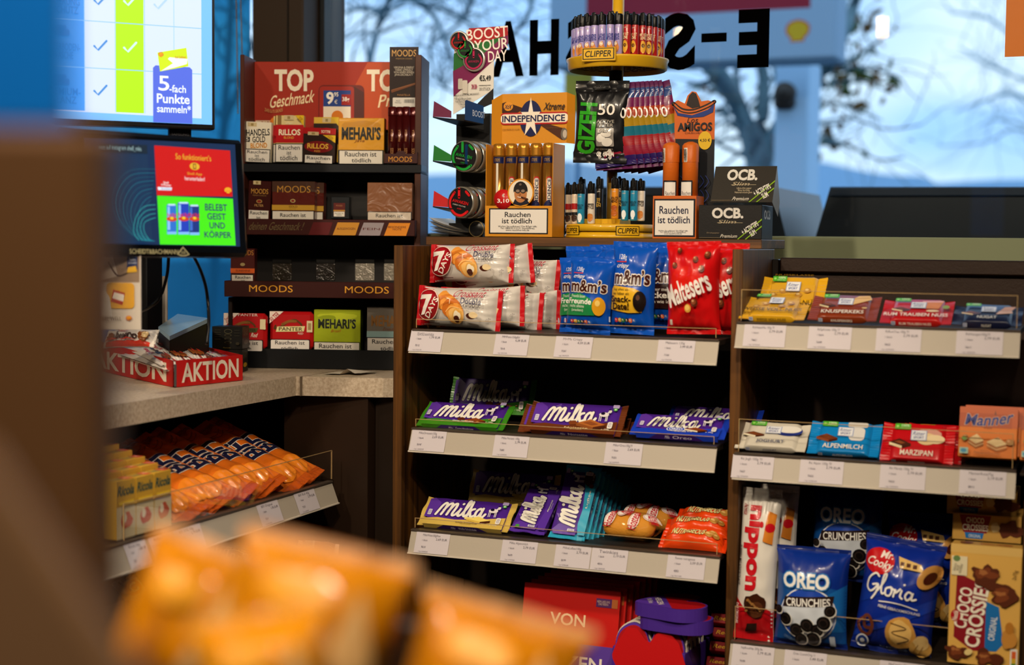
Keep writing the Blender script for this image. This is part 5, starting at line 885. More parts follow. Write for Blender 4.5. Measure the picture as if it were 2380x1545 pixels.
# leaflets
for i in range(12):
    a = onY(993 + (i * 5) % 9, 546, 2.47); b = onY(1090 - (i * 7) % 12, 546, 2.47); L_ = (b.x - a.x); z = LZ + .0004 + i * .0011; lift = .002 * i
    e = thing('leaflet', '%s folded white leaflet from the bottom of the fanned pile' % ORD[i] if i < 11 else 'topmost white leaflet of the fanned pile, curling up', 'leaflet', (a.x, 2.475, z), 'fanned pile of leaflets'); q = MB()
    q.grid(lambda u, v: (u * L_, v * .1 + .003 * i * u, lift * (1 - u) ** 2 + .0002 * math.sin(u * 9 + i)), 10, 2, mat('#cfc8bc' if i % 3 else '#8a8f9a', .6)); q.grid(lambda u, v: (u * L_, (1 - v) * .1 + .003 * i * u, -.0004 + lift * (1 - u) ** 2 + .0002 * math.sin(u * 9 + i)), 10, 2, mat('#b0a89c', .6)); q.build('sheet', e)
# can tower
M, w, h = fz(2.50, 1043, 1122, 262); MA_ = M; e = thing('can_tower', 'black cardboard tower with three trays of round tins and a slanted price header', 'display', M); bk = card('#0b0b0c')
H4 = h; q = MB(); q.box((0, 0, -.05), (w, H4, -.03), bk); q.box((0, .0, -.03), (w, .025, .0), bk); q.build('column', e)
def ly(px, py, z=0): p = M.inverted() @ hit(PL(2.50 - z), px, py); return p.x, p.y
cols = ['#6a1440', '#0f7a28', '#c01418']
for k, (yy, wd) in enumerate(((283, 'BOOST'), (385, 'YOUR'), (491, 'DAY'))):
    q = MB(); x0, y0 = ly(1006, yy - 12, .04); x1, y1 = ly(1083, yy - 4, .04); x2, y2 = ly(1122, yy + 20, .0)
    b = card('#0c0c0e')
    q.add([(x0, y0, .04), (x1 - .002, y1, .045), (w, y2 + .012, .0), (.01, y2 + .012, -.03), (x0, y0 - .002, .04), (x1 - .002, y1 - .002, .045), (w, y2 + .01, 0), (.01, y2 + .01, -.03)], [(0, 1, 2, 3), (7, 6, 5, 4), (0, 4, 5, 1), (1, 5, 6, 2)], b); q.build('tray', e)
    q = MB(); q.add([(x0, y0, .04), (x0 + .032, y0 - .002, .030), (x0 + .032, y0 + .010, .030), (x0 + .002, y0 + .028, .04), (x0, y0, .0392), (x0 + .032, y0 - .002, .0292), (x0 + .032, y0 + .010, .0292), (x0 + .002, y0 + .028, .0392)], [(0, 1, 2, 3), (7, 6, 5, 4), (3, 2, 6, 7), (0, 4, 5, 1)], card(cols[k])); q.build('tray_flap', e, ['dark purple flap', 'green flap', 'red flap'][k])
    q = MB(); P0, P1 = (x1, y1), (x2 + .001, y2 + .012); dz = .045
    fl = lambda x, y, ez: (P0[0] + (P1[0] - P0[0]) * x / .05, P0[1] + (P1[1] - P0[1]) * x / .05 + y, dz * (1 - x / .05) + ez)
    q.add([fl(0, 0, 0), fl(.05, 0, 0), fl(.05, .032, 0), fl(.004, .036, 0), fl(0, .034, 0), fl(0, 0, -.001), fl(.05, 0, -.001), fl(.05, .032, -.001), fl(.004, .036, -.001), fl(0, .034, -.001)], [(0, 1, 2, 3, 4), (9, 8, 7, 6, 5), (3, 8, 9, 4)], card('#14427a')); design(q, [('t', wd, .42, .3, 1.1, .62, '#b8c8e0', {'b': .03})], .05, .034, lambda x, y, ez: fl(x, y, ez + .0003)); q.build('tray_front', e)
# header card of the tower
zh = -.028; poly = [ly(*p, zh) for p in ((1053, 266), (1056, 106), (1068, 82), (1088, 76), (1090, 66), (1180, 60), (1181, 100), (1148, 138), (1147, 208))]
q = MB(); q.prism(poly, zh - .001, zh, card('#e0dcd4')); 
def pp_(l, c, lay):
    vs, ts = fan([ly(*p, zh) for p in l]); q.add([(x, y, zh + EPS * lay) for x, y in vs], ts, card(c))
pp_([(1054, 225), (1053, 165), (1150, 100), (1181, 72), (1181, 100), (1150, 138)], '#7a1850', 1); pp_([(1054, 165), (1055, 125), (1120, 90), (1181, 76), (1120, 128)], '#1f6a2c', 2); pp_([(1054, 110), (1068, 82), (1088, 76), (1090, 66), (1180, 60), (1181, 82), (1120, 98)], '#a8161c', 3); pp_([(1125, 225), (1147, 205), (1147, 240), (1085, 266)], '#141416', 1)
bx = ly(1050, 270, zh); tx_ = ly(1182, 58, zh); HW, HHt = tx_[0] - bx[0], tx_[1] - bx[1]
design(q, [('t', 'BOOST', .26, .86, .99, .98, '#f0e8e0', {'b': .02, 'a': 3}), ('t', 'YOUR', .40, .73, 1, .85, '#f0e8e0', {'b': .02, 'a': 3}), ('t', 'DAY', .65, .60, .98, .72, '#f0e8e0', {'b': .02, 'a': 3}), ('t', '€5,49', .5, .38, .70, .45, '#2a2a2a', {'b': .04}), ('r', .49, .335, .7, .34, '#4a4a4a'), ('t', '20 STÜCK', .5, .28, .7, .32, '#3a3a3a'), ('t', '»»', .36, .30, .46, .35, '#a01c50', {'b': .03}), ('r', .12, .3, .2, .42, '#c8c0b4', .2), ('r', .2, .25, .29, .4, '#d4ccc0', .2), ('t', 'MACH SCHLUSS MIT MÜDIGKEIT', .06, .23, .5, .25, '#2a2a2a', {'b': .02, 'a': 3}), ('t', '> 80 mg Koffein pro Gramm\n> mit Vitamin B5 & Taurin\n> ohne Zucker\n> vegan', .06, .08, .36, .21, '#3a3a3a')], HW, HHt, lambda x, y, ez: (bx[0] + x, bx[1] + y, zh + EPS * 4 + ez)); q.build('header_card', e)
for k, (px, py, c) in enumerate(((1066, 95, '#c01820'), (1081, 114, '#1f8a30'), (1101, 138, '#b01850'))):
    q = MB(); x, y = ly(px, py, zh + .008); r = .0175 + .0035 * (k == 2); q.lathe([(0, -.004), (r + .001, -.004), (r + .001, .001), (r, .002), (r * .92, .002)], mat('#c8c4ba', .3, .6), 30, (x, y, zh + .006)); q.lathe([(r * .92, .0019), (0, .0019)], card('#121214'), 30, (x, y, zh + .006)); design(q, [('e', .5, .5, .46, .46, '#121214'), ('l', [(.25, .7), (.12, .45), (.25, .2), (.5, .1), (.75, .2), (.88, .45), (.75, .7)], .08, c), ('l', [(.5, .6), (.5, .9)], .09, c), ('t', 'AWAKEN', .25, .36, .75, .46, c)], 2 * r, 2 * r, lambda a, b, ez: (x - r + a, y - r + b, zh + .0081 + ez)); q.build('header_tin_picture', e)
def awk(label, px, py, c, d, rz=0, grp=None, R_=.028):
    p = onY(px, py, d); E = thing('pouch_tin', label, 'tin', Matrix.Translation(p) @ Matrix.Rotation(math.radians(rz), 4, 'Z') @ Matrix.Rotation(PI / 2, 4, 'X'), grp); r = R_
    q = MB(); q.lathe([(0, -.018), (r, -.018), (r + .0006, -.016), (r + .0006, -.003), (r, -.001), (r * .94, 0)], mat('#b8b2a4', .25, .7), 40); q.build('tin_body', E); q = MB(); q.lathe([(r * .94, 0), (0, .0004)], card('#0e0e10'), 40)
    design(q, [('l', [(.28, .82), (.12, .6), (.12, .36), (.3, .14), (.55, .08), (.78, .2)], .08, c), ('l', [(.72, .84), (.84, .72)], .08, c), ('l', [(.46, .66), (.46, .93)], .09, c), ('t', 'AWAKEN', .2, .46, .82, .56, c, {'a': -12, 'b': .02}), ('t', 'ENERGY POUCHES', .22, .38, .72, .42, '#d8d0c8', {'a': -12}), ('t', 'cola', .4, .27, .56, .33, c, {'a': -12, 's': .3})], 2 * r, 2 * r, lambda a, b, ez: (a - r, b - r, .0004 + ez)); q.build('lid_print', E); return E
t1 = awk('green ringed black tin in the middle tray of the can tower', 1078, 363, '#1fa03c', 2.463, -8); t2 = awk('red ringed black tin in the lowest tray of the can tower', 1070, 470, '#d81c20', 2.455, -10)
for k in range(2):
    copy_thing(t1, t1.matrix_world @ Matrix.Translation((.004 * (k + 1), .0, -.0185 * (k + 1))), '%s tin behind the green ringed one, only its rim visible' % ORD[k], 'tins hidden behind the front ones'); copy_thing(t2, t2.matrix_world @ Matrix.Translation((.005 * (k + 1), .0, -.0185 * (k + 1))), '%s tin behind the red ringed one, only its rim visible' % ORD[k], 'tins hidden behind the front ones')

# lighter carousel
yp = mat('#d9a81c', .35, 0, 0, 0, 0, .3); cY = 2.555; cx_ = onY(1421, 520, cY).x; tX = onY(1436, 100, cY).x
def zY(py, px=1430): return onY(px, py, cY).z
Mc = Matrix.Translation((cx_, cY, LZ)); e = thing('lighter_carousel', 'yellow plastic lighter carousel with a tall pole, centre of the ledge', 'display', Mc)
q = MB(); z1 = zY(395) - LZ; q.lathe([(.0, .001), (.0095, .001), (.0095, z1), (0, z1)], mat('#7a5c1a', .4), 20); q.build('lower_pole', e); q = MB(); z2 = zY(-60) - LZ; dx = tX - cx_; q.lathe([(.0, zY(190) - LZ), (.0105, zY(190) - LZ), (.0105, z2), (0, z2)], yp, 20, (dx, 0, 0)); q.build('pole', e)
q = MB(); q.lathe([(0, zY(400) - LZ), (.0125, zY(400) - LZ), (.0125, zY(165) - LZ), (0, zY(165) - LZ)], mat('#0c0c0c', .3), 20, (dx * .7, 0, 0)); q.build('sleeve', e)
q = MB(); R1 = .083; q.lathe([(0, 0), (R1, 0), (R1 + .001, .002), (R1 + .001, .004), (R1 - .004, .011), (R1 - .01, .0115), (0, .0115)], yp, 48); q.build('base_plate', e)
q = MB(); q.lathe([(0, .012), (R1, .012), (R1, .0235), (R1 - .0015, .0245), (0, .0245)], yp, 48); q.box((-.045, -.045, .0245), (.03, .02, .034), yp, .001); q.build('lower_ring', e)
TZ = zY(148, 1433) - LZ; R2 = .0885
q = MB(); q.lathe([(R2 - .003, -.014), (R2, -.012), (R2 + .001, 0), (R2 + .003, .003), (R2 + .003, .006), (R2, .0065), (.0, .0065)], yp, 56, (dx, 0, TZ)); q.lathe([(R2 - .003, -.014), (R2 - .005, -.013), (R2 - .005, .0), (.012, .0)], mat('#a88418', .5), 56, (dx, 0, TZ)); q.build('upper_tray', e)
q = MB()
for ring, nn in ((.076, 30), (.058, 22), (.04, 14)):
    for i in range(nn): a = 2 * PI * i / nn; q.lathe([(.0055, -.006), (.0072, -.006), (.0072, .001)], mat('#8a6c14', .5), 8, (dx + ring * math.cos(a), ring * math.sin(a), TZ))
q.build('tray_sockets', e)
q = MB(); sg = lambda x, y, ez: (dx - .035 + x, -(R2 + .004) - ez, TZ - .004 + y); q.box((dx - .036, -(R2 + .0038), TZ - .006), (dx + .026, -(R2 - .002), TZ + .0175), yp, .001)
design(q, [('r', .02, .06, .98, .94, '#16140a'), ('r', .05, .12, .95, .88, '#dcac1c'), ('t', 'CLIPPER', .1, .26, .9, .74, '#16140a', {'b': .03, 's': .15})], .060, .0215, sg); q.build('name_plate', e)
for a0, lb in ((-128, 'l'), (-50, 'r')):
    q = MB(); A1 = math.radians(a0)
    def sg(x, y, ez): an = A1 + (x - .025) / R1; return ((R1 + .0008 + ez) * math.cos(an), (R1 + .0008 + ez) * math.sin(an), .0035 + y)
    design(q, [('r', .02, .06, .98, .94, '#16140a'), ('r', .05, .12, .95, .88, '#dcac1c'), ('t', 'CLIPPER', .1, .26, .9, .74, '#16140a', {'b': .03, 's': .15})], .046, .019, sg, .006); q.build('name_plate', e)
LT = {}
def lighter(kind, M, label, grp):
    if kind in LT: return copy_thing(LT[kind], M, label, grp)
    body, ops = {'dog': ('#a89ad0', [('t', 'I LOVE', .2, .62, .8, .72, '#1a2c8a', {'b': .06}), ('t', 'MY DOG', .2, .52, .8, .61, '#1a2c8a', {'b': .06}), blob(.5, .28, .25, .2, '#c87a2c', 4), ('e', .5, .4, .14, .07, '#e8dcc8')]),
      'red': ('#a81c1c', [('t', 'MY 1ST\nLOVE', .2, .55, .8, .75, '#f0e0b0', {'b': .05}), blob(.5, .3, .25, .2, '#d9a028', 5), ('e', .5, .35, .12, .06, '#3a1a10')]),
      'blue': ('#1f84a8', [('t', 'ENDLICH\nLEBEN', .2, .5, .8, .66, '#0c3448', {'b': .05}), ('e', .5, .22, .2, .14, '#e8ecec'), ('r', .4, .05, .6, .3, '#e8ecec')]),
      'orange': ('#d98a1c', [('t', 'DOLCE\nMENO', .15, .55, .85, .74, '#2a1408', {'b': .05}), blob(.5, .38, .3, .08, '#a8501c', 3), blob(.5, .2, .3, .1, '#b8601c', 5)]),
      'white': ('#ddd2c0', [('t', 'UPPER\nSTYLE', .15, .5, .85, .68, '#2a2420', {'b': .05}), blob(.5, .22, .25, .15, '#c87a2c', 7)]),
      'stripe': ('#e0cdb4', [('r', 0, .5, 1, .7, '#a81c1c'), ('r', 0, .3, 1, .4, '#1c1c1c'), blob(.5, .2, .25, .12, '#3a2418', 7)]),
      'black': ('#161210', [('t', 'SS\nAL\nEN', .3, .4, .7, .7, '#c8a040', {'b': .05})])}[kind]
    e = thing('lighter', label, 'lighter', M, grp); r = .0066
    q = MB(); q.lathe([(0, .0), (r * .9, .0), (r, .002), (r, .052), (r * .96, .053)], mat(body, .3, 0, 0, 0, 0, .4), 16); q.build('body', e)
    q = MB(); q.lathe([(r * 1.02, .053), (r * 1.05, .054), (r * 1.02, .069), (r * .9, .071), (0, .071)], mat('#0c0c0c', .35), 16); q.box((-.003, -.0075, .058), (.003, -.004, .0745), mat('#0c0c0c', .35), .0015); q.build('cap', e)
    q = MB(); W = .019
    def sf(x, y, ez): an = (x - W / 2) / r - PI / 2; return ((r + .0002 + ez) * math.cos(an), (r + .0002 + ez) * math.sin(an), y)
    design(q, [('t', 'CLIPPER', .35, .9, .65, .94, '#e0d8c8')] + ops, W, .052, sf, .005); q.build('wrap_print', e); LT[kind] = e; return e
random.seed(5); n = 0; LL = []
for ring, nn, cnt in ((.077, 33, 33), (.058, 24, 24)):
    for i in range(nn):
        a = 2 * PI * (i + .5) / nn
        if ring > .07 and math.sin(a) > .55: continue
        if ring < .07 and (i % 2 or math.sin(a) > .2): continue
        x, y = ring * math.cos(a), ring * math.sin(a); s = (x / .077)
        k = 'red' if s > .38 and y < .06 else 'dog'
        LL.append((px_of(Mc @ V((dx + x, y, TZ + .04)))[0], ring > .07, k, Mc @ Matrix.Translation((dx + x, y, TZ + .004)) @ Matrix.Rotation(random.uniform(-.5, .5), 4, 'Z') @ Matrix.Diagonal((1, 1, 1.02 + .05 * (ring < .07), 1)), y < 0))
cnt = {}
for px, outer, k, Mx, near in sorted(LL, key=lambda t: t[0]):
    key = (outer, k, near); n = cnt[key] = cnt.get(key, -1) + 1
    lb = {(True, True): '%s %s lighter from the left, front rim of the round upper tray', (True, False): '%s %s lighter from the left, far rim of the round upper tray', (False, True): '%s %s lighter from the left, inner ring of the upper tray, nearer half', (False, False): '%s %s lighter from the left, inner ring of the upper tray, far half'}[(outer, near)] % (ORD[n % 20], 'lilac dog' if k == 'dog' else 'red')
    lighter(k, Mx, lb, 'lighters on the upper tray')
for k, px, d, dz, lb in (('stripe', 1322, -.02, 0, 'red and white striped lighter at the far left of the lower ring'), ('stripe', 1337, -.045, 0, 'cream lighter with a dark band, second in the lower ring'), ('blue', 1350, -.06, 0, 'blue lighter at the left of the lower ring'), ('white', 1374, -.072, 0, 'off-white lighter in front at the left of the lower ring'), ('black', 1393, -.03, .01, 'tall black lighter standing higher near the pole'), ('black', 1352, .02, .012, 'black capped lighter at the back left of the lower ring'), ('orange', 1429, -.06, .009, 'orange yellow lighter right of the pole on the lower ring'), ('blue', 1452, -.05, .006, 'left one of two blue lighters at the right of the lower ring'), ('blue', 1473, -.045, .006, 'right one of two blue lighters at the right of the lower ring'), ('white', 1490, -.03, .006, 'pale lighter with a barcode at the right end of the lower ring'), ('black', 1441, .01, .012, 'black capped lighter behind the orange one')):
    p = onY(px, 500, cY + d); lighter(k, Matrix.Translation((p.x, cY + d, LZ + .0248 + dz)), lb, 'lighters on the lower ring')

# hanging filter bags
M, w, h = fit(PL(2.492), 1332, 378, 1456, 188, 0)
e = thing('filter_bag', 'black zip bag of cigarette filters with green vertical lettering, hanging in front', 'filter bag', M @ Matrix.Rotation(math.radians(-1.5), 4, 'Z')); S = bag(e, w, h, .012, foil('#141416', .3, 14), 'v', .13, 91, foil('#18181a', .15, 14), 1.3)
q = MB(); design(q, [('t', 'GIZEH', .10, .12, .42, .72, '#2fa01c', {'a': 87, 'b': .09}), ('t', '50', .48, .58, .80, .71, '#ece6dc', {'b': .02}), ('t', 'ACTIVE\nFILTER', .46, .44, .80, .52, '#b8b0a4'), ('r', .46, .2, .80, .42, '#8f8a84', .05), ('e', .56, .3, .09, .05, '#e4dfd6', 20), ('e', .68, .25, .1, .05, '#e4dfd6', 15), ('e', .66, .35, .1, .04, '#d8d2c8', -10), ('r', .5, .36, .76, .41, '#c8c2b8'), ('t', 'GIZEH', .54, .365, .72, .40, '#2a2a2a', {'b': .03}), ('t', 'MIT KOKOSKOHLE', .46, .155, .78, .175, '#9a9488'), ('t', 'Ø 6MM', .46, .08, .78, .14, '#ece6dc', {'b': .01}), ('r', .36, .89, .66, .955, '#050505', .4)], w, h, lambda x, y, ez: S(x, y, ez * 1.5 + .0003), .006, kind=lambda c: mat(c, .3, 0, 0, .2, 14, .3)); q.build('printed_design', e)
src = None
bandc = ['#b8681c', '#b89a1c', '#1c7a9a', '#8a1c7a', '#c01c24', '#d9602a', '#2a6a9a', '#a01c50']
for i in range(8):
    px = 1376 + 11 * i + (i == 7) * 8; M, w, h = fit(PL(2.499 + .0055 * i), px, 392 - i, px + 96, 193 + 2 * i, 0)
    M = M @ Matrix.Translation((w, h, 0)) @ Matrix.Rotation(math.radians(3 + i * 1.7), 4, 'Z') @ Matrix.Translation((-w, -h, 0))
    lb = ['rainbow striped filter bag hanging right behind the black bag'] + ['%s rainbow striped filter bag in the tight row beside the black one' % ORD[j] for j in range(1, 7)] + ['rainbow striped filter bag hanging at the right end, its front facing out']
    if src is None:
        e = thing('filter_bag', lb[i], 'filter bag', M, 'rainbow filter bags'); S = bag(e, w, h, .008, foil('#a81c2c', .3, 14), 'v', .1, 95, foil('#5a1c50', .3, 14), 1.0)
        q = MB(); o = [('p', [(0, .9 - k * .11), (1, .93 - k * .11), (1, .82 - k * .11), (0, .79 - k * .11)], c) for k, c in enumerate(['#24407c', '#701c50', '#a83c1c', '#a8841c', '#1c6a80', '#981c24', '#8a1c34', '#2c1c5c'])]
        o += [('t', 'GIZEH', .1, .1, .44, .68, '#e0dcd4', {'a': 88, 'b': .07}), ('t', '50', .55, .58, .85, .7, '#e0dcd4', {'b': .02})]
        design(q, o, w, h, lambda x, y, ez: S(x, y, ez * 1.5 + .0003), .006, kind=lambda c: mat(c, .3, 0, 0, .2, 14, .3)); q.build('printed_design', e); src = e
    else: copy_thing(src, M, lb[i], 'rainbow filter bags')

# sombrero cigar box
M, w, h = fz(2.462, 1516, 1617, 455); e = thing('cigar_box', 'orange cigar box with two tubes and a sombrero header card, right of the carousel', 'display', M); oc = card('#c8601c')
q = MB(); q.box((0, 0, -.05), (w, h, 0), oc, .0006); q.build('open_box', e)
q = MB(); design(q, [('r', .03, .04, .98, .93, '#12141c'), ('r', .06, .08, .94, .89, '#e4ded6'), ('t', 'Rauchen', .16, .58, .82, .76, '#1a1c3a', {'b': .02}), ('t', 'ist tödlich', .13, .36, .86, .52, '#1a1c3a', {'b': .02}), ('t', 'Wollen Sie aufhören? Die BZgA hilft:\nTel.: 0800 8 313131 (kostenfrei),\nwww.rauchfrei-info.de', .14, .10, .82, .20, '#2a2a30')], w, h); q.build('warning_print', e)
hx = lambda px, z: along(M @ V((0, 0, -z)), V((1, 0, 0)), 0, px); hy = lambda py, z: along(M @ V((.05, 0, -z)), UP, 1, py)
Z = .052; P_ = [(hx(a, Z), hy(b, Z)) for a, b in ((1568, 455), (1562, 250), (1560, 238), (1570, 232), (1586, 240), (1592, 222), (1602, 212), (1612, 214), (1620, 228), (1624, 236), (1640, 234), (1656, 240), (1656, 455))]
q = MB(); q.prism(P_, -Z - .001, -Z, oc); q.build('header_card', e)
X0, X1, Y0, Y1 = hx(1560, Z), hx(1657, Z), 0, hy(212, Z)
def uv(px, py): return ((hx(px, Z) - X0) / (X1 - X0), hy(py, Z) / Y1)
q = MB(); design(q, [('p', [(0.06, 0), (.06, uv(0, 322)[1]), (1, uv(0, 325)[1]), (1, 0)], '#0c1018'), ('p', [uv(*p) for p in ((1590, 244), (1596, 222), (1604, 214), (1612, 218), (1618, 234), (1622, 248), (1604, 252))], '#1a0c08'), ('p', [uv(*p) for p in ((1560, 246), (1572, 262), (1604, 268), (1640, 256), (1655, 242), (1652, 262), (1630, 272), (1600, 274), (1570, 268))], '#16307a'), ('l', [uv(*p) for p in ((1560, 240), (1580, 255), (1606, 258), (1636, 248), (1655, 238))], .028, '#1a0c08'), ('l', [uv(*p) for p in ((1562, 241), (1580, 256), (1606, 259), (1636, 249), (1654, 239))], .010, '#c8601c'), ('t', 'Los', uv(1594, 0)[0], uv(0, 285)[1], uv(1618, 0)[0], uv(0, 273)[1], '#3a140c', {'s': .3}), ('t', 'AMIGOS', uv(1572, 0)[0], uv(0, 304)[1], uv(1650, 0)[0], uv(0, 286)[1], '#14141c', {'b': .07}), ('t', 'CHURCHILL', uv(1588, 0)[0], uv(0, 311)[1], uv(1628, 0)[0], uv(0, 307)[1], '#3a140c'), ('e', *uv(1635, 327), .16, .062, '#d9b020'), ('t', '4,50 €', uv(1623, 0)[0], uv(0, 331)[1], uv(1647, 0)[0], uv(0, 323)[1], '#1a1408', {'b': .03})] + [('l', [(.2 + .12 * (k % 6), .06 + .08 * (k // 6) * 1.2), (.3 + .12 * (k % 6), .1 + .08 * (k // 6) * 1.2), (.22 + .12 * (k % 6), .14 + .08 * (k // 6) * 1.2)], .005, '#1c2c6a') for k in range(24)], X1 - X0, Y1, lambda x, y, ez: (X0 + x, y, -Z + ez + .0003)); q.build('header_print', e)
Mg = M
for i, (a, b) in enumerate(((1538, 1574), (1583, 1619))):
    x0, x1 = hx(a, .02), hx(b, .02); r = (x1 - x0) / 2; hh = hy(330, .02) - h; t = thing('cigar_tube', ['left orange cigar tube with barcode in the sombrero box', 'right orange cigar tube in the sombrero box'][i], 'cigar', Mg @ Matrix.Translation(((x0 + x1) / 2, h + .0005, -.022)), 'orange cigar tubes')
    om = mat('#c8621a', .4, 0, 0, .1, 90); q = MB(); q.lathe([(0, 0), (r, 0), (r, hh * .62), (r * 1.0, hh * .625)], om, 28, (0, 0, 0), RX); q.build('tube', t); q = MB(); q.lathe([(r * 1.04, hh * .62), (r * 1.04, hh * .93), (r * .8, hh * .97), (r * .3, hh), (0, hh)], om, 28, (0, 0, 0), RX); q.build('cap', t)
    q = MB(); cyl_print(q, [('r', .1 + .15 * i, .62, .3 + .15 * i, .88, '#ece6dc')] + [('r', .12 + .15 * i, .63 + .02 * k, .28 + .15 * i, .64 + .02 * k, '#1a1a1a') for k in range(12)] + [('r', .3 - .15 * i, .0, .85 - .15 * i, .28, '#12141c'), ('r', .35 - .15 * i, .0, .8 - .15 * i, .25, '#e4ded6'), ('t', 'Rauchen', .4 - .15 * i, .01, .78 - .15 * i, .08, '#1a1c3a')], r * 2.6, hh, (0, 0, 0), r * 1.045, y0=0); q.build('printed_design', t)
# rolling paper boxes
MO, w, h = fz(2.456, 1623, 1770, 476, 0, 0); OC = [('t', 'OCB.', .22, .62, .70, .90, '#d8d4cc', {'b': .08}), ('t', 'Slim', .32, .46, .60, .56, '#b8a888', {'s': .5}), ('l', [(.3, .48), (.7, .48)], .01, '#b8a888'), ('p', [(.62, 0), (.64, 0), (1, .56), (1, .6)], '#8ab81c'), ('p', [(.74, 0), (.76, 0), (1, .36), (1, .4)], '#8ab81c'), ('t', '+ ACTIV’TIPS\nSLIM', .7, .1, .98, .42, '#f0ece4', {'a': 32, 'b': .03}), ('t', 'Premium', .36, .04, .62, .14, '#e0d8c8', {'s': .4}), ('l', [(.02, .04), (.34, .04)], .012, '#7a6a50')]
e = thing('paper_box', 'black rolling paper box with an open lid leaning behind it, right end of the ledge', 'box', MO)
pack(e, w, h, .085, card('#131110'), OC + [('t', 'Drehpapier', .14, .15, .34, .2, '#8a7a60')], .0008, 'carton', side=[('t', 'OCB', .2, .6, .75, .85, '#c8c4bc', {'b': .07})])
M2, w2, h2 = fit(PL(2.475), 1651, 470, 1795, 387, 28); q = MB(); q.box((0, 0, -.0012), (w2, h2, 0), card('#2a2620')); lid = q.build('lid', e); lid.matrix_parent_inverse = MO.inverted() @ M2
q = MB(); q.add([(w2, 0, 0), (w2 + .0006, 0, -.05), (w2 + .0006, h2 * .4, -.05), (w2, h2, 0)], [(0, 1, 2, 3)], card('#8a7a60')); design(q, OC + [('t', 'Ultra-thin paper\nSlow burning\nNatural acacia gum', .38, .22, .66, .40, '#c8b898')], w2, h2); q.build('lid_print', e).matrix_parent_inverse = MO.inverted() @ M2

# ------------------------------------------------------------------ screens behind the counter
def frame(P, ex, ey):
    ex = ex.normalized(); ey = (ey - ex * ey.dot(ex)).normalized(); n = ex.cross(ey)
    return Matrix(((ex.x, ey.x, n.x, P.x), (ex.y, ey.y, n.y, P.y), (ex.z, ey.z, n.z, P.z), (0, 0, 0, 1)))
def loc(M, px, py, z=0):   # pixel column/row on the plane z of the frame
    Mi = M.inverted(); o = Mi @ EYE; d = Mi.to_3x3() @ ray(px, py); t = (z - o.z) / d.z; p = o + d * t; return p.x, p.y
def rng(M, a, b, z=0): x0, y0 = loc(M, a[0], a[1], z); x1, y1 = loc(M, b[0], b[1], z); return x0, min(y0, y1), x1, max(y0, y1)
EM = lambda s: (lambda c: mat(c, .4, 0, s))
def pecten(cx, cy, r, c1='#c01818', c2='#e8b01c', asp=1):
    P = [(cx + r * 1.0 * asp * math.sin(a), cy + r * math.cos(a)) for a in [math.radians(-118 + 236 * k / 16) for k in range(17)]] + [(cx + .42 * r * asp, cy - .62 * r), (cx + .42 * r * asp, cy - .95 * r), (cx - .42 * r * asp, cy - .95 * r), (cx - .42 * r * asp, cy - .62 * r)]
    Q = [(cx + (x - cx) * .82, cy + (y - cy) * .82) for x, y in P]
    return [('p', P, c1), ('p', Q, c2)] + [('l', [(cx + .1 * r * k * asp, cy - .5 * r), (cx + .78 * r * asp * math.sin(math.radians(26 * k)), cy + .78 * r * math.cos(math.radians(26 * k)))], .07 * r, c1) for k in range(-3, 4)]
P0 = EYE + ray(500, 302) * 2.42; a_ = math.radians(46.4)
MT = frame(P0, V((math.cos(a_), math.sin(a_), 0)), UP); x0, _ = loc(MT, -60, 290)
e = thing('wall_screen', 'large bright price list screen with green column, upper left', 'screen', MT); TH = .42
q = MB(); q.box((x0, 0, -.035), (0, TH, 0), mat('#07080a', .3), .002); q.build('housing', e)
L = lambda a, b: loc(MT, a, b)
def PG(pts, c): return ('p', [L(*p) for p in pts], c)
def RC(x0, y0, x1, y1, c):  # sheared with the perspective of the screen
    return PG([(x0, y1), (x1, y1 + (x1 - x0) * .0), (x1, y0), (x0, y0)], c)
s_x0, s_y0 = loc(MT, -60, 278); s_x1, s_y1 = loc(MT, 493, 290); H = TH - .012
def row(py): return L(300, py)[1]
col_ = lambda px: L(px, 150)[0]
o = [('p', [(s_x0, s_y1), (s_x1, s_y1), (s_x1, H), (s_x0, H)], '#6fb4f8'), ('p', [(s_x0, row(262)), (col_(468), row(268)), (col_(468), H), (s_x0, H)], '#c6d4f6'), ('p', [(s_x0, row(262)), (col_(196), row(262)), (col_(196), H), (s_x0, H)], '#3f94ee')]
o += [('p', [(col_(268), row(262)), (col_(334), row(262)), (col_(334), H), (col_(268), H)], '#a8dc08')]
ys = [row(163), row(55), row(-52)]
for y in ys: o.append(('p', [(s_x0, y - .0006), (col_(468), y - .0006), (col_(468), y + .0006), (s_x0, y + .0006)], '#7cb8f4'))
for px in (196, 267, 335, 403): o.append(('p', [(col_(px), row(262)), (col_(px) + .001, row(262)), (col_(px) + .001, H), (col_(px), H)], '#8cc0f6'))
for px, py, c in ((232, 108, '#3c84c8'), (301, 112, '#c4dcec'), (232, 212, '#3c84c8'), (232, 2, '#3c84c8'), (301, 4, '#c4dcec'), (371, 12, '#a4c4e4')):
    x, y = L(px, py); o.append(('l', [(x - .009, y), (x - .003, y - .006), (x + .010, y + .009)], .0032, c, 1))
for py, t in ((24, 'POLIERUNG\n& SCHUTZ'), (128, 'UNTERBODEN-\nWÄSCHE'), (230, 'PREMIUM-\nGLANZ')): o.append(('t', t, col_(108), row(py) - .012, col_(186), row(py) + .012, '#2c7cd4', {'b': .03}))
for py in (75, 190): x, y = L(140, py); o.append(('r', x - .014, y - .006, x + .014, y + .005, '#2c7cd4', .3)); o.append(('r', x - .009, y + .005, x + .009, y + .011, '#2c7cd4', .3))
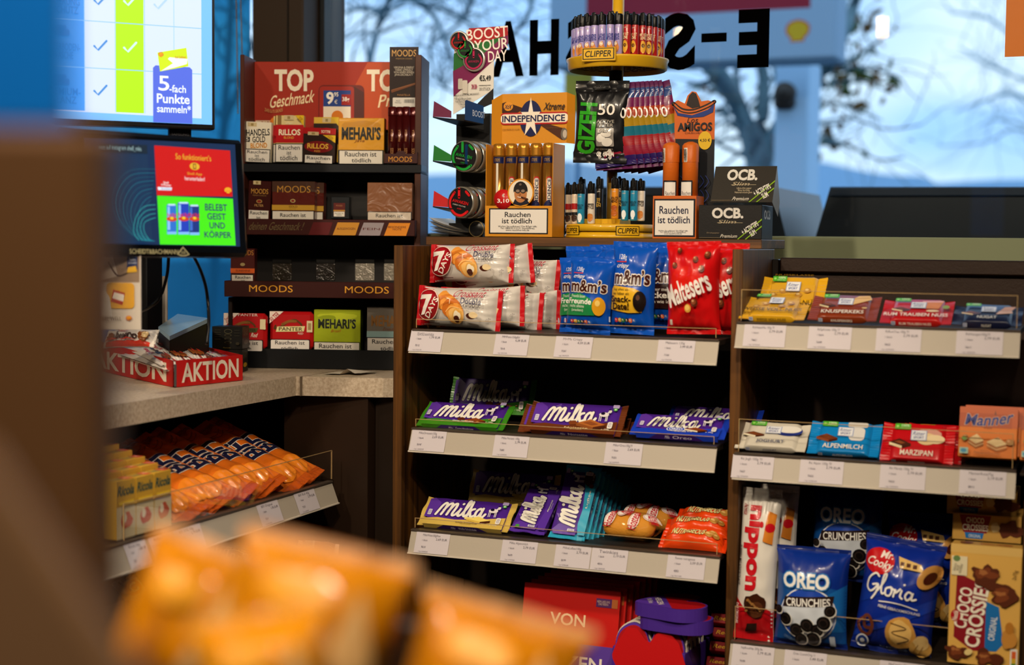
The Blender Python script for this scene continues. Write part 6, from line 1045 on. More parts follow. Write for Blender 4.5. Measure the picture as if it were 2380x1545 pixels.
bx0, bx1 = col_(354), col_(445); o += [('p', [(bx0, s_y1), (bx1, s_y1), (bx1, row(155)), (bx1 - .004, row(149)), (bx0 + .004, row(149)), (bx0, row(155))], '#4a63d0'), ('t', '5', col_(367), row(207), col_(391), row(173), '#e4ecfa', {'b': .02}), ('t', '-fach', col_(392), row(210), col_(430), row(193), '#e4ecfa', {'b': .03}), ('t', 'Punkte', col_(363), row(236), col_(438), row(215), '#e4ecfa', {'b': .04}), ('t', 'sammeln*', col_(363), row(258), col_(441), row(240), '#e4ecfa', {'b': .03})]
o += [PG([(370, 167), (436, 155), (431, 112), (364, 123)], '#c4dc10'), PG([(372, 166), (400, 148), (388, 138), (392, 134), (412, 136), (434, 138), (432, 150), (404, 158)], '#e8f4e8'), ('t', 'Shell ClubSmart', L(404, 0)[0], row(130), L(430, 0)[0], row(124), '#c0301c', {'b': .02, 'a': 5})] + pecten(*L(372, 128), .004)
q = MB(); design(q, o, 1, 1, kind=EM(1.0)); q.build('lit_screen', e)
q = MB(); x, y = loc(MT, 425, 305); q.box((x - .018, -.10, -.03), (x + .018, .0, -.02), mat('#08090b', .3)); q.build('mount_arm', e); q = MB(); design(q, [('t', 'SAMSUNG', x - .014, -.010, x + .014, -.006, '#5a5a60')], 1, 1, lambda a, b, ez: (a, b, -.0195 + ez)); q.build('maker_lettering', e)

P0 = EYE + ray(580, 597) * 2.28; MD = frame(P0, CR * 3510 + CU * 130 + fwd * 3450, CR * -.056 + CU)
e = thing('customer_display', 'black customer screen with red and green adverts below the large screen', 'screen', MD)
xL, _ = loc(MD, 150, 590); _, yT = loc(MD, 560, 325); q = MB(); q.box((xL, 0, -.04), (0, yT, 0), mat('#06070a', .25), .006); q.build('housing', e); L = lambda a, b: loc(MD, a, b)
o = [PG([(205, 565), (558, 573), (546, 336), (195, 318)], '#06264a'), PG([(215, 340), (341, 337), (354, 564), (220, 562)], '#0b2c4c'), PG([(358, 338), (534, 350), (540, 457), (364, 454)], '#c40c0c'), PG([(364.5, 455), (540.5, 462), (547, 570.5), (371, 568)], '#44e010'), PG([(230, 332), (341, 337), (342, 358), (231, 354)], '#0a2030')]
def tx(t, a, b, c, k={}): x0, y0 = L(*a); x1, y1 = L(*b); return ('t', t, x0, y0, x1, y1, c, k)
o += [tx('jetzt auf instagram shell_mks', (230, 348), (327, 341), '#9ab8b8'), tx('So funktioniert’s', (407, 370), (489, 362), '#d8a82c', {'b': .01}), tx('Shell App', (434, 408), (468, 402), '#d8a82c'), tx('herunterladen!', (428, 419), (474, 412), '#e8dcd8'), ('e', *L(450.5, 387), .0085, .0055, '#d8a82c'), PG([(447, 393), (454, 393.5), (453.5, 381), (446.5, 380.5)], '#5a2410'), PG([(448.5, 391), (452.5, 391.3), (452, 383), (448, 382.7)], '#d8a82c'),
      tx('Shell\nV-Power', (372, 432), (395, 423), '#f0e4e0', {'b': .03}), PG([(365, 442), (396, 443), (397, 436), (364, 435)], '#dce8f4'), tx('SmartDeal', (372, 441), (394, 437), '#1c4a8a'), tx('BELEBT', (474, 489), (524, 476), '#2c1c5a', {'b': .04}), tx('GEIST', (479, 510), (521, 497), '#2c1c5a', {'b': .04}), tx('UND', (484, 531), (519, 518), '#2c1c5a', {'b': .04}), tx('KÖRPER', (472, 552), (533, 537), '#2c1c5a', {'b': .04})] + pecten(*L(526, 443), .0055, asp=1.4)
for k, (a, b, y0, y1, c) in enumerate(((382, 404, 545, 475, '#2c6cc4'), (433, 456, 547, 477, '#14307a'), (405, 431, 546, 471, '#1c3cb0'))):
    o += [PG([(a + 1, y0), (b + 1, y0), (b, y1 + 3), (b - 3, y1), (a + 3, y1), (a, y1 + 3)], c), PG([(a + 2, y0 - 10), (a + 8, y0 - 10), (a + 7, y1 + 6), (a + 2, y1 + 6)], '#8cbcf0' if k != 1 else '#3c68c0'), PG([(a + 2, y1 + 4), (b - 2, y1 + 4), (b - 3, y1), (a + 3, y1)], '#b8d4ec'), PG([(a + 1, y0), (b, y0), (b, y0 - 6), (a + 1, y0 - 6)], '#7cb4f0'), tx('Red Bull', (a + 1, 504), (b, 497), '#c81c3c', {'b': .04}), ('e', *L((a + b) / 2, 510), .009, .0035, '#c83c1c'), ('e', *L((a + b) / 2, 508), .003, .002, '#e8c01c')]
for k in range(9):   # guilloche curves on the dark left half
    r1 = 90 - k * 8; o.append(('l', [L(352 - k * 1.5, 395 + k * 9), L(345 - r1 * .62, 400 + k * 10), L(345 - r1, 450 + k * 7), L(345 - r1 * .9, 510 + k * 3), L(345 - r1 * .4, 555), L(350, 562)], .0005, '#1c7a8c' if k % 2 else '#145a6c'))
for k in range(4): o.append(('l', [L(350, 478 + k * 10), L(325 + k * 4, 482 + k * 10), L(306 + k * 6, 505 + k * 5), L(300 + k * 8, 540), L(312 + k * 8, 560)], .0008, '#2c9a9a'))
q = MB(); design(q, o, 1, 1, kind=EM(.9)); q.build('lit_screen', e)
q = MB(); design(q, [tx('SCHEIDT&BACHMANN', (302, 589), (414, 580), '#a8a078', {'b': .03})], 1, 1); x, y = L(425.5, 585); design(q, [('p', [(x - .011, y - .004), (x, y + .008), (x + .011, y - .004), (x + .004, y - .0065), (x - .004, y - .0065)], '#a8a078'), ('p', [(x - .008, y - .0034), (x, y + .0055), (x + .008, y - .0034), (x + .003, y - .005), (x - .003, y - .005)], '#0a0a0c'), ('t', 'SB', x - .004, y - .0035, x + .004, y + .001, '#a8a078')], 1, 1); q.build('maker_lettering', e)
for pts, lb in ((((392, 596, 2.36), (388, 640, 2.36), (372, 690, 2.36), (350, 712, 2.36), (330, 722, 2.38)), 'black cable curving left below the customer screen'), (((450, 596, 2.36), (465, 625, 2.36), (478, 665, 2.36), (484, 710, 2.36), (485, 755, 2.34), (480, 800, 2.33)), 'black cable hanging straight down below the customer screen')):
    q = MB(); P_ = smooth_line([tuple(EYE + ray(a, b) * z) for a, b, z in pts], 5); q.tube(P_, .0026, mat('#050506', .4), 8); tag(q.build('cable'), lb, 'cable', 'cables of the customer screen')
# screen stand with pale side panel
p = onZ(330, 858, cz); sy = p.y; e = thing('screen_stand', 'black stand column with a pale grey side panel under the screens', 'stand', (p.x, sy, cz)); a = onY(318, 700, sy).x - p.x; b = onY(341, 700, sy).x - p.x; c = onY(361, 700, sy + .06).x - p.x
MB().box((a - .05, 0, 0), (b, .05, .30), mat('#0c0c0e', .4), .002).build('column', e); MB().box((b + .001, .06, 0), (c, .065, .17), mat('#a89f94', .5), .001).build('side_panel', e)
# card terminal
T4 = [EYE + ray(a, b) * z for a, b, z in ((368, 759, 2.56), (394, 781, 2.48), (486, 739, 2.60), (413, 729, 2.70))]; base = [V((p.x, p.y, cz)) for p in T4]; O = base[1].copy()
e = thing('card_terminal', 'black card terminal with a slanted plate tinted as if reflecting blue window light', 'terminal', O); dn = V((0, 0, -.008))
q = MB(); vs = [p - O for p in base] + [p + dn - O for p in T4]; q.add(vs, [(3, 2, 1, 0), (4, 5, 6, 7), (0, 1, 5, 4), (1, 2, 6, 5), (2, 3, 7, 6), (3, 0, 4, 7)], mat('#0a0a0c', .35)); q.build('body', e)
q = MB(); vs = [p + dn * .9 - O for p in T4] + [p - O for p in T4]; q.add(vs, [(3, 2, 1, 0), (4, 5, 6, 7), (0, 1, 5, 4), (1, 2, 6, 5), (2, 3, 7, 6), (3, 0, 4, 7)], mat('#9ab4c4', .2, 0, 0, .05, 90)); q.build('keypad_plate', e)  # window reflection put into the plate's pale blue base colour
# promotion card with coffee offer
p = onZ(290, 848, cz); vp = vplane(EYE + ray(290, 768) * 2.16, math.radians(22)); M, w, h = fit(vp, 225, 766, 328, 571, 0)
e = thing('promotion_card', 'white promotion card with a +25 points strip, hanging below the customer screen', 'card', M); q = MB(); q.box((0, 0, -.003), (w, h, 0), card('#c8beb2'), .0005); q.build('board', e)
yy = lambda py: (766 - py) / 195.
q = MB(); design(q, [('r', .0, yy(655), .97, yy(572), '#8a7460'), ('p', [(.0, yy(655)), (.0, yy(600)), (.35, yy(580)), (.5, yy(640))], '#c4b4a4'), ('l', [(.3, yy(610)), (.5, yy(640)), (.8, yy(628))], .02, '#3a281c'), ('r', .70, yy(625), .93, yy(575), '#1c3060'), ('t', '+25', .72, yy(595), .92, yy(584), '#e8e8ec', {'b': .01}), ('t', 'Punkte\nsammeln', .73, yy(612), .91, yy(599), '#c8ccd8'), ('p', [(.7, yy(633)), (.92, yy(630)), (.9, yy(617)), (.72, yy(620))], '#d8a82c'), ('r', .25, yy(716), .86, yy(656), '#d8a030', .15), ('p', [(.0, yy(740)), (.38, yy(735)), (.32, yy(690)), (.2, yy(670)), (.0, yy(668))], '#d8d2ca'), ('p', [(.35, yy(700)), (.6, yy(708)), (.66, yy(680)), (.4, yy(672))], '#b03a24'), ('p', [(.38, yy(692)), (.62, yy(700)), (.64, yy(684)), (.42, yy(678))], '#e8e0d4'), ('t', 'FEEL WELL', .12, yy(744), .58, yy(735), '#5a5450'), *pecten(.74, yy(738), .028, asp=2.4)], w, h); q.build('printed_design', e)
# small boxes of herb grinders
p = onZ(555, 866, cz); vp = vplane((p.x, p.y, cz), math.radians(18)); M, w, h = fit(vp, 491, 862, 562, 752, 0, z=cz + .0006); hh = h * .47
gd = [('l', [(.42, .84), (.52, .88), (.64, .84), (.64, .74), (.52, .7), (.42, .74), (.42, .84)], .02, '#6a6448')] + [('e', .53, .62 - .16 * k, .12, .05, '#5a543c') for k in range(3)] + [('e', .53, .62 - .16 * k, .09, .035, '#16140e') for k in range(3)] + [('t', 'Premium', .38, .04, .62, .1, '#8a7a30', {'s': .4})] + [('r', .1, .84 - .1 * k, .3, .855 - .1 * k, '#4a4636') for k in range(5)] + [('r', .75, .84 - .12 * k, .92, .855 - .12 * k, '#4a4636') for k in range(3)] + [('e', .86, .26, .06, .07, '#3a3626')]
for i, lb in enumerate(('lower black grinder box, mostly hidden behind the red bar box', 'black grinder box with a thin line drawing, on top of another')):
    Mg = shift(M, .001 * i, hh * 1.01 * i, -.002 * i) @ Matrix.Rotation(math.radians(-2 * i), 4, 'Y'); e = thing('grinder_box', lb, 'box', Mg, 'black grinder boxes'); pack(e, w, hh, .045, card('#11110d'), gd, .0006, 'carton', side=[('t', 'GRINDER', .2, .6, .8, .9, '#5a543c', {'a': 90}), ('e', .5, .3, .3, .1, '#c8a01c' if i == 0 else '#3a3626')])
# loose paper slip
p = onZ(815, 869, cz); e = thing('paper_slip', 'crumpled white paper slip lying on the counter in front of the tobacco display', 'paper', (p.x, p.y, cz + .0004)); a = (onZ(857, 869, cz) - onZ(772, 869, cz)).length / 2
q = MB(); f = lambda u, v, k=0: ((u - .5) * 2 * a, (v - .5) * .06 + .02 * (u - .5), .010 * max(0, 1 - abs(u - .62) * 5) * (1 - v) + .0025 * u + .0008 * math.sin(8 * u + 3 * v) + .001 - k); q.grid(f, 24, 8, mat('#cfc4b4', .6)); q.grid(lambda u, v: f(1 - u, v, .0004), 24, 8, mat('#cfc4b4', .6)); q.build('sheet', e)

# ------------------------------------------------------------------ promotion tray with milk cream bars
A1, B1, C1 = onZ(406, 901, cz), onZ(563, 884, cz), onZ(294, 876, cz)
ex = (B1 - A1); BW = ex.length; ey = (C1 - A1); BL = .30; Ma = Matrix.Translation(A1 + UP * .0008)
exn = ex.normalized(); eyn = V((-exn.y, exn.x, 0)); cosang = ey.normalized().dot(exn)
MA2 = Matrix(((exn.x, eyn.x, 0, A1.x), (exn.y, eyn.y, 0, A1.y), (0, 0, 1, cz + .0008), (0, 0, 0, 1)))
lx, ly2 = (MA2.inverted() @ (C1 + UP * .0))[:2]; ang = math.atan2(ly2, lx)   # direction of the left wall in the tray frame
lw = V((math.cos(ang), math.sin(ang), 0)); HB_ = .043; redm = card('#c01410')
e = thing('promotion_tray', 'red cardboard tray printed AKTION, full of chocolate cream bars, on the counter corner', 'tray', MA2)
q = MB(); q.add([(.003, -.001, 0), (BW, -.001, 0), (BW, -.001, HB_), (.003, -.001, HB_), (.003, .0005, 0), (BW, .0005, 0), (BW, .0005, HB_), (.003, .0005, HB_)], [(0, 1, 2, 3), (7, 6, 5, 4), (3, 2, 6, 7), (1, 5, 6, 2)], redm); q.build('front_wall', e)
wl = lambda s, z, t=0: (lw.x * s + lw.y * t, lw.y * s - lw.x * t, z)
q = MB(); WL = ey.length * 1.9; q.add([wl(.004, 0), wl(WL, 0), wl(WL, HB_ + .012), wl(.004, HB_), wl(.004, 0, -.0015), wl(WL, 0, -.0015), wl(WL, HB_ + .012, -.0015), wl(.004, HB_, -.0015)], [(3, 2, 1, 0), (4, 5, 6, 7), (2, 3, 7, 6)], redm); q.build('side_wall', e)
q = MB(); q.prism([(0, 0), (BW, 0), (BW + lw.x * WL, lw.y * WL), (lw.x * WL, lw.y * WL)], .0, .002, card('#3a1410')); q.tube([(.001, -.0005, .001), (.001, -.0005, HB_ - .006)], .0022, mat('#4a4644', .3), 6); q.build('tray_floor', e)
q = MB(); x1_, y1_ = BW + lw.x * WL, lw.y * WL; q.add([(BW, 0, 0), (x1_, y1_, 0), (x1_, y1_, HB_ + .012), (BW, 0, HB_), (BW - .001, 0, 0), (x1_ - .001, y1_, 0), (x1_ - .001, y1_, HB_ + .012), (BW - .001, 0, HB_)], [(0, 1, 2, 3), (7, 6, 5, 4), (3, 2, 6, 7)], redm); q.build('far_wall', e)
q = MB(); design(q, [('t', 'AKTION', .10, .16, .93, .86, '#e8dcc8', {'b': .05})], BW, HB_, lambda x, y, ez: (x, -.001 - ez, y))
LW2 = WL * .98; design(q, [('t', 'AKTION', .08, .16, .93, .86, '#e8dcc8', {'b': .05})], LW2, HB_, lambda x, y, ez: wl(LW2 + .004 - x, y, -.0019 - ez)); q.build('lettering', e)
bo = [('r', .07, 0, .93, .18, '#c8301c'), ('t', 'kinder', .3, .68, .52, .86, '#c01c1c', {'b': .03}), ('t', 'bueno', .28, .26, .68, .64, '#3a1c14', {'b': .06, 's': .15}), blob(.8, .45, .1, .28, '#8a4a1c', 3), blob(.84, .5, .06, .18, '#e8c890', 6), blob(.16, .4, .08, .2, '#8a4a1c', 5), ('p', [(.07, .18), (.2, .32), (.35, .18), (.5, .26), (.7, .18)], '#c8301c')]
EB = None
for i in range(8):
    fx = (i + .55) / 8.2; T = Matrix.Translation((BW * fx + lw.x * .012 + .002, lw.y * .012, HB_ * .55 + .002 * (i % 2))) @ Matrix.Rotation(ang, 4, 'Z') @ Matrix.Rotation(math.radians(-3 - .6 * (i % 3)), 4, 'Y') @ Matrix.Rotation(math.radians(8), 4, 'X') @ Matrix.Translation((0, -.012, 0))
    lb = 'white and red cream bar in the tray, %s from the left wall' % ['first', 'second', 'third', 'fourth', 'fifth', 'sixth', 'seventh', 'eighth'][i]
    if EB is None:
        e = thing('cream_bar', lb, 'chocolate bar', MA2 @ T, 'cream bars in the red tray'); S = bag(e, .215, .034, .010, foil('#d8d0c8', .4, 30), 'h', .05, 5, foil('#ddd6ce', .5, 40), 1.4, n=30); q = MB(); design(q, bo, .215, .034, lambda x, y, ez: S(x, y, ez * 1.5 + .0003), .006, kind=lambda c: mat(c, .3, 0, 0, .3, 14, .3)); q.build('printed_design', e); EB = e
    else: copy_thing(EB, MA2 @ T, lb, 'cream bars in the red tray')
for i in range(5):
    T = Matrix.Translation((BW * (.16 + .15 * i) + lw.x * .02, lw.y * .02 + .004 * i, HB_ * .55 + .011)) @ Matrix.Rotation(ang + .05 * (i % 3 - 1), 4, 'Z') @ Matrix.Rotation(math.radians(-4.5 - (i % 2)), 4, 'Y') @ Matrix.Rotation(math.radians(10 * (i % 2) - 4), 4, 'X')
    copy_thing(EB, MA2 @ T, 'cream bar in the upper layer of the red tray, %s from the left' % ['first', 'second', 'third', 'fourth', 'fifth'][i], 'cream bars in the red tray')
M, w, h = fit(vplane(A1 + eyn * .12 + exn * -.04, math.radians(5)), 240, 806, 350, 766, 40, roll=3); copy_thing(EB, Matrix.Translation((0, 0, .0)) @ M @ Matrix.Diagonal((w / .215 * 1.05, h / .034, 1.2, 1)), 'white cream bar standing upright at the back left of the tray, reading bueno')

# ------------------------------------------------------------------ goods on the shelf under the counter
ob = [('t', 'BiFi', .34, .28, .60, .80, '#141a3c', {'b': .06, 'a': 180, 's': .15, 'o': '#ece4d4', 'ow': .12}), ('t', 'Original', .42, .12, .6, .24, '#2a1408', {'a': 180, 's': .3}), ('e', .82, .5, .1, .34, '#e8841f'), ('l', [(.14, .2), (.22, .5), (.16, .8)], .03, '#b04a10'), ('l', [(.18, .2), (.26, .5), (.2, .8)], .03, '#b04a10'), ('p', [(.06, .1), (.14, .1), (.12, .9), (.06, .9)], '#a8481c')]
SB = None
spots = [(.055, .0, -22, 20, 'topmost orange snack bag at the far end of the shelf'), (.105, .012, -22, 22, 'second orange snack bag from the far end, with a barcode edge'), (.165, .0, -20, 25, 'third orange snack bag from the far end of the shelf'), (.215, -.008, -20, 26, 'fourth orange snack bag from the far end of the shelf'), (.265, .0, -19, 24, 'fifth orange snack bag, in the middle of the row'), (.315, .004, -18, 20, 'sixth orange snack bag, in front of the middle'), (.365, -.004, -18, 18, 'seventh orange snack bag, next to the yellow lozenge boxes'), (.41, .0, -20, 18, 'eighth orange snack bag, half hidden by the yellow lozenge boxes'), (.46, -.02, -22, 16, 'shaded orange snack bag at the near end behind the lozenge boxes')]
for i, (dy, dx, tl, rl, lb) in enumerate(spots):
    Mx = Matrix.Translation((XS - .235 + dx, sy1 - dy + .005, .835 + .085 - .0015 * i)) @ Matrix.Rotation(math.radians(6 - (i % 3) * 4), 4, 'Z') @ Matrix.Rotation(math.radians(-tl), 4, 'Y') @ Matrix.Rotation(math.radians(rl), 4, 'X') @ Matrix.Translation((0, -.04, 0))
    if SB is None:
        e = thing('sausage_snack_bag', lb, 'snack bag', Mx, 'orange snack bags under the counter'); S = bag(e, .23, .078, .014, foil('#e0701a', .4, 20), 'h', .08, 15, foil('#c05414', .6, 40), 1.8, n=34); q = MB(); design(q, ob, .23, .078, lambda x, y, ez: S(x, y, ez * 1.5 + .0003), .006, kind=lambda c: mat(c, .3, 0, 0, .3, 20, .3)); q.build('printed_design', e); SB = e
    else: copy_thing(SB, Mx, lb, 'orange snack bags under the counter')
rb = None; yb0 = onX(400, 1235, XS - .012).y
for r_ in range(5):
    for c_ in range(3):
        lb = 'yellow lozenge box, %s column from the right, %s row from the front' % (['first', 'second', 'third'][c_], ['first', 'second', 'third', 'fourth', 'fifth'][r_])
        Mx = Matrix.Translation((XS - .012 - .0225 * r_, yb0 - .043 * (c_ + 1), .8325 + .008 * r_)) @ Matrix.Rotation(PI / 2, 4, 'Z') @ Matrix.Rotation(PI / 2, 4, 'X')
        if rb is None:
            e = thing('lozenge_box', lb, 'box', Mx, 'yellow lozenge boxes'); pack(e, .041, .082, .021, card('#c89a2c'), [('r', 0, .0, 1, .55, '#d8c8a0'), ('t', 'Ricola', .08, .74, .94, .9, '#1c4a44', {'s': .2, 'b': .06}), blob(.5, .3, .3, .15, '#c85a3c', 4), blob(.4, .35, .12, .08, '#e8dcc0', 5), ('r', .1, .58, .9, .64, '#e8c030')], .0006, 'carton', top=[('r', .62, .1, .98, .9, '#c8301c'), ('t', 'Ricola', .08, .3, .56, .75, '#2c6a5a', {'b': .05}), ('t', '50g', .7, .3, .9, .7, '#f0e0d0')]); rb = e
        else: copy_thing(rb, Mx, lb, 'yellow lozenge boxes')
# items on the low shelf
fp = vplane((XS - .08, 1.75, 0), math.radians(60)); M, w, h = fit(fp, 300, 1500, 440, 1395, 12)
e = thing('sausage_snack_bag', 'orange-brown snack bag upright on the low shelf behind the blurred bags', 'snack bag', M); S = bag(e, w * 1.2, h, .02, foil('#b8541a', .4, 20), 'h', .05, 25, None, 2); q = MB(); design(q, [('t', 'BiFi', .26, .3, .7, .85, '#141a24', {'b': .08, 's': .2, 'a': 14, 'o': '#d8c8b0', 'ow': .18}), ('t', 'Original', .4, .12, .66, .24, '#2a1408', {'s': .3, 'a': 10})], w * 1.2, h, lambda x, y, ez: S(x, y, ez * 1.5 + .0003), .006); q.build('printed_design', e)
M, w, h = fit(fp, 296, 1398, 350, 1330, 20, .02, 30); e = thing('candy_packet', 'small white and red candy packet lying above the upright snack bag', 'candy', M); S = bag(e, w, h, .012, foil('#b8a498', .4, 20), 'v', .08, 27, None, 2); q = MB(); design(q, [('e', .5, .5, .36, .26, '#a81c2c'), ('t', 'C', .35, .35, .65, .65, '#e8d8d0', {'b': .06}), ('t', 'NIC2', .2, .82, .8, .92, '#5a2a20')], w, h, lambda x, y, ez: S(x, y, ez * 1.5 + .0003), .006); q.build('printed_design', e)
fp2 = vplane((XS - .05, 2.05, 0), math.radians(40)); M, w, h = fit(fp2, 478, 1345, 580, 1275, 55, 0, -18); e = thing('snack_packet', 'dark snack packet with black and white lettering, in shade on the low shelf', 'snack bag', M); S = bag(e, w, h, .015, foil('#5a3018', .4, 20), 'h', .06, 29, None, 2); q = MB(); design(q, [('t', 'the original', .3, .72, .75, .86, '#c8b478'), ('t', 'HITS', .12, .2, .86, .66, '#14141c', {'b': .08, 'o': '#b8a890', 'ow': .18})], w, h, lambda x, y, ez: S(x, y, ez * 1.5 + .0003), .006); q.build('printed_design', e)
M, w, h = fit(fp2, 690, 1292, 785, 1262, 60, -.05, -14); e = thing('snack_packet', 'flat pale brown snack packet with a barcode, right end of the low shelf', 'snack bag', M); S = bag(e, w, h, .008, foil('#8a5a34', .4, 20), 'h', .1, 33, foil('#b09070', .5, 30), 1.5); q = MB(); design(q, [('r', .1, .2, .4, .8, '#a89880')] + [('r', .12 + .03 * k, .25, .13 + .03 * k, .75, '#2a2018') for k in range(8)], w, h, lambda x, y, ez: S(x, y, ez * 1.5 + .0003), .006); q.build('printed_design', e)
# ------------------------------------------------------------------ close foreground (out of focus)
def at(px, py, z): return EYE + ray(px, py) * z
def fore(label, px0, px1, yb, yt, z, roll, seed, col, sealc):
    P = at((px0 + px1) / 2, yb, z); vp = vplane(P, YAW + math.radians(8)); M, w, h = fit(vp, px0, yb, px1, yt, 10)
    M = M @ Matrix.Translation((w / 2, h, 0)) @ Matrix.Rotation(math.radians(roll), 4, 'Z') @ Matrix.Translation((-w / 2, -h, 0))
    e = thing('crisp_bag', label, 'snack bag', M, 'blurred orange bags in the foreground'); S = bag(e, w, h, .03, foil(col, .3, 14), 'v', .07, seed, foil(sealc, .4, 20), 1.2)
    q = MB(); design(q, [('p', [(.55, .25), (.95, .3), (.72, .8)], '#e8b878'), ('p', [(.1, .1), (.3, .6), (.45, .1)], '#b8701c'), ('e', .35, .7, .2, .1, '#e8a028'), ('e', .93, .42, .05, .16, '#1c2408'), ('e', .74, .2, .05, .12, '#1c2408')], w, h, lambda x, y, ez: S(x, y, ez * 1.5 + .0003), .008); q.build('printed_design', e); return e
fore('blurred orange bag with a pale top seal, left one in the foreground', 350, 660, 1680, 1262, .82, -22, 3, '#c87c08', '#e0b080')
fore('blurred orange bag with a pale top seal, highest one in the middle foreground', 560, 985, 1700, 1262, .76, -15, 7, '#cc8008', '#e4b488')
fore('blurred orange bag at the bottom, rightmost of the foreground bags', 985, 1400, 1800, 1412, .78, -17, 11, '#c87c08', '#e0b080')
fore('low blurred orange bag in front at the bottom edge of the photo', 430, 760, 1760, 1420, .72, 8, 13, '#e09008', '#e8b050')
p = at(900, 1560, .9); e = thing('foreground_rack', 'dark rack behind the blurred orange bags, seen in the gap', 'rack', Matrix.Translation(p) @ Matrix.Rotation(YAW, 4, 'Z')); MB().box((-.03, 0, -.95), (.025, .01, .03), mat('#1a1008', .5), .002).build('rear_board', e); MB().box((-.12, -.2, -.06), (.12, -.001, -.05), mat('#1a1008', .5)).build('floor_board', e)
a, b = at(228, 700, .52), at(228, 1600, .52); wd = .12; e = thing('foreground_post', 'blurred brown post at the left edge, right in front of the lens', 'post', Matrix.Translation(at(232, 297, .52)) @ Matrix.Rotation(YAW, 4, 'Z'))
MB().box((-wd, 0, -1.2), (0, .03, 0), mat('#74502f', .6), .004).build('column', e)
e = thing('blue_sign', 'blurred blue sign standing on the brown post at the left edge', 'sign', Matrix.Translation(at(148, 296, .52)) @ Matrix.Rotation(YAW, 4, 'Z')); MB().box((-wd, .005, .0005), (0, .012, .2), mat('#0c84f4', .4), .001).build('panel', e)

P = at(-60, 1010, .44); e = thing('foreground_rail', 'blurred light brown slanted rail in the bottom left corner', 'rail', Matrix.Translation(P) @ Matrix.Rotation(YAW, 4, 'Z') @ Matrix.Rotation(math.radians(57), 4, 'Y')); MB().box((0, 0, -.16), (.12, .012, 0), mat('#a8805c', .5), .004).build('board', e)
# ------------------------------------------------------------------ orange sheet on the glass, pendant lamps
M, w, h = fit(PL(2.885), 2335, 135, 2400, -40, 0); e = thing('window_poster', 'orange sheet in a clear sleeve at the top right of the window', 'poster', M); w = .2; MB().box((0, .002, 0), (w, h, .0006), mat('#f08408', .45, 0, 0, .15, 8)).build('sheet', e); MB().box((-.004, -.003, -.0006), (w, h, .0016), clear('acrylic')).build('clear_sleeve', e)
for px, py, lb in ((1578, 78, 'warm pendant bulb mirrored in the window at the reversed S'), (2050, 62, 'warm pendant bulb mirrored in the window in front of the sky')):
    P = onY(px, py, 4.5); p = V((P.x, 5.797 - 4.5, P.z)); e = thing('pendant_lamp', lb, 'lamp', p, 'pendant lamps mirrored in the window')
    q = MB()
    for k in range(4): an = PI / 2 * k; q.tube([(.012 * math.cos(an), .012 * math.sin(an), -.03), (.012 * math.cos(an), .012 * math.sin(an), .03)], .003, mat('#ffc070', .4, 0, 40), 6)
    q.build('filament', e); q = MB(); q.lathe([(.03, -.05), (.035, -.03), (.03, .04), (.012, .06)], clear('acrylic'), 20); q.build('glass', e); q = MB(); q.lathe([(.014, .06), (.014, .1), (0, .1)], mat('#0c0c0c'), 16); q.tube([(0, 0, .1), (0, 0, 2.6 - p.z)], .003, mat('#0c0c0c'), 6); q.build('socket_and_cord', e)

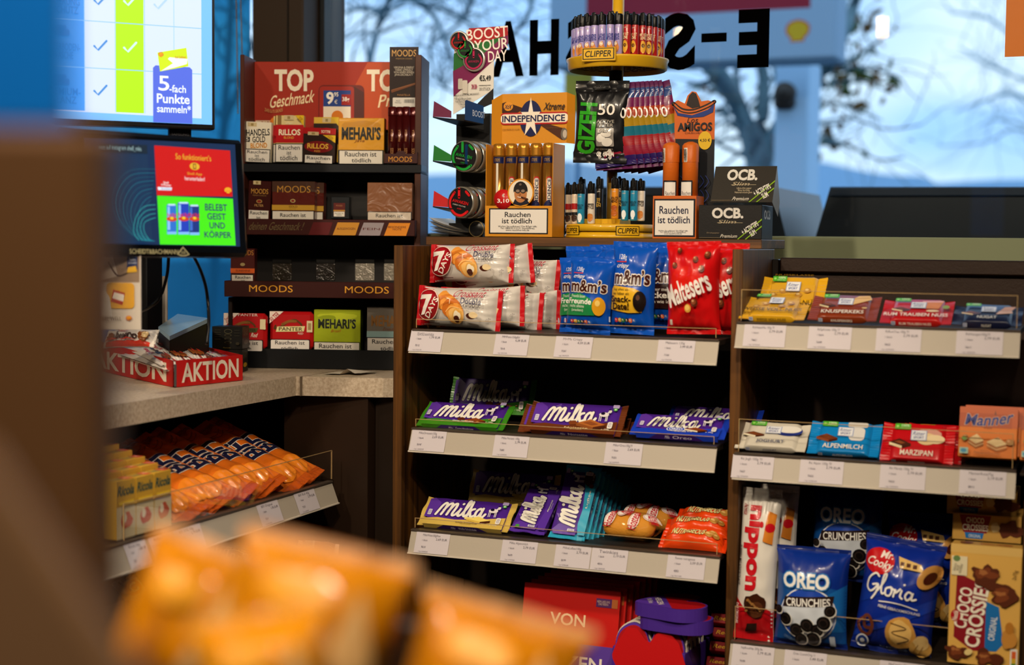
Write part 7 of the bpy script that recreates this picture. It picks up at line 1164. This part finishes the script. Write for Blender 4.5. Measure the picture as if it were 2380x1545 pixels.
# ------------------------------------------------------------------ outside
def ostruct(q, n): return struct(q, n)
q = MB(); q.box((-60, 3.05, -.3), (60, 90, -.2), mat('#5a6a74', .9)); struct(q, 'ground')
q = MB(); pts = []; HY = 70
for i in range(61):
    px = 700 + i * 32; y = 412 + 14 * math.sin(i * .21) - 55 * math.exp(-((px - 1860) / 170.) ** 2) + (18 if px > 2150 else 0) - 20 * math.exp(-((px - 1000) / 200.) ** 2); p = onY(px, y, HY); pts.append((p.x, p.z))
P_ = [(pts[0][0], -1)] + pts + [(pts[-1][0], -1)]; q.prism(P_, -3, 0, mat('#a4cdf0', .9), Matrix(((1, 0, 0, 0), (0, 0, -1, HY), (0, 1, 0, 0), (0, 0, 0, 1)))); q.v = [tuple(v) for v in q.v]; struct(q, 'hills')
def tree(label, limbs, Y, col, leaves=None, twigs=3, seed=1):
    rnd = random.Random(seed); b0 = onY(*limbs[0][0][0], Y); e = thing('tree', label, 'tree', (b0.x, Y, -.2)); o = V((b0.x, Y, -.2)); m = mat(col, .9, 0, 0, .5, 8); q = MB(); tw = MB(); k = Y * .93 / F
    for pts, r0_, r1_ in limbs:
        P_ = smooth_line([tuple(onY(a, b, Y + .25 * j * rnd.uniform(-1, 1)) - o) for j, (a, b) in enumerate(pts)], 5); q.tube(P_, r0_ * k, m, 8, r1=r1_ * k)
        for _ in range(twigs * len(pts)):
            i = rnd.randrange(2, len(P_)); p = V(P_[i]); d = V((rnd.uniform(-1, 1), rnd.uniform(-.5, .5), rnd.uniform(-.2, 1))); n = [p]
            for s in range(6): d = (d + V((rnd.uniform(-.7, .7), rnd.uniform(-.4, .4), rnd.uniform(-.6, .35)))).normalized(); n.append(n[-1] + d * .13 * Y / 9 * rnd.uniform(.6, 1.2))
            tw.tube(smooth_line([tuple(x) for x in n], 3), max(.0035, r1_ * k * .6), m, 5, r1=.0015)
    q.build('trunk', e); o2 = tw.build('twigs', e); o2['kind'] = 'stuff'
    if leaves:
        lf = MB(); lm = [mat('#6a4a1c', .7), mat('#3f5a1c', .7), mat('#8a5a20', .7)]
        for (a, b, ra, rb_, n) in leaves:
            for _ in range(n):
                c = onY(a + ra * rnd.gauss(0, .5), b + rb_ * rnd.gauss(0, .5), Y + rnd.uniform(-.4, .4)) - o; R3 = Matrix.Rotation(rnd.uniform(0, 6.3), 3, V((rnd.uniform(-1, 1), rnd.uniform(-1, 1), rnd.uniform(-1, 1))).normalized()); s = rnd.uniform(.02, .045) * Y / 9
                lf.add([c + R3 @ V(v) * s for v in ((-1, 0, 0), (-.3, -.6, .1), (.9, -.3, 0), (1.2, .2, -.1), (.2, .7, .1))], [(0, 1, 2, 3, 4)], rnd.choice(lm))
        o3 = lf.build('leaves', e); o3['kind'] = 'stuff'
    return e
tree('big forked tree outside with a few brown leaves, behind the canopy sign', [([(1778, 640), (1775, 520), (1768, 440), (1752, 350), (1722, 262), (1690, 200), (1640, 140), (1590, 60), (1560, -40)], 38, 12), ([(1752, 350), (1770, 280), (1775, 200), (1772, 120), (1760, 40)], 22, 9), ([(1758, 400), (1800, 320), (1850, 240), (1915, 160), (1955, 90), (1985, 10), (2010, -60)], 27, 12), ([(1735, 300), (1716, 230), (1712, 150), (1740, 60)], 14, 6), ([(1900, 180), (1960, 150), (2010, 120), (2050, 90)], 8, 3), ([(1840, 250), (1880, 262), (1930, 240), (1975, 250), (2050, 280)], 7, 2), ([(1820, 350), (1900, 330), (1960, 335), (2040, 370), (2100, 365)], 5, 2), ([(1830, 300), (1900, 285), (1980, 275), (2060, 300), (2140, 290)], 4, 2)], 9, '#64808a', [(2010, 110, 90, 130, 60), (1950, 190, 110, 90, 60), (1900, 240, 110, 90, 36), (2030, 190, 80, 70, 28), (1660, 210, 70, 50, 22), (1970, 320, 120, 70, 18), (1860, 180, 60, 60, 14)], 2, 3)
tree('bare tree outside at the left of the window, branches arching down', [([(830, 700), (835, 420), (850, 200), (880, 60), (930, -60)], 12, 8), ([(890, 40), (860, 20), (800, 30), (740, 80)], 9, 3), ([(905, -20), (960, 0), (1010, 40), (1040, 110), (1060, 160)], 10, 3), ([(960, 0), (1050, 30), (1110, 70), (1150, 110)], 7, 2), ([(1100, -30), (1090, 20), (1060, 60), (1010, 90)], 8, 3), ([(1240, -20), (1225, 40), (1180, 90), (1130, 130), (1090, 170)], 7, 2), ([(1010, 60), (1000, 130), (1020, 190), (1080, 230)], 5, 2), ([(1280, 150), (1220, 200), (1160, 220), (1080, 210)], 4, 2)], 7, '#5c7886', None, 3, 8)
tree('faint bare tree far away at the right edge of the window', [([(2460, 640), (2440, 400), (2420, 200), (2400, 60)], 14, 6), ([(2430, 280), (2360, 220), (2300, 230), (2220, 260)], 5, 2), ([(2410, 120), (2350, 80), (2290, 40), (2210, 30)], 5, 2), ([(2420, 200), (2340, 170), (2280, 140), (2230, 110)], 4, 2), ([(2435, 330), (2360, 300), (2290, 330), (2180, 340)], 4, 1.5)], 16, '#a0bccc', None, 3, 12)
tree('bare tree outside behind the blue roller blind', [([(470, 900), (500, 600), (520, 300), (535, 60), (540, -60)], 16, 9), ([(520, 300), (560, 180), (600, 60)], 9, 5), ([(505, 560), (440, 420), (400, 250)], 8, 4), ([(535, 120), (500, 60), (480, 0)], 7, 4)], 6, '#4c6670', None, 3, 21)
# fuel canopy sign
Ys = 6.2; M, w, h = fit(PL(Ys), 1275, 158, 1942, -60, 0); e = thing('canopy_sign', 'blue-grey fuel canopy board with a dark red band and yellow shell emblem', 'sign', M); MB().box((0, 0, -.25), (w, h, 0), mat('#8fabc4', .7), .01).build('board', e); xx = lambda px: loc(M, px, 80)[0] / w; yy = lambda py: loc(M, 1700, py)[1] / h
q = MB(); design(q, [('r', xx(1362), yy(27), xx(1882), 1, '#8c1c30')] + [('p', [(xx(a), yy(b)) for a, b in ((1837, 104), (1869, 103), (1870, 94), (1878, 88), (1883, 74), (1880, 64), (1870, 56), (1854, 52), (1838, 56), (1828, 64), (1825, 76), (1829, 88), (1837, 94))], '#c0402c'), ('p', [(xx(a), yy(b)) for a, b in ((1840, 101), (1866, 100), (1867, 92), (1875, 86), (1879, 74), (1876, 66), (1867, 59), (1854, 56), (1841, 59), (1832, 66), (1829, 76), (1832, 86), (1840, 92))], '#c8a41c')], w, h, kind=lambda c: mat(c, .7)); q.build('emblem_print', e)
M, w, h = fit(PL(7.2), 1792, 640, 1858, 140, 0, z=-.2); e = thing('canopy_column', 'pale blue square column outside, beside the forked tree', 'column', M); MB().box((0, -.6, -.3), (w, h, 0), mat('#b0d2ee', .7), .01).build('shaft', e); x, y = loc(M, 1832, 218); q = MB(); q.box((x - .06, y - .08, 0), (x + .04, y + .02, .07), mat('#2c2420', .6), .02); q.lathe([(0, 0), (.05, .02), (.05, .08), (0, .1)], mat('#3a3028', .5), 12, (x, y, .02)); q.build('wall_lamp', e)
M, w, h = fit(PL(6.6), 1310, 262, 1372, 168, 0); e = thing('yellow_board', 'olive yellow board outside, left of the black filter bag', 'sign', M); MB().box((0, 0, -.05), (w, h, 0), mat('#b8a43c', .8), .005).build('board', e); MB().box((w * .45, -2.2, -.04), (w * .55, 0, -.01), mat('#5a88b0', .8)).build('post', e)
M, w, h = fit(PL(8.4), 1035, 560, 1345, 378, 0, z=.1); e = thing('van', 'white van outside, seen blurred between the cigar box and the lighters', 'van', M)
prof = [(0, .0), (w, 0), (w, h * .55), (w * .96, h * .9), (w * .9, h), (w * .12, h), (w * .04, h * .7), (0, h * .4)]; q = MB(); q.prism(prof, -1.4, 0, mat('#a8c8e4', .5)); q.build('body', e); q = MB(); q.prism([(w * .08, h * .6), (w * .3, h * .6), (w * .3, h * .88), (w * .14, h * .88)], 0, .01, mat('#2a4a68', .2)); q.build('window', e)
for cxw in (.2, .8): q = MB(); q.lathe([(0, -.02), (.3, -.02), (.3, .05), (0, .05)], mat('#14181c', .7), 24, (w * cxw, 0, 0)); q.build('wheel', e)
q = MB(); design(q, [('t', 'wan', .62, .80, .85, .86, '#3a6a9c', {'s': .2, 'b': .04})], w, h, lambda x, y, ez: (x, y, .002 + ez)); q.build('lettering', e)
for (a, b, c, d, lb) in ((1240, 1826, 1798, 1240, 'black outdoor cabinet with slanted right side, behind the ledge goods'), (1896, 2500, 2500, 1930, 'long black outdoor cabinet with slanted left side, below the hills')):
    Yc = 3.5; pts = [onY(a, 600, Yc), onY(b, 600, Yc), onY(b, 548, Yc), onY(c, 434, Yc), onY(d, 434, Yc), onY(a, 548, Yc)]; O = V((pts[0].x, Yc, -.2)); e = thing('outdoor_cabinet', lb, 'cabinet', O)
    P_ = [(pts[0].x - O.x, 0), (pts[1].x - O.x, 0)] + [(p.x - O.x, p.z + .2) for p in pts[2:]]; q = MB(); q.prism(P_, -.6, 0, mat('#0c1016', .35), Matrix(((1, 0, 0, 0), (0, 0, -1, 0), (0, 1, 0, 0), (0, 0, 0, 1)))); q.build('housing', e)
    q = MB(); xa_, xb_ = min(p[0] for p in P_[3:5]), max(p[0] for p in P_[3:5]); q.box((xa_, -.01, P_[3][1] - .02), (xb_, .0, P_[3][1]), mat('#1a2634', .3), .002); q.build('lid_edge', e)
